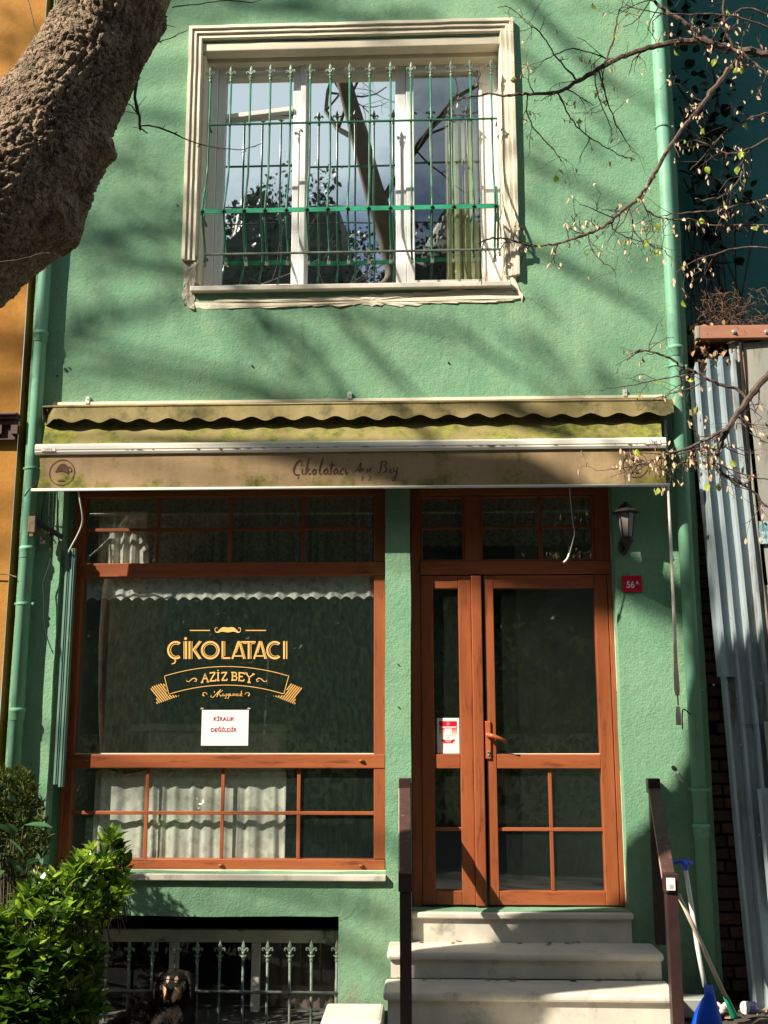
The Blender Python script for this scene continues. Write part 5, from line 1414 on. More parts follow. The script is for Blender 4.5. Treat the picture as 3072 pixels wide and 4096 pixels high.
hl = handrail('handrail', 'dark brown metal handrail on the left side of the marble steps', X_(1620, 3140, -.05), X_(1622, 3560, -.8), 0)
hr = handrail('handrail', 'dark brown metal handrail on the right side carrying a pale tag', X_(2612, 3150, -.05), X_(2684, 3560, -.8), 0)
c0 = P(2665, 3512, -.845); c1 = P(2702, 3562, -.845)
tg = thing('tag_plate', 'small cream plate on the right handrail newel', 'tag', (c0.x, -.845, c1.z))
mb = MB().box((c0.x, -.852, c1.z), (c1.x, -.8405, c0.z)); build(mb, 'plate', 'paper', tg, bevel=.002)
mb = MB().box((c0.x + .012, -.8535, c1.z + .012), (c1.x - .012, -.8524, c1.z + .03)); build(mb, 'grey_square', 'grey', tg)

# ---- broom and long handled dustpan
YD = -.62
dp = thing('dustpan', 'blue lobby dustpan with a white pole and T grip leaning by the right handrail', 'dustpan', P(2825, 4096, YD))
mb = MB().tube([P(2742, 3475, -.50), P(2762, 3600, -.53), P(2790, 3790, -.57), P(2820, 3948, -.60)], .0125, 12); build(mb, 'pole', 'whitepl', dp, smooth=True)
mb = MB().tube([P(2661, 3457, -.52), P(2690, 3452, -.51), P(2715, 3447, -.50), P(2738, 3446, -.50), P(2768, 3453, -.49)], [.006, .010, .012, .016, .011], 8); mb.tube([P(2738, 3440, -.50), P(2743, 3478, -.50)], .016, 10); build(mb, 't_grip', 'blue', dp, smooth=True)
mb = MB()
rows_ = [(3940, 2815, 2852, .02), (3985, 2816, 2860, .03), (4010, 2800, 2868, .05), (4050, 2780, 2880, .08), (4096, 2768, 2890, .11), (4160, 2764, 2898, .13), (4230, 2762, 2902, .14)]
NN = 12
for py, xa, xb_2, dpt in rows_:
    pa, pb = P(xa, py, YD), P(xb_2, py, YD); cx_ = (pa.x + pb.x) / 2; rx = (pb.x - pa.x) / 2
    for k in range(NN):
        a = 2 * math.pi * k / NN; sq = lambda v: math.copysign(abs(v) ** .6, v)
        mb.v.append((cx_ + rx * sq(math.cos(a)), YD + dpt * .5 * sq(math.sin(a)), pa.z))
for i in range(len(rows_) - 1):
    for k in range(NN): mb.f.append((i * NN + k, i * NN + (k + 1) % NN, (i + 1) * NN + (k + 1) % NN, (i + 1) * NN + k))
mb.f.append(tuple(range(NN))); mb.f.append(tuple((len(rows_) - 1) * NN + k for k in range(NN)))
build(mb, 'pan', 'blue', dp, smooth=True)
brm = thing('broom', 'pale broomstick with green socket crossing the white dustpan pole', 'broom', P(2934, 4061, -.35))
mb = MB().tube([P(2709, 3569, -.66), P(2770, 3698, -.60), P(2904, 3991, -.45)], .0115, 12); build(mb, 'stick', 'stick', brm, smooth=True)
mb = MB().tube([P(2902, 3985, -.45), P(2915, 4015, -.43), P(2934, 4061, -.40), P(2938, 4072, -.40)], [.014, .016, .020, .016], 12); build(mb, 'socket', 'greenpl', brm, smooth=True)
mb = MB().box((P(2900, 4150, -.4).x, -.44, .02), (P(2990, 4150, -.4).x, -.38, .10)); build(mb, 'brush_head', 'greenpl', brm, bevel=.01)
# raised dirt strip beside the steps
mb = MB()
for j in range(9):
    for i in range(21):
        x = 1.32 + i * .08; y = -.95 + j * .13
        mb.v.append((x, y, .125 + nz3((x, y, 0), 9) * .02 + nz3((x, y, 4), 3) * .02 - (.13 if (j == 0 or i == 20) else 0)))
for j in range(8):
    for i in range(20): mb.f.append((j * 21 + i, j * 21 + i + 1, (j + 1) * 21 + i + 1, (j + 1) * 21 + i))
struct(mb, 'soil_bank', 'dirt')
# small rubbish
cp = P(2990, 4030, -.30)
def can(name, label, px, py, Y, r, h, tilt, m1, m2):
    p = P(px, py, Y); t = thing(name, label, 'can' if 'can' in name else 'cup', p)
    mb = MB().lathe((0, 0, 0), [(r * .9, 0), (r, .004), (r, h - .006), (r * .93, h)], 16); mb.v = [tuple(tilt @ Vector(v) + p) for v in mb.v]; build(mb, 'body', m1, t, smooth=False)
    mb = MB().lathe((0, 0, h), [(r * .85, 0), (r * .98, .002), (r * .98, .008), (r * .6, .010)], 16); mb.v = [tuple(tilt @ Vector(v) + p) for v in mb.v]; build(mb, 'lid', m2, t)
    return t
can('tin_can', 'small dark blue tin with a pale lid lying beside the fence', 3018, 4032, -.28, .034, .07, Euler((rad(82), 0, rad(-58))).to_matrix(), mat('navy_label', (.06, .06, .28), (.3, .25, .4), 20, .4, .05, 20), 'whitepl')
tb_ = P(2895, 4040, -.30)
mb = MB()
for k in range(9):
    rr = random.Random(k); c = tb_ + Vector((rr.uniform(-.04, .05), rr.uniform(-.02, .02), rr.uniform(-.02, .03)))
    mb.lathe(c, [(.002, -.02), (.018, -.012), (.024, 0), (.015, .014), (.002, .02)], 7)
tag(build(mb, 'crumpled_wrapper', mat('pinkish_wrapper', (.62, .50, .44), (.50, .38, .36), 20, .6, .3, 30), None, smooth=True, origin=tb_), 'crumpled pinkish white wrapper between the blue pan and the green socket', 'litter')
gb = thing('plastic_container', 'translucent grey plastic tub behind the blue dustpan', 'container', P(2780, 4060, -.30))
pc = P(2785, 4062, -.30); mb = MB()
for (h, s_) in ((0, .075), (.09, .085), (.098, .080)): 
    mb.v += [(pc.x + a * s_, -.30 + b * s_ * .7, pc.z + h) for a, b in ((-1, -1), (1, -1), (1, 1), (-1, 1))]
mb.f = [(0, 1, 2, 3), (8, 9, 10, 11)] + [(i * 4 + k, i * 4 + (k + 1) % 4, (i + 1) * 4 + (k + 1) % 4, (i + 1) * 4 + k) for i in range(2) for k in range(4)]
build(mb, 'tub', mat('grey_tub', (.36, .38, .34), (.30, .32, .29), 10, .4, .05, 20), gb, bevel=.014)

# ---- basement grille
bg_ = thing('basement_grille', 'faded iron grille with fleur de lis tips before the basement window', 'grille', (-1.2, .02, 0))
for px in (-30, 380, 426, 516, 609, 701, 789, 879, 972, 1070, 1159, 1245, 1347):
    if px < 400: continue
    x = X_(px, 3850, .02); zt3 = P(px, 3845, .02).z
    mb = MB().tube([(x, .02, -.34), (x + R.uniform(-.004, .004), .02, 0), (x, .02, zt3 + .004)], .0082, 8); b = build(mb, 'bar', 'oldiron', bg_, smooth=True)
    place('finial', FLEUR, b, (x, .02, zt3), (0, 0, R.uniform(-.3, .3)))
mb = MB().tube([(-2.22, .008, .178), (-1.2, .008, .176), (-.538, .008, .174)], .0095, 8); mb.tube([(-2.22, .008, -.26), (-.538, .008, -.26)], .0095, 8); build(mb, 'cross_rail', 'oldiron', bg_, smooth=True)
mb = MB(); x = X_(827, 4080, .04); mb.tube([(x, .03, -.3), (x + .005, .03, .07)], .006, 6); build(mb, 'short_bar', 'oldiron', bg_)

# ---- the dog
def skin(chain, name, m, parent, levels=2, root=0):
    """chain: list of (x,y,z,r,parentindex)"""
    me = bpy.data.meshes.new(name)
    me.from_pydata([c[:3] for c in chain], [(i, c[4]) for i, c in enumerate(chain) if c[4] is not None], [])
    o = bpy.data.objects.new(name, me); COL.objects.link(o)
    s = o.modifiers.new('skin', 'SKIN'); s.use_smooth_shade = True
    for i, c in enumerate(chain):
        sv = me.skin_vertices[0].data[i]; r_ = c[3]; sv.radius = (r_, r_) if not isinstance(r_, tuple) else r_
        sv.use_root = (i == root)
    o.modifiers.new('sub', 'SUBSURF').levels = levels; o.modifiers['sub'].render_levels = levels
    dg = bpy.context.evaluated_depsgraph_get(); me2 = bpy.data.meshes.new_from_object(o.evaluated_get(dg)); bpy.data.objects.remove(o)
    me2.materials.clear(); me2.materials.append(m)
    for p in me2.polygons: p.use_smooth = True
    ob = bpy.data.objects.new(name, me2); link(ob, parent); return ob
HD = P(688, 3950, -.34)     # centre of the face
DOGB = Vector((HD.x - .02, -.15, 0.0))
dog = thing('dog', 'black and tan long haired dog lying in the dark in front of the basement grille', 'dog', DOGB)
rel = HD - DOGB
hx_, hy_, hz_ = rel.x, rel.y, rel.z
def furmat():
    m, t, b, N, K = nodes('black_and_tan_coat')
    co = N.new('ShaderNodeTexCoord'); sx = N.new('ShaderNodeSeparateXYZ'); K(co.outputs['Object'], sx.inputs[0])
    def blob(cx, cz, rx, rz, ymax):
        # 1 inside an ellipse on the face, symmetric in x
        ax = N.new('ShaderNodeMath'); ax.operation = 'SUBTRACT'; K(sx.outputs['X'], ax.inputs[0]); ax.inputs[1].default_value = hx_
        ab = N.new('ShaderNodeMath'); ab.operation = 'ABSOLUTE'; K(ax.outputs[0], ab.inputs[0])
        a2 = N.new('ShaderNodeMath'); a2.operation = 'SUBTRACT'; K(ab.outputs[0], a2.inputs[0]); a2.inputs[1].default_value = cx
        a3 = N.new('ShaderNodeMath'); a3.operation = 'DIVIDE'; K(a2.outputs[0], a3.inputs[0]); a3.inputs[1].default_value = rx
        a4 = N.new('ShaderNodeMath'); a4.operation = 'POWER'; K(a3.outputs[0], a4.inputs[0]); a4.inputs[1].default_value = 2
        b2 = N.new('ShaderNodeMath'); b2.operation = 'SUBTRACT'; K(sx.outputs['Z'], b2.inputs[0]); b2.inputs[1].default_value = hz_ + cz
        b3 = N.new('ShaderNodeMath'); b3.operation = 'DIVIDE'; K(b2.outputs[0], b3.inputs[0]); b3.inputs[1].default_value = rz
        b4 = N.new('ShaderNodeMath'); b4.operation = 'POWER'; K(b3.outputs[0], b4.inputs[0]); b4.inputs[1].default_value = 2
        s_ = N.new('ShaderNodeMath'); K(a4.outputs[0], s_.inputs[0]); K(b4.outputs[0], s_.inputs[1])
        nn = N.new('ShaderNodeTexNoise'); nn.inputs['Scale'].default_value = 60; K(co.outputs['Object'], nn.inputs['Vector'])
        s2 = N.new('ShaderNodeMath'); K(s_.outputs[0], s2.inputs[0]); K(nn.outputs[0], s2.inputs[1])
        mr = N.new('ShaderNodeMapRange'); mr.inputs['From Min'].default_value = 1.9; mr.inputs['From Max'].default_value = 1.1; K(s2.outputs[0], mr.inputs[0])
        yl = N.new('ShaderNodeMath'); yl.operation = 'LESS_THAN'; K(sx.outputs['Y'], yl.inputs[0]); yl.inputs[1].default_value = hy_ + ymax
        mm = N.new('ShaderNodeMath'); mm.operation = 'MULTIPLY'; K(mr.outputs[0], mm.inputs[0]); K(yl.outputs[0], mm.inputs[1])
        return mm.outputs[0]
    n = N.new('ShaderNodeTexNoise'); n.inputs['Scale'].default_value = 14; n.inputs['Detail'].default_value = 6; K(co.outputs['Object'], n.inputs['Vector'])
    r = N.new('ShaderNodeValToRGB'); r.color_ramp.elements[0].position = .4; r.color_ramp.elements[1].position = .75
    r.color_ramp.elements[0].color = (.008, .007, .007, 1); r.color_ramp.elements[1].color = (.035, .024, .018, 1); K(n.outputs[0], r.inputs[0])
    out = r.outputs[0]
    for bl, col in ((blob(.024, .043, .009, .015, .06), (.40, .27, .20)), (blob(.034, -.030, .017, .042, .06), (.55, .33, .18)), (blob(.058, .0, .014, .030, .10), (.22, .18, .15))):
        mx_ = N.new('ShaderNodeMixRGB'); K(bl, mx_.inputs[0]); K(out, mx_.inputs[1]); mx_.inputs[2].default_value = (*col, 1); out = mx_.outputs[0]
    K(out, b.inputs['Base Color']); b.inputs['Roughness'].default_value = .85; b.inputs['Specular IOR Level'].default_value = .15
    nb = N.new('ShaderNodeTexNoise'); nb.inputs['Scale'].default_value = 120; K(co.outputs['Object'], nb.inputs['Vector'])
    bp = N.new('ShaderNodeBump'); bp.inputs['Strength'].default_value = .8; bp.inputs['Distance'].default_value = .005; K(nb.outputs[0], bp.inputs['Height']); K(bp.outputs[0], b.inputs['Normal'])
    return m
M['fur'] = furmat()
ch = [
 (.02, .06, .16, .10, None),            # 0 pelvis (behind, left)
 (-.08, .08, .14, .11, 0), (-.17, .08, .11, .10, 1), (-.24, .06, .07, .06, 2),      # 1-3 rump going left
 (.03, -.02, .17, .115, 0),             # 4 chest
 (hx_, hy_ + .12, hz_ - .07, .085, 4),   # 5 neck
 (hx_, hy_ + .07, hz_ + .025, .090, 5),   # 6 skull back
 (hx_, hy_ + .035, hz_ + .020, .076, 6), # 7 brow
 (hx_, hy_ - .01, hz_ - .028, .042, 7),   # 8 muzzle root
 (hx_, hy_ - .055, hz_ - .052, .031, 8),  # 9 muzzle
 (hx_, hy_ - .085, hz_ - .058, .024, 9),  # 10 nose end
 (.09, -.13, .10, .045, 4), (.11, -.24, .04, .034, 11), (.11, -.36, .032, .034, 12),  # right foreleg lying forward
 (-.04, -.12, .10, .045, 4), (-.07, -.22, .04, .034, 14), (-.07, -.34, .032, .034, 15),
 (-.20, -.04, .07, .055, 2), (-.17, -.12, .04, .035, 17), (-.12, -.17, .028, .028, 18),   # folded hind leg
 (-.32, .02, .04, .033, 3), (-.38, -.05, .03, .026, 20), (-.38, -.14, .026, .020, 21),  # tail
]
body = skin(ch, 'body', M['fur'], dog)
for s in (-1, 1):
    ears = [(hx_ + s * .055, hy_ + .06, hz_ + .070, .016, None), (hx_ + s * .085, hy_ + .055, hz_ + .055, (.030, .014), 0), (hx_ + s * .105, hy_ + .045, hz_ + .010, (.034, .012), 1), (hx_ + s * .108, hy_ + .04, hz_ - .040, (.026, .010), 2), (hx_ + s * .100, hy_ + .035, hz_ - .075, .010, 3)]
    skin(ears, 'ear', M['fur'], dog)
    mb = MB().lathe((0, 0, 0), [(.0005, -.009), (.006, -.007), (.009, 0), (.006, .007), (.0005, .009)], 10); me = mesh_of(mb, 'eye', 'eye', True); o = bpy.data.objects.new('eye', me); link(o, dog); o.location = (hx_ + s * .030, hy_ - .022, hz_ + .016)
mb = MB().lathe((0, 0, 0), [(.001, -.012), (.012, -.009), (.016, 0), (.013, .008), (.002, .012)], 12); o = bpy.data.objects.new('nose', mesh_of(mb, 'nose', 'eye', True)); link(o, dog); o.location = (hx_, hy_ - .106, hz_ - .050)
mb = MB().tube([(-.022, 0, -.004), (-.012, -.006, -.012), (0, -.008, -.006), (.012, -.006, -.012), (.022, 0, -.004)], .0022, 5); o = bpy.data.objects.new('mouth', mesh_of(mb, 'mouth', 'black')); link(o, dog); o.location = (hx_, hy_ - .098, hz_ - .074)
# shaggy coat: thin locks rooted in the skin
fm = MB(); RF = random.Random(4)
me = body.data
polys = list(me.polygons)
wts = [p.area for p in polys]
for p in RF.choices(polys, wts, k=15000):
    c = p.center; nrm = p.normal
    vs = [me.vertices[i].co for i in p.vertices]; a = RF.random(); bq = RF.random()
    q = vs[0].lerp(vs[1], a).lerp(vs[-1].lerp(vs[-2], a), bq)
    face = (abs(q.x - hx_) < .055 and q.y < hy_ + .03 and q.z > hz_ - .10)
    L_ = RF.uniform(.006, .012) if face else RF.uniform(.018, .042)
    side_ = nrm.cross(Vector((RF.uniform(-1, 1), RF.uniform(-1, 1), RF.uniform(-1, 1)))).normalized() * (.0007 if face else .0014)
    down = Vector((RF.uniform(-.3, .3), .15, -.9)) if not face else Vector((0, .6, .5))
    d = (nrm * .55 + down * .8).normalized()
    mid = q + d * L_ * .5 + nrm * .003; tip = q + d * L_ + Vector((0, 0, -.25 * L_))
    fm.add([q - side_, q + side_, mid + side_ * .7, mid - side_ * .7, tip], [(0, 1, 2, 3), (3, 2, 4)])
me3 = bpy.data.meshes.new('coat'); me3.from_pydata(fm.v, [], fm.f); me3.materials.append(M['fur']); o = bpy.data.objects.new('coat', me3); link(o, dog)

# ================================================================== PLANTS
def leaf_mesh(name, L_, W_, m, curl=.15, fold=.25, n=4):
    """leaf lying along +x, tip at x=L"""
    mb = MB(); prof = [0, .75, 1.0, .72, 0] if n == 4 else [0, .9, 1.0, .6, 0]
    for i in range(n + 1):
        t = i / n; wv = prof[i] * W_ / 2; z = -curl * L_ * t * t
        if i in (0, n): mb.v.append((L_ * t, 0, z))
        else: mb.v += [(L_ * t, -wv, z + fold * wv), (L_ * t, 0, z), (L_ * t, wv, z + fold * wv)]
    mb.f = [(0, 1, 2), (0, 2, 3)]
    for i in range(n - 2):
        b = 1 + 3 * i; mb.f += [(b, b + 3, b + 4, b + 1), (b + 1, b + 4, b + 5, b + 2)]
    b = 1 + 3 * (n - 2); e = len(mb.v) - 1; mb.f += [(b, e, b + 1), (b + 1, e, b + 2)]
    me = mesh_of(mb, name, m, False); return me, mb


def basis(d, roll):
    d = Vector(d).normalized(); up = Vector((0, 0, 1)) if abs(d.z) < .95 else Vector((0, 1, 0))
    y = up.cross(d).normalized(); z = d.cross(y)
    y2 = y * math.cos(roll) + z * math.sin(roll); z2 = d.cross(y2)
    return Matrix((d, y2, z2)).transposed()


def leaves(parent, specs, tmpl, me, mat_name, keep=290, nm='leaf', stuff_name='foliage', me2=None):
    """specs: (pos, dir, roll, scale, young). the front ones become parts, the rest one stuff part"""
    specs = sorted(specs, key=lambda s: (s[0] - Vector((0, -CAM_D, EYE))).length / s[3])
    og = ORG[parent.name]
    for s in specs[:keep]:
        o = bpy.data.objects.new(nm, me2 if (s[4] and me2) else me); link(o, parent)
        m4 = basis(s[1], s[2]).to_4x4(); m4 = Matrix.Translation(s[0] - og) @ m4 @ Matrix.Scale(s[3], 4)
        o.matrix_local = m4
    rest = specs[keep:]
    for young in (False, True):
        mb = MB()
        for s in rest:
            if bool(s[4]) != young: continue
            bm3 = basis(s[1], s[2]) * s[3]
            mb.add([bm3 @ Vector(v) + s[0] for v in tmpl.v], tmpl.f)
        if mb.v:
            mm = (me2 or me).materials[0] if young else me.materials[0]
            o = build(mb, stuff_name, mm, parent, fix=False); o['kind'] = 'stuff'


def inpoly(p, poly):
    x, y = p; c = False; n = len(poly)
    for i in range(n):
        x1, y1 = poly[i]; x2, y2 = poly[(i + 1) % n]
        if (y1 > y) != (y2 > y) and x < (x2 - x1) * (y - y1) / (y2 - y1) + x1: c = not c
    return c
# laurel bush
lb = thing('laurel_bush', 'glossy yellow green evergreen bush at the lower left corner', 'bush', (-2.1, -1.0, 0))
LBP = [(-300, 3680), (-100, 3640), (0, 3655), (60, 3600), (130, 3560), (200, 3530), (215, 3500), (270, 3460), (330, 3440), (345, 3400), (380, 3385), (400, 3410), (425, 3345), (455, 3360), (480, 3420), (520, 3480), (522, 3560), (500, 3610), (470, 3650), (440, 3700), (400, 3740), (385, 3800), (400, 3860), (385, 3950), (400, 4010), (370, 4100), (380, 4300), (-300, 4300)]
RL = random.Random(21)
tm_me, tm = leaf_mesh('leaf', .078, .034, 'laurel', .14, .28); ty_me, _ = leaf_mesh('young_leaf', .074, .032, 'laurel_y', .10, .32)
ty_me.name = 'leaf'
specs = []; stems = MB()
cnt = 0
while cnt < 760:
    px, py = RL.uniform(-300, 525), RL.uniform(3340, 4300)
    if not inpoly((px, py), LBP): continue
    # depth: front surface bulges toward the viewer
    ed = min(1, max(0, (520 - px) / 300)) * min(1, max(0, (py - 3350) / 320))
    yf = -.95 - .42 * ed; y = yf + abs(RL.gauss(0, .13)) if RL.random() < .8 else yf + RL.uniform(0, .5)
    pos = P(px, py, y); top = py < 3760 - (px) * .55 + 60 * RL.random()
    young = RL.random() < (.55 if py < 3850 else .15)
    if nz3((pos.x, pos.z, 0), 5, 3) < -.22 and not young: continue
    ax = Vector((RL.gauss(.1, .28), RL.gauss(-.35, .25), RL.gauss(1, .2))).normalized()
    nL = RL.choice((5, 6, 7, 8)); ph = RL.random() * 6.28; ortho = ax.orthogonal().normalized(); o2 = ax.cross(ortho)
    for k in range(nL):
        a = ph + k * 2.4; el = .25 + .6 * (k / nL)
        d = (ax * (1.15 - el) + (ortho * math.cos(a) + o2 * math.sin(a)) * (.35 + el * .75)).normalized()
        specs.append((pos + ax * (.004 * (nL - k)), d, RL.uniform(-.5, .5), RL.uniform(.62, 1.38) * (.9 if young else 1.0) , young))
    stems.tube([pos, pos - ax * .06, pos - ax * .10 + Vector((0, .06, -.05))], [.002, .0025, .003], 4, cap=False)
    cnt += 1
leaves(lb, specs, tm, tm_me, 'laurel', 290, me2=ty_me)
for k in range(14):
    x = RL.uniform(-2.6, -1.7); base = Vector((x * .3 - 1.45, -.95, 0)); tipp = Vector((x, -1.0 + RL.uniform(-.2, .3), RL.uniform(.5, 1.0)))
    stems.tube([base, base.lerp(tipp, .5) + Vector((RL.uniform(-.05, .05), 0, .03)), tipp], [.012, .008, .004], 6, cap=False)
build(stems, 'stems', 'twigdark', lb, fix=False)

# conifer
cf_ = thing('conifer_shrub', 'small golden tipped conifer behind the laurel bush at the left edge', 'shrub', (-2.5, -.55, 0))
sp_me, sp = leaf_mesh('spray', .050, .0095, 'conifer', .2, .1)
RN = random.Random(31); mbc = MB()
CP = [(-250, 3250), (-100, 3120), (0, 3075), (40, 3085), (70, 3060), (110, 3100), (140, 3150), (160, 3200), (190, 3230), (185, 3300), (200, 3370), (170, 3450), (190, 3500), (160, 3620), (0, 3720), (-250, 3720)]
for k in range(4200):
    px, py = RN.uniform(-250, 215), RN.uniform(3040, 3720)
    if not inpoly((px, py), CP): continue
    y = -.62 + RN.uniform(-.16, .25); pos = P(px, py, y)
    if nz3((pos.x, pos.y, pos.z), 7, 1) < -.18: continue
    ax = Vector((RN.gauss(.1, .4), RN.gauss(-.3, .35), RN.gauss(.9, .25))).normalized(); ortho = ax.orthogonal().normalized(); o2 = ax.cross(ortho)
    for q in range(9):
        a = RN.random() * 6.28; d = (ax + (ortho * math.cos(a) + o2 * math.sin(a)) * RN.uniform(.2, .75)).normalized()
        b3 = basis(d, RN.uniform(-1, 1)) * RN.uniform(.55, 1.05)
        mbc.add([b3 @ Vector(v) + pos for v in sp.v], sp.f)
o = build(mbc, 'foliage', 'conifer', cf_, fix=False); o['kind'] = 'stuff'
mb = MB().tube([(-2.5, -.55, 0), (-2.48, -.55, .8), (-2.5, -.55, 1.35)], [.025, .018, .006], 8); build(mb, 'trunk', 'twigdark', cf_)
# broad leaved plant
bp_ = thing('broad_leaved_plant', 'dull green broad leaved stems between the conifer and the bush', 'plant', (-2.15, -.95, 0))
bl_me, bl = leaf_mesh('leaf', .13, .070, 'broad', .22, .25); bln_me, bln = leaf_mesh('leaf', .14, .038, 'broad', .18, .25)
BL = [((60, 3345), (-.5, -.5, .6), 1.1, 0), ((95, 3300), (.75, -.3, .1), 1.3, 1), ((50, 3350), (.1, -.6, .75), 1.0, 0), ((30, 3355), (.8, -.4, -.35), 1.1, 1), ((70, 3490), (.7, -.3, .1), 1.2, 0), ((110, 3460), (.7, -.5, .5), .9, 0), ((45, 3420), (-.7, -.5, .2), 1.1, 0), ((60, 3560), (.8, -.4, -.1), 1.1, 0), ((-20, 3480), (.4, -.8, .1), 1.2, 0), ((160, 3465), (.8, -.2, .15), .8, 1), ((20, 3420), (.9, -.3, -.5), 1.0, 0), ((80, 3600), (.3, -.8, .3), .9, 0), ((15, 3380), (-.6, -.5, -.3), 1.0, 0), ((120, 3520), (.5, -.6, -.5), .8, 0)]
sm = MB()
for (px, py), d, s, kind in BL:
    p = P(px, py, -.98); o = bpy.data.objects.new('leaf', bln_me if kind else bl_me); link(o, bp_); o.matrix_local = Matrix.Translation(p - ORG[bp_.name]) @ basis(d, R.uniform(-.4, .4)).to_4x4() @ Matrix.Scale(s, 4)
    sm.tube([p, p + Vector((-.02, .03, -.10)), Vector((p.x * .5 - 1.08, -.95, .3))], [.003, .004, .006], 5, cap=False)
sm.tube([P(60, 3330, -.97), P(50, 3450, -.97), P(62, 3600, -.97), P(70, 3800, -.95)], [.004, .006, .007, .008], 6)
build(sm, 'stems', 'twigdark', bp_, fix=False)
by = thing('yellow_sprout', 'slim yellowish sprout standing among the broad leaves', 'sprout', P(145, 3530, -1.0))
mb = MB()
for a, b_ in (((143, 3530), (150, 3475)), ((150, 3480), (140, 3440)), ((150, 3480), (165, 3452)), ((148, 3500), (133, 3478))): mb.tube([P(*a, -1.0), P((a[0] + b_[0]) / 2, (a[1] + b_[1]) / 2, -1.0), P(*b_, -1.0)], [.003, .006, .002], 6)
build(mb, 'shoots', mat('sprout_skin', (.45, .36, .14), (.35, .30, .10), 20, .6, .1, 30), by, smooth=True)

# ---- ivy on the teal wall
iv = thing('climbing_ivy', 'dark leaved ivy climbing the teal wall behind the branches', 'ivy', (2.3, 1.2, 3.5))
iv_me, ivt = leaf_mesh('leaf', .075, .065, 'ivy', .2, .2); RI = random.Random(12); specs = []; sm = MB()
vines = [[(2700, 180), (2735, 60), (2760, -60)], [(2690, 280), (2720, 350), (2790, 430), (2840, 480), (2900, 560)], [(2720, 420), (2760, 500), (2800, 620), (2770, 720), (2790, 860), (2760, 1150)], [(2800, 640), (2880, 720), (2920, 790), (3000, 810), (3060, 860)], [(2870, 400), (2860, 500), (2830, 620)], [(2740, 700), (2790, 800), (2850, 880), (2960, 920)], [(2760, 1000), (2850, 1040), (2920, 1050)], [(2780, 100), (2830, 180), (2860, 300), (2880, 420)], [(2740, 560), (2850, 590), (2930, 620)]]
for v in vines:
    pts = [P(a, b, 1.2) for a, b in v]; sm.tube([p + Vector((0, RI.uniform(0, .06), 0)) for p in pts], .009, 5, cap=False)
    for a, b in zip(pts, pts[1:]):
        n = int((b - a).length / .022)
        for k in range(n):
            if RI.random() < .25: continue
            p = a.lerp(b, (k + RI.random()) / n) + Vector((RI.gauss(0, .075), RI.uniform(-.10, .03), RI.gauss(0, .06)))
            specs.append((p, Vector((RI.gauss(.2, .7), -.5, RI.gauss(-.2, .6))), RI.uniform(-.6, .6), RI.uniform(.8, 1.4), 0))
leaves(iv, specs, ivt, iv_me, 'ivy', 290)
for k in range(14):
    x = X_(2755, 1200, 1.2) + RI.uniform(0, .35); sm.tube([(x, 1.22, 3.9), (x + RI.uniform(-.1, .15), 1.2, 4.9), (x + RI.uniform(-.2, .3), 1.2, 5.6)], .006, 4, cap=False)
build(sm, 'stems', 'twigdark', iv, fix=False)
# dead vines on the brick wall
dv = thing('dead_vines', 'tangle of dry brown creeper over the broken brickwork', 'dead creeper', (2.0, .05, 3.9))
mb = MB(); RD = random.Random(9)
for k in range(420):
    px, py = RD.uniform(2765, 2960), RD.uniform(1200, 1480)
    if RD.random() < .3: px = RD.uniform(2800, 3080); py = RD.uniform(1150, 1310)
    elif px > 2900 and py > 1340: continue
    p = P(px, py, .02 + RD.uniform(-.03, .08)); pts = [p]; d = Vector((RD.gauss(0, 1), RD.gauss(0, .3), RD.gauss(-.2, 1))).normalized()
    for q in range(4): d = (d + Vector((RD.gauss(0, .5), RD.gauss(0, .2), RD.gauss(-.1, .5)))).normalized(); pts.append(pts[-1] + d * RD.uniform(.012, .035))
    mb.tube(pts, .0016, 3, cap=False)
o = build(mb, 'vine_tangle', mat('dry_vine', (.20, .11, .065), (.10, .06, .04), 12, .95, .1, 30), dv, fix=False); o['kind'] = 'stuff'
dl_me, dlt = leaf_mesh('dry_leaf', .05, .03, 'bud', .5, .5); dl_me.materials.clear(); dl_me.materials.append(mat('dry_leaf', (.36, .24, .12), (.22, .13, .07), 20, .8, .1, 30, rnd=.3))
for k in range(46):
    px, py = RD.uniform(2770, 2920), RD.uniform(1270, 1480)
    o = bpy.data.objects.new('dry_leaf', dl_me); link(o, dv); o.matrix_local = Matrix.Translation(P(px, py, -.02) - ORG[dv.name]) @ basis((RD.gauss(0, 1), -.4, RD.gauss(-.4, .7)), RD.uniform(-1, 1)).to_4x4() @ Matrix.Scale(RD.uniform(.6, 1.2), 4)

# ================================================================== TREES
def grow(mb, p, d, r, L_, depth, rng, tips=None, sides=5, wig=.25, br=3, droop=0, spread=.8, shrink=.62, segs=4):
    pts = [Vector(p)]; rs = [r]; d = Vector(d).normalized()
    for i in range(segs):
        d = (d + Vector((rng.gauss(0, wig), rng.gauss(0, wig * .8), rng.gauss(0, wig) - droop))).normalized()
        pts.append(pts[-1] + d * L_ / segs); rs.append(r * (1 - .5 * (i + 1) / segs))
    mb.tube(pts, rs, sides if r > .004 else 4, cap=False)
    if tips is not None:
        for i, q in enumerate(pts[1:]): tips.append((q, d.copy(), depth, rs[i + 1]))
    if depth <= 0: return
    for k in range(br):
        i = rng.randint(1, segs); o = d.orthogonal().normalized(); o.rotate(Matrix.Rotation(rng.random() * 6.28, 3, d))
        nd = (d * (1 - spread * .5) + o * spread * rng.uniform(.6, 1.2)).normalized()
        grow(mb, pts[i], nd, rs[i] * rng.uniform(.55, .8), L_ * shrink * rng.uniform(.7, 1.2), depth - 1, rng, tips, sides, wig, br, droop, spread, shrink, segs)


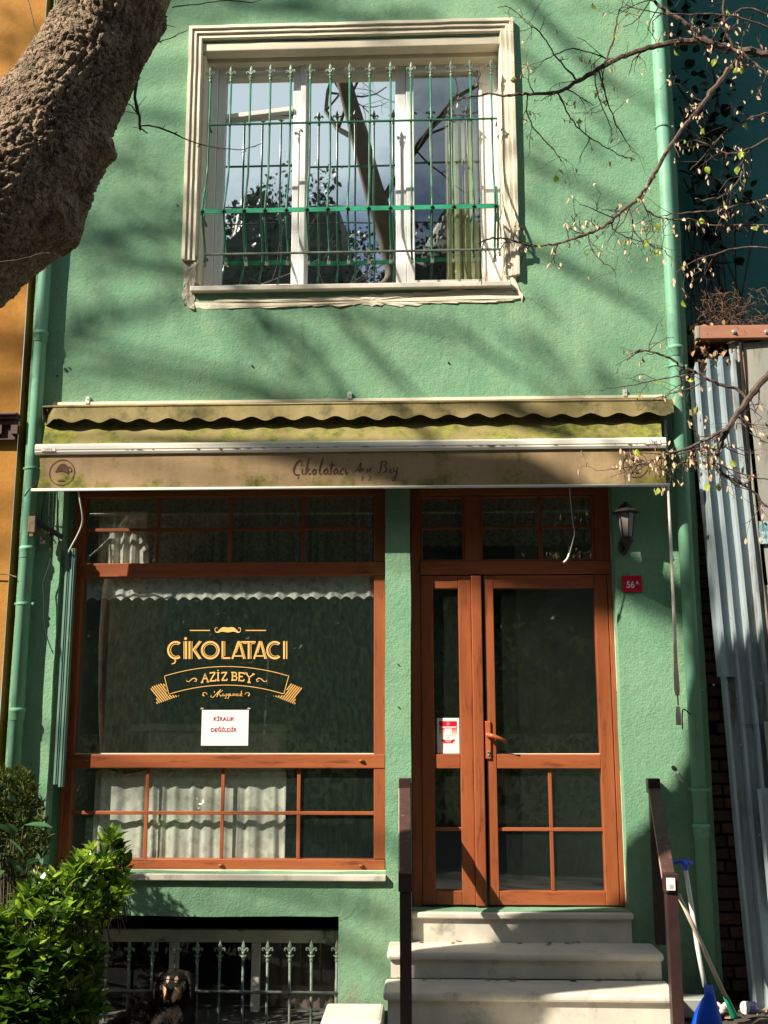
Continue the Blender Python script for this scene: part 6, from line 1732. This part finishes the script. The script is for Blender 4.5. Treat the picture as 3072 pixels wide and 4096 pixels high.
# ---- big leaning street tree (trunk crosses the upper left corner)
YT = -2.5
tr = thing('street_tree', 'massive leaning tree trunk with plated bark crossing the upper left corner', 'tree', (-3.4, -2.6, 0))
axis = [(-1050, 6200, 285, -2.6), (-1030, 3600, 285, -2.6), (-1000, 2500, 285, -2.6), (-860, 1750, 300, -2.55), (-640, 1350, 310, YT), (-420, 1130, 305, YT), (-170, 955, 292, YT), (50, 760, 278, YT), (160, 600, 250, YT), (232, 450, 220, YT), (325, 290, 196, YT), (400, 140, 190, YT), (470, -10, 205, YT), (560, -170, 190, YT), (680, -340, 175, YT)]
apts = []; arad = []
for px, py, r_, Y in axis:
    apts.append(P(px, py, Y)); arad.append(r_ * (P(1537, 2048, Y).x - P(1536, 2048, Y).x))
up_pts = [(Vector((-.30, -2.5, 5.75)), .135), (Vector((-.30, -2.5, 6.2)), .12), (Vector((-.42, -2.5, 6.6)), .105), (Vector((-.60, -2.5, 7.3)), .09), (Vector((-.9, -2.55, 8.6)), .07), (Vector((-1.0, -2.6, 10.0)), .03)]
for p, r_ in up_pts: apts.append(p); arad.append(r_)
def catmull(P_, n):
    out = []
    for i in range(len(P_) - 1):
        p0, p1, p2, p3 = P_[max(i - 1, 0)], P_[i], P_[i + 1], P_[min(i + 2, len(P_) - 1)]
        for k in range(n):
            t = k / n; out.append(.5 * ((2 * p1) + (p2 - p0) * t + (2 * p0 - 5 * p1 + 4 * p2 - p3) * t * t + (3 * p1 - p0 - 3 * p2 + p3) * t ** 3))
    return out + [P_[-1]]
ap = catmull(apts, 6); ar = catmull(arad, 6)
# resample finely where the photo sees it
fine = []; fr_ = []
for i in range(len(ap) - 1):
    seg = (ap[i + 1] - ap[i]).length; vis = 3.2 < ap[i].z < 4.9 and ap[i].x > -3.0
    n = max(1, int(seg / (.005 if vis else .10)))
    for k in range(n): fine.append(ap[i].lerp(ap[i + 1], k / n)); fr_.append(ar[i] + (ar[i + 1] - ar[i]) * k / n)
fine.append(ap[-1]); fr_.append(ar[-1])
mb = MB(); prev = None; NS = 260
knob = P(455, 600, YT); knob2 = P(300, 950, YT); knob3 = P(60, 400, YT)
dist = 0
for i, p in enumerate(fine):
    d = (fine[min(i + 1, len(fine) - 1)] - fine[max(i - 1, 0)]).normalized()
    a = (prev - d * prev.dot(d)).normalized() if prev is not None else d.cross(Vector((0, 1, 0))).normalized()
    prev = a; b = d.cross(a)
    if i: dist += (fine[i] - fine[i - 1]).length
    vis = 3.2 < p.z < 4.9 and p.x > -3.0
    for k in range(NS):
        t = 2 * math.pi * k / NS; n_v = a * math.cos(t) + b * math.sin(t); q = p + n_v * fr_[i]
        r_ = fr_[i] * (1 + .07 * nz3((math.cos(t) * 1.3, math.sin(t) * 1.3, dist * 1.2), 1, 4))
        if vis:
            c = Vector((math.cos(t), math.sin(t), 0)) * fr_[i]
            w1 = Vector((c.x + nz3((c.x, c.y, dist), 3, 1) * .12, c.y + nz3((c.x, c.y, dist), 3, 5) * .12, dist + nz3((c.x, c.y, dist), 4, 9) * .10))
            f1 = min(1, abs(noise.noise(Vector((w1.x * 17, w1.y * 17, w1.z * 6.5)))) * 5.0)
            f2 = min(1, abs(noise.noise(Vector((w1.x * 34 + 9, w1.y * 34, w1.z * 17)))) * 4.0)
            f3 = min(1, abs(noise.noise(Vector((w1.x * 42 + 3, w1.y * 42, w1.z * 26 + 5)))) * 4.5)
            r_ += .012 * f1 + .009 * f2 + .009 * f3 + .004 * nz3((c.x, c.y, dist), 60, 2) + .012 * nz3((c.x, c.y, dist * .6), 8, 6)
            for kp, amp, sg in ((knob, .26, .055), (knob2, .14, .10), (knob3, .03, .06)):
                dd = (Vector((q.x, 0, q.z)) - Vector((kp.x, 0, kp.z))).length
                if dd < .3: r_ += amp * math.exp(-(dd / sg) ** 2) * max(0, 1 - abs(n_v.y) * .9)
        mb.v.append(tuple(p + n_v * r_))
for i in range(len(fine) - 1):
    for k in range(NS): mb.f.append((i * NS + k, i * NS + (k + 1) % NS, (i + 1) * NS + (k + 1) % NS, (i + 1) * NS + k))
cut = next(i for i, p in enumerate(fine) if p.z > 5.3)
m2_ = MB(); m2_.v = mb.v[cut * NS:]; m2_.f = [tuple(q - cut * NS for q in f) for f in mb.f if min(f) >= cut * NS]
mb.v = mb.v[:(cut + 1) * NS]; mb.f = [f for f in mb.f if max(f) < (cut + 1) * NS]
build(mb, 'trunk', 'bark', tr, smooth=True, fix=False)
build(m2_, 'upper_stem', 'twigdark', tr, smooth=True, fix=False)  # same stem as the trunk, bark darkened to stand for shade in its reflection
RT = random.Random(77)
# twigs hanging off the trunk inside the frame
def twig(mb, pts, Y, r0, r1=None, knots=True, rng=RT):
    pp = [P(a, b, Y) for a, b in pts]; pp = [Vector(x) for x in smooth_pts([tuple(q) for q in pp], 1)]; n = len(pp); r1 = r1 if r1 is not None else r0 * .5
    for i in range(n): pp[i] += Vector((rng.gauss(0, .0012), 0, rng.gauss(0, .0012)))
    rs = [(r0 + (r1 - r0) * i / (n - 1)) * (1 + (.35 if knots and rng.random() < .25 else 0)) for i in range(n)]
    mb.tube(pp, rs, 6); return pp
YW = -2.4
tw = MB()
twig(tw, [(590, 120), (574, 204), (566, 240), (560, 275), (548, 320), (538, 375), (544, 420), (556, 458), (558, 490), (560, 518)], YW, .0085, .0055)
twig(tw, [(559, 512), (572, 502), (600, 502), (650, 514), (700, 535), (741, 556), (800, 578), (870, 592), (930, 598), (972, 600), (1010, 588), (1046, 574)], YW, .0036, .0018)
twig(tw, [(560, 512), (575, 522), (594, 531)], YW, .004, .0025)
twig(tw, [(556, 510), (540, 512), (530, 508)], YW, .0015); twig(tw, [(556, 512), (562, 526)], YW, .002)
twig(tw, [(466, 392), (500, 408), (525, 422), (540, 440), (548, 452)], YW, .003, .002); twig(tw, [(550, 455), (520, 448), (495, 445), (470, 438)], YW, .0018, .001)
twig(tw, [(555, 420), (572, 405), (590, 383)], YW, .0015, .0008)
twig(tw, [(575, 205), (600, 178), (640, 168), (655, 160), (690, 150), (725, 132), (752, 120)], YW, .0028, .0015); twig(tw, [(640, 167), (648, 176)], YW, .002)
twig(tw, [(640, 90), (665, 100), (690, 105), (706, 108)], YW, .002, .001)
twig(tw, [(690, 30), (722, 23), (780, 20), (842, 9), (900, 0), (960, 4), (1000, 11), (1050, -2)], YW, .0025, .0015)
for k in range(20):
    a = RT.choice([(548, 320), (538, 375), (544, 420), (562, 250), (700, 535), (800, 578), (870, 592), (980, 598), (1020, 584), (650, 514)])
    b = (a[0] + RT.uniform(-16, 16), a[1] + RT.uniform(-14, 16)); twig(tw, [a, ((a[0] + b[0]) / 2 + 3, (a[1] + b[1]) / 2), b], YW, .0022, .001)
build(tw, 'twigs', 'twigdark', tr, fix=False)
tl = MB()
YL = -2.85
twig(tl, [(-60, 1052), (0, 1047), (60, 1040), (110, 1030), (150, 1017), (172, 1008)], YL, .0024, .0012); twig(tl, [(125, 1026), (160, 1014), (200, 1012)], YL, .0015, .001)
twig(tl, [(-40, 395), (0, 362), (30, 342), (50, 326)], -2.8, .002); twig(tl, [(108, -20), (120, 30), (135, 90), (148, 132)], -2.75, .0022, .0018)
build(tl, 'pale_twigs', 'twig', tr, fix=False)
# crown above the frame
cw = MB()
for (p, r_), d in zip(up_pts[2:], ((.8, .1, .5), (-.7, -.2, .6), (.7, -.1, .6), (-.8, .1, .5), (.6, .2, .8), (0, 0, 1))):
    grow(cw, p, d, r_ * .34, 1.7, 4, RT, None, 5, .2, 3)
build(cw, 'crown', 'twigdark', tr, fix=False)

# ---- second street tree left of the view; its limbs stand between the sun and the facade
st2 = thing('roadside_plane_tree', 'tall bare plane tree left of the camera throwing branch shadows on the wall', 'tree', (-14.5, -7, 0))
st2['label'] = 'tall plane tree with spreading limbs standing outside the left of the view'
mb = MB(); mb.tube([(-14.5, -7, 0), (-14.4, -7, 4), (-14.2, -7, 8), (-13.9, -7, 12), (-13.3, -6.8, 15.5)], [.34, .28, .25, .2, .12], 12); build(mb, 'trunk', 'branch', st2, smooth=True)
RS = random.Random(50)
lm = MB(); TD = 13.0
SH_ = [([(1900, -160), (2110, 0), (2200, 110), (2300, 200), (2350, 265), (2470, 370)], .06), ([(2080, 625), (2210, 700), (2360, 755), (2480, 817), (2635, 903)], .042),
       ([(900, 1130), (1000, 1222), (1185, 1370), (1407, 1590)], .045), ([(1180, 1090), (1278, 1185), (1450, 1360), (1680, 1600)], .04), ([(170, 1400), (300, 1320), (426, 1278), (740, 1204)], .065),
       ([(380, 430), (480, 463), (620, 475), (790, 500)], .045), ([(1850, 1330), (2000, 1450), (2200, 1560)], .03), ([(1000, 1520), (1100, 1560), (1160, 1600)], .035),
       ([(850, -60), (1000, 30), (1200, 40), (1500, 90), (1750, 60)], .07), ([(400, 960), (560, 930), (740, 860)], .06), ([(2471, 2385), (2600, 2460), (2740, 2530)], .024),
       ([(1710, 1760), (1790, 1860), (1930, 1980)], .06), ([(2140, 1780), (2290, 1870), (2480, 1960)], .10), ([(1100, 3560), (1350, 3600), (1600, 3700)], .04), ([(1430, 3780), (1500, 3830), (1560, 3880)], .025), ([(2150, 1000), (2350, 1120), (2600, 1250)], .05), ([(2400, 2220), (2600, 2330), (2820, 2460)], .22),
       ([(1960, 130), (2150, 260), (2350, 420), (2500, 560)], .03), ([(1990, 760), (2080, 800), (2200, 880)], .03), ([(1500, 3300), (1560, 3380), (1700, 3460)], .03)]
for pth, r_ in SH_:
    pts = [P(a, b, 0) + SUNV * TD for a, b in pth]
    pts = [Vector(x) for x in smooth_pts([tuple(q) for q in pts], 1)]
    d0 = (pts[0] - pts[1]).normalized(); join = Vector((-14, -7, min(14.5, max(6, pts[0].z + 1.5))))
    ext = [join, join.lerp(pts[0], .55) + d0 * .3 + Vector((0, 0, .3))]
    lm.tube(ext + pts, [.03, .02] + [r_ * .72 * (1 - .45 * i / len(pts)) for i in range(len(pts))], 7, cap=False)
    for k in range(3):
        i = RS.randint(1, len(pts) - 1); d = (pts[i] - pts[i - 1]).normalized(); o = Vector((RS.gauss(0, 1), RS.gauss(0, .3), RS.gauss(0, 1))).normalized()
        grow(lm, pts[i], d + o * .8, r_ * .22, .7, 1, RS, None, 5, .2, 2)
build(lm, 'limbs', 'branch', st2, fix=False)
# sparse young foliage in that crown gives the soft dapple
lf_me, lft = leaf_mesh('leaf', .12, .11, 'leafy', .2, .2)
mb = MB()
for k in range(34):
    px, py = RS.uniform(-100, 2700), RS.uniform(-100, 3700)
    if RS.random() < .35: py = RS.uniform(-100, 1500)
    c = P(px, py, 0) + SUNV * (TD + RS.uniform(-.7, .7))
    if 2500 > px > 300 and 2000 < py < 3600: continue
    for q in range(RS.randint(8, 20)):
        pos = c + Vector((RS.gauss(0, .17), RS.gauss(0, .15), RS.gauss(0, .10))); b3 = basis((RS.gauss(0, 1), RS.gauss(0, 1), RS.gauss(0, 1)), RS.uniform(-2, 2)) * RS.uniform(.35, .8); mb.add([b3 @ Vector(v) + pos for v in lft.v], lft.f)
o = build(mb, 'foliage', 'leafy', st2, fix=False); o['kind'] = 'stuff'

# ---- budding tree reaching in from the right
# fallen leaves and crumbs on the ground
RG = random.Random(33); mb = MB()
for k in range(150):
    if k < 90: p = Vector((RG.uniform(1.34, 2.3), RG.uniform(-.8, -.05), .145))
    elif k < 125: p = Vector((RG.uniform(-2.2, -.6), RG.uniform(-1.2, -.1), .015))
    else: p = Vector((RG.uniform(-.2, 1.25), RG.choice((RG.uniform(-.08, -.03), RG.uniform(-.38, -.34) + .04)), 0)); p.z = .474 if p.y > -.2 else .333
    b3 = basis((RG.gauss(0, 1), RG.gauss(0, 1), RG.gauss(0, .15)), RG.uniform(-.4, .4)) * RG.uniform(.15, .42); mb.add([b3 @ Vector(v) + p for v in lft.v], lft.f)
o = build(mb, 'leaf_litter', dl_me.materials[0], None, fix=False, origin=(1.6, -.4, .14)); o['kind'] = 'stuff'
bt = thing('budding_tree', 'young tree with thin dark branches and pink cream buds reaching in from the right', 'tree', (3.4, -2.2, 0))
YB = -1.7
RBt = random.Random(17)
limbs = MB(); tw = MB(); buds = []; ALLP = []
def limb(pts, Y, r0, r1, n_tw, tl_=.16, bud=.5, droop=0.02):
    pp = [P(a, b, Y) for a, b in pts]; pp = [Vector(x) for x in smooth_pts([tuple(q) for q in pp], 2)]; n = len(pp)
    for i in range(1, n - 1): pp[i] += Vector((RBt.gauss(0, .002), RBt.gauss(0, .004), RBt.gauss(0, .002)))
    ALLP.extend(pp)
    rs = [(r0 + (r1 - r0) * i / (n - 1)) * (1.25 if RBt.random() < .15 else 1) for i in range(n)]
    limbs.tube(pp, [q * 1.25 for q in rs], 7, cap=False)
    for k in range(n_tw):
        i = RBt.randint(1, n - 1); d = (pp[i] - pp[i - 1]).normalized(); o = Vector((RBt.gauss(0, 1), RBt.gauss(0, .6), RBt.gauss(-.25, 1))).normalized(); tips = []
        grow(tw, pp[i], d * .7 + o, min(.0038, rs[i] * .75), tl_ * RBt.uniform(.5, 1.3), 2 if rs[i] > .004 else 1, RBt, tips, 4, .28, 2, droop, .9, .6, 4)
        for q, dd, dep, rr in tips:
            if RBt.random() < bud * (.9 if dep == 0 else .35): buds.append((q, dd))
    return pp
limb([(3400, 300), (3200, 240), (3072, 215), (2990, 205), (2900, 188), (2850, 175), (2790, 163), (2740, 165), (2680, 172), (2600, 190), (2540, 205), (2480, 232), (2420, 262), (2370, 290), (2310, 325), (2270, 350), (2215, 376), (2140, 373), (2080, 378), (2020, 385), (1960, 372), (1900, 385), (1850, 392)], YB, .017, .0028, 20)
limb([(2975, 215), (2935, 255), (2870, 335), (2825, 400), (2790, 445), (2740, 500), (2690, 570), (2650, 630), (2620, 690), (2590, 740), (2565, 780), (2520, 820), (2480, 850), (2440, 890), (2400, 915), (2350, 935), (2290, 955), (2220, 978), (2150, 985), (2080, 972), (2010, 950), (1950, 955), (1915, 975)], YB, .011, .0024, 26, bud=.75)
limb([(2850, 175), (2800, 140), (2740, 90), (2680, 55), (2630, 20), (2590, -20)], YB, .010, .006, 6)
limb([(3072, 300), (2990, 230), (2930, 190), (2900, 110), (2890, 20), (2900, -40)], YB - .02, .006, .004, 6)
limb([(2310, 325), (2250, 260), (2200, 190), (2160, 130), (2120, 100), (2080, 62), (2040, 25), (1990, 30)], YB + .02, .0036, .0015, 9)
limb([(2420, 262), (2440, 200), (2460, 130), (2475, 40)], YB, .0045, .003, 5)
limb([(2395, 275), (2420, 370), (2450, 470), (2490, 540), (2530, 610)], YB, .0035, .0015, 7, bud=.35); limb([(2380, 290), (2385, 380), (2430, 470), (2450, 540)], YB - .02, .003, .0014, 6, bud=.3)
limb([(2230, 370), (2260, 430), (2300, 500), (2350, 545), (2420, 590), (2480, 620), (2540, 640)], YB, .0035, .0014, 9, bud=.4)
limb([(2110, 378), (2105, 450), (2130, 510), (2180, 560), (2230, 620), (2245, 645)], YB, .0032, .0014, 7, bud=.6)
limb([(2440, 235), (2350, 205), (2280, 195), (2230, 215), (2180, 235), (2120, 300)], YB + .03, .003, .0014, 7)
limb([(2560, 790), (2590, 850), (2650, 870), (2690, 880), (2740, 875), (2850, 900), (2990, 905), (3100, 900)], YB, .0026, .004, 8, bud=1)
limb([(3100, 790), (2990, 815), (2900, 835), (2800, 850), (2720, 850), (2660, 860)], YB - .05, .004, .002, 8, bud=1)
limb([(2515, 825), (2530, 890), (2550, 950), (2600, 980), (2660, 1000), (2690, 1040)], YB, .0034, .0014, 6, bud=1)
limb([(2440, 880), (2450, 920), (2500, 945), (2560, 965), (2620, 985)], YB + .02, .003, .0014, 5, bud=1); limb([(2350, 935), (2360, 990), (2400, 1040), (2450, 1070), (2462, 1095)], YB, .0028, .0012, 5, bud=.5)
limb([(3100, 540), (2990, 600), (2920, 620), (2850, 590), (2780, 560)], YB - .1, .005, .002, 8, bud=.8); limb([(2980, 600), (2975, 680), (2930, 760), (2860, 800), (2780, 795)], YB - .1, .004, .002, 6, bud=.6)
limb([(3100, 120), (3000, 80), (2900, 60), (2800, 55), (2700, 60), (2600, 50), (2500, 20)], YB - .05, .004, .0016, 12, bud=.9); limb([(3072, 60), (2980, 20), (2880, 100), (2820, 200)], YB + .05, .004, .002, 6, bud=.7)
limb([(3100, 450), (3000, 470), (2900, 520), (2820, 620), (2760, 680)], YB + .1, .004, .0015, 10, bud=.7); limb([(3100, 1000), (2980, 980), (2880, 1010), (2780, 1040), (2700, 1090)], YB, .004, .0015, 9, bud=.8)
# lower limb
YC = -1.5
limb([(3300, 1330), (3160, 1420), (3072, 1494), (3020, 1560), (2980, 1612), (2940, 1670), (2906, 1718), (2880, 1780), (2868, 1820), (2850, 1858)], YC, .016, .008, 8, bud=.3)
limb([(2990, 1600), (2960, 1555), (2900, 1545), (2832, 1513), (2780, 1485), (2731, 1471), (2690, 1435), (2647, 1420), (2600, 1405), (2564, 1402), (2530, 1415), (2508, 1443)], YC, .007, .0022, 9, bud=.6)
limb([(2790, 1490), (2750, 1500), (2700, 1510), (2620, 1520), (2560, 1535), (2480, 1545), (2397, 1560)], YC + .02, .0034, .0014, 6, bud=.6); limb([(2830, 1515), (2790, 1540), (2740, 1560), (2690, 1572), (2610, 1595), (2560, 1640)], YC, .003, .0014, 5, bud=.8)
limb([(2910, 1715), (2860, 1740), (2814, 1763), (2780, 1780), (2740, 1800), (2690, 1812), (2640, 1830), (2580, 1850), (2520, 1868), (2443, 1876)], YC - .02, .0075, .0020, 20, .12, bud=1.0)
limb([(2870, 1800), (2800, 1790), (2720, 1820), (2650, 1815), (2560, 1812), (2500, 1822)], YC + .02, .004, .0015, 12, .10, bud=1.0)
limb([(2850, 1858), (2900, 1900), (2960, 1930), (3000, 1955), (3072, 2030), (3120, 2080)], YC, .0055, .003, 8, bud=.6); limb([(2855, 1850), (2920, 1875), (3000, 1910), (3100, 1920)], YC - .03, .004, .002, 6, bud=.5)
limb([(2950, 1660), (2990, 1720), (3040, 1760), (3100, 1780)], YC, .003, .0015, 6, bud=.4); limb([(2850, 1858), (2790, 1840), (2730, 1850), (2680, 1880)], YC, .0035, .0015, 10, .10, bud=1.0)
build(limbs, 'limbs', 'twig', bt, fix=False)
# extra twiglets with buds strung along the lower limb of the photo's middle
for (a, b, n) in (((1925, 975), (2330, 950), 26), ((2080, 985), (2620, 1000), 18), ((2600, 1850), (2860, 1870), 44), ((2640, 870), (3072, 880), 44), ((2480, 1860), (2680, 1880), 16), ((2620, 70), (3000, 80), 12)):
    for k in range(n):
        t = RBt.random(); px, py = a[0] + (b[0] - a[0]) * t + RBt.gauss(0, 6), a[1] + (b[1] - a[1]) * t + RBt.gauss(0, 22)
        q = P(px, py, (YB if py < 1300 else YC) + RBt.uniform(-.03, .03)); nb_ = min(ALLP, key=lambda s: (s - q).length_squared)
        if (nb_ - q).length > .11: continue
        if q.z > nb_.z: q.z = nb_.z - (q.z - nb_.z)
        tw.tube([nb_, nb_.lerp(q, .5) + Vector((RBt.gauss(0, .004), 0, .004)), q], [.0016, .0013, .001], 4, cap=False)
        buds.append((q, Vector((RBt.gauss(0, .5), 0, -1))))
build(tw, 'twigs', 'twigdark', bt, fix=False)
bu_me, but = leaf_mesh('bud', .028, .012, 'bud', .1, .5); bl2_me, _ = leaf_mesh('bud_leaf', .032, .024, 'leafy', .3, .4)
bl2_me.name = 'leaf'
specs = []
RBt.shuffle(buds)
for q, d in buds[:760]:
    dd = Vector((RBt.gauss(0, .35), RBt.gauss(-.1, .3), -1 + RBt.gauss(0, .3)))
    specs.append((q, dd, RBt.uniform(-1.5, 1.5), RBt.uniform(.7, 1.4), RBt.random() < .14))
leaves(bt, specs, but, bu_me, 'bud', 295, nm='bud', stuff_name='buds', me2=bl2_me)
mb = MB().tube([(3.4, -2.2, 0), (3.3, -2.1, 2), (3.2, -1.95, 3.6), tuple(P(3300, 1330, YC)), ], [.07, .055, .04, .017], 9); mb.tube([(3.2, -1.95, 3.6), (3.1, -1.9, 5), tuple(P(3400, 300, YB))], [.04, .03, .018], 8); build(mb, 'trunk', 'twig', bt, smooth=True)

# ================================================================== OTHER SIDE OF THE STREET (seen only as reflections in the glass)
gw = MB().box((-16, -12.2, 0), (16, -12.0, 1.5)); tag(build(gw, 'garden_wall', 'trim', None, origin=(0, -12, 0)), 'low rendered garden wall on the opposite side of the street', 'wall')
hd_me, hdt = leaf_mesh('leaf', .30, .18, 'evergreen', .2, .2)
RH = random.Random(61)
def crown(parent, c, rx, ry, rz, n, seed, s=1.0, mt='evergreen'):
    mb = MB(); rr = random.Random(seed)
    for k in range(n):
        v = Vector((rr.gauss(0, 1), rr.gauss(0, 1), rr.gauss(0, 1))).normalized() * rr.uniform(.5, 1) ** .5
        q = Vector((c[0] + v.x * rx, c[1] + v.y * ry, c[2] + v.z * rz))
        if nz3(q, .8, seed) < -.12: continue
        q += Vector((nz3(q, .6, 1), nz3(q, .6, 2), nz3(q, .6, 3))) * .8
        b3 = basis((rr.gauss(0, 1), rr.gauss(0, 1), rr.gauss(-.2, 1)), rr.uniform(-2, 2)) * s * rr.uniform(.6, 1.3); mb.add([b3 @ Vector(w_) + q for w_ in hdt.v], hdt.f)
    nu, nv = 26, 18; b0 = len(mb.v)
    for a in range(nv + 1):
        for b_ in range(nu):
            th, ph = math.pi * a / nv, 2 * math.pi * b_ / nu; v = Vector((math.sin(th) * math.cos(ph), math.sin(th) * math.sin(ph), math.cos(th)))
            k = .80 + .16 * nz3(v, 2.2, seed) + .10 * nz3(v, 5, seed); mb.v.append((c[0] + v.x * rx * k, c[1] + v.y * ry * k, c[2] + v.z * rz * k))
    for a in range(nv):
        for b_ in range(nu): mb.f.append((b0 + a * nu + b_, b0 + a * nu + (b_ + 1) % nu, b0 + (a + 1) * nu + (b_ + 1) % nu, b0 + (a + 1) * nu + b_))
    o = build(mb, 'crown', mt, parent, fix=False); o['kind'] = 'stuff'
for i, (x, y, h, r_) in enumerate(((-7.5, -15, 13.6, 3.4), (-3.2, -15.5, 14.2, 3.0), (1.2, -14.5, 13.2, 3.0), (5.6, -15, 14.6, 3.4), (10.5, -16, 14, 3.8), (-13, -16, 14, 3.8))):
    t = thing('evergreen_tree', ['dense evergreen tree far left across the street', 'dense evergreen tree left of centre across the street', 'dense evergreen tree opposite the shop door', 'dense evergreen tree right of centre across the street', 'dense evergreen tree far right across the street', 'outermost evergreen tree on the left across the street'][i], 'tree', (x, y, 0), 'evergreen trees across the street')
    mb = MB().tube([(x, y, 0), (x + .1, y, h * .4), (x, y, h * .8)], [.2, .15, .06], 8); build(mb, 'trunk', 'branch', t)
    crown(t, (x, y, h * .60), r_, r_ * .8, h * .40, 13000, 100 + i, .42)
hg = MB(); rr = random.Random(5)
for k in range(9000):
    q = Vector((rr.uniform(-14, 14), -11.4 + rr.gauss(0, .25), abs(rr.gauss(1.2, .9)))); b3 = basis((rr.gauss(0, 1), rr.gauss(0, 1), rr.gauss(0, 1)), rr.uniform(-2, 2)) * rr.uniform(.35, .8); hg.add([b3 @ Vector(w_) + q for w_ in hdt.v], hdt.f)
o = build(hg, 'hedge', 'hedge', None, fix=False, origin=(0, -11.4, 0)); o['kind'] = 'stuff'; tag(o, 'long clipped hedge in front of the opposite garden wall', 'hedge')
for i, (x, y) in enumerate(((-1.0, -10.6), (3.2, -10.9), (-4.6, -11))):
    t = thing('bare_tree', ['bare tree opposite the upper window', 'bare tree opposite the drainpipe corner', 'bare tree opposite the orange house'][i], 'tree', (x, y, 0), 'bare trees across the street')
    mb = MB(); rr = random.Random(200 + i); mb.tube([(x, y, 0), (x + .15, y, 3), (x - .1, y, 6)], [.18, .14, .10], 8)
    for k in range(5): grow(mb, (x + rr.uniform(-.1, .1), y, 4.2 + k * .45), (rr.gauss(0, .7), rr.gauss(0, .4), .8), .07, 3.2, 4, rr, None, 4, .16, 3, 0, .75, .62)
    build(mb, 'trunk', 'twigdark', t, fix=False)
# added wooded slope, a dark backdrop for reflections in the glass
hb = MB()
for j in range(2):
    for i in range(61):
        x = -45 + 1.5 * i; hb.v.append((x, -26 - j * 4, 0 if j == 0 else 11 + nz3((x, 0, 0), .25) * 3 + nz3((x, 5, 0), 1.1) * 1.2))
for i in range(60): hb.f.append((i, i + 1, 62 + i, 61 + i))
o = struct(hb, 'backdrop_hill', 'evergreen')
# overhead wires over the street
for i, z in enumerate((9.6, 9.9)):
    mb = MB().tube([(-30, -9, z + .6), (-10, -9, z + .1), (0, -9, z), (10, -9, z + .1), (30, -9, z + .6)], .012, 5); tag(build(mb, 'overhead_wire', 'black', None, fix=False, origin=(0, -9, z)), ['lower black wire strung along the street', 'upper black wire strung along the street'][i], 'wire', 'overhead wires')
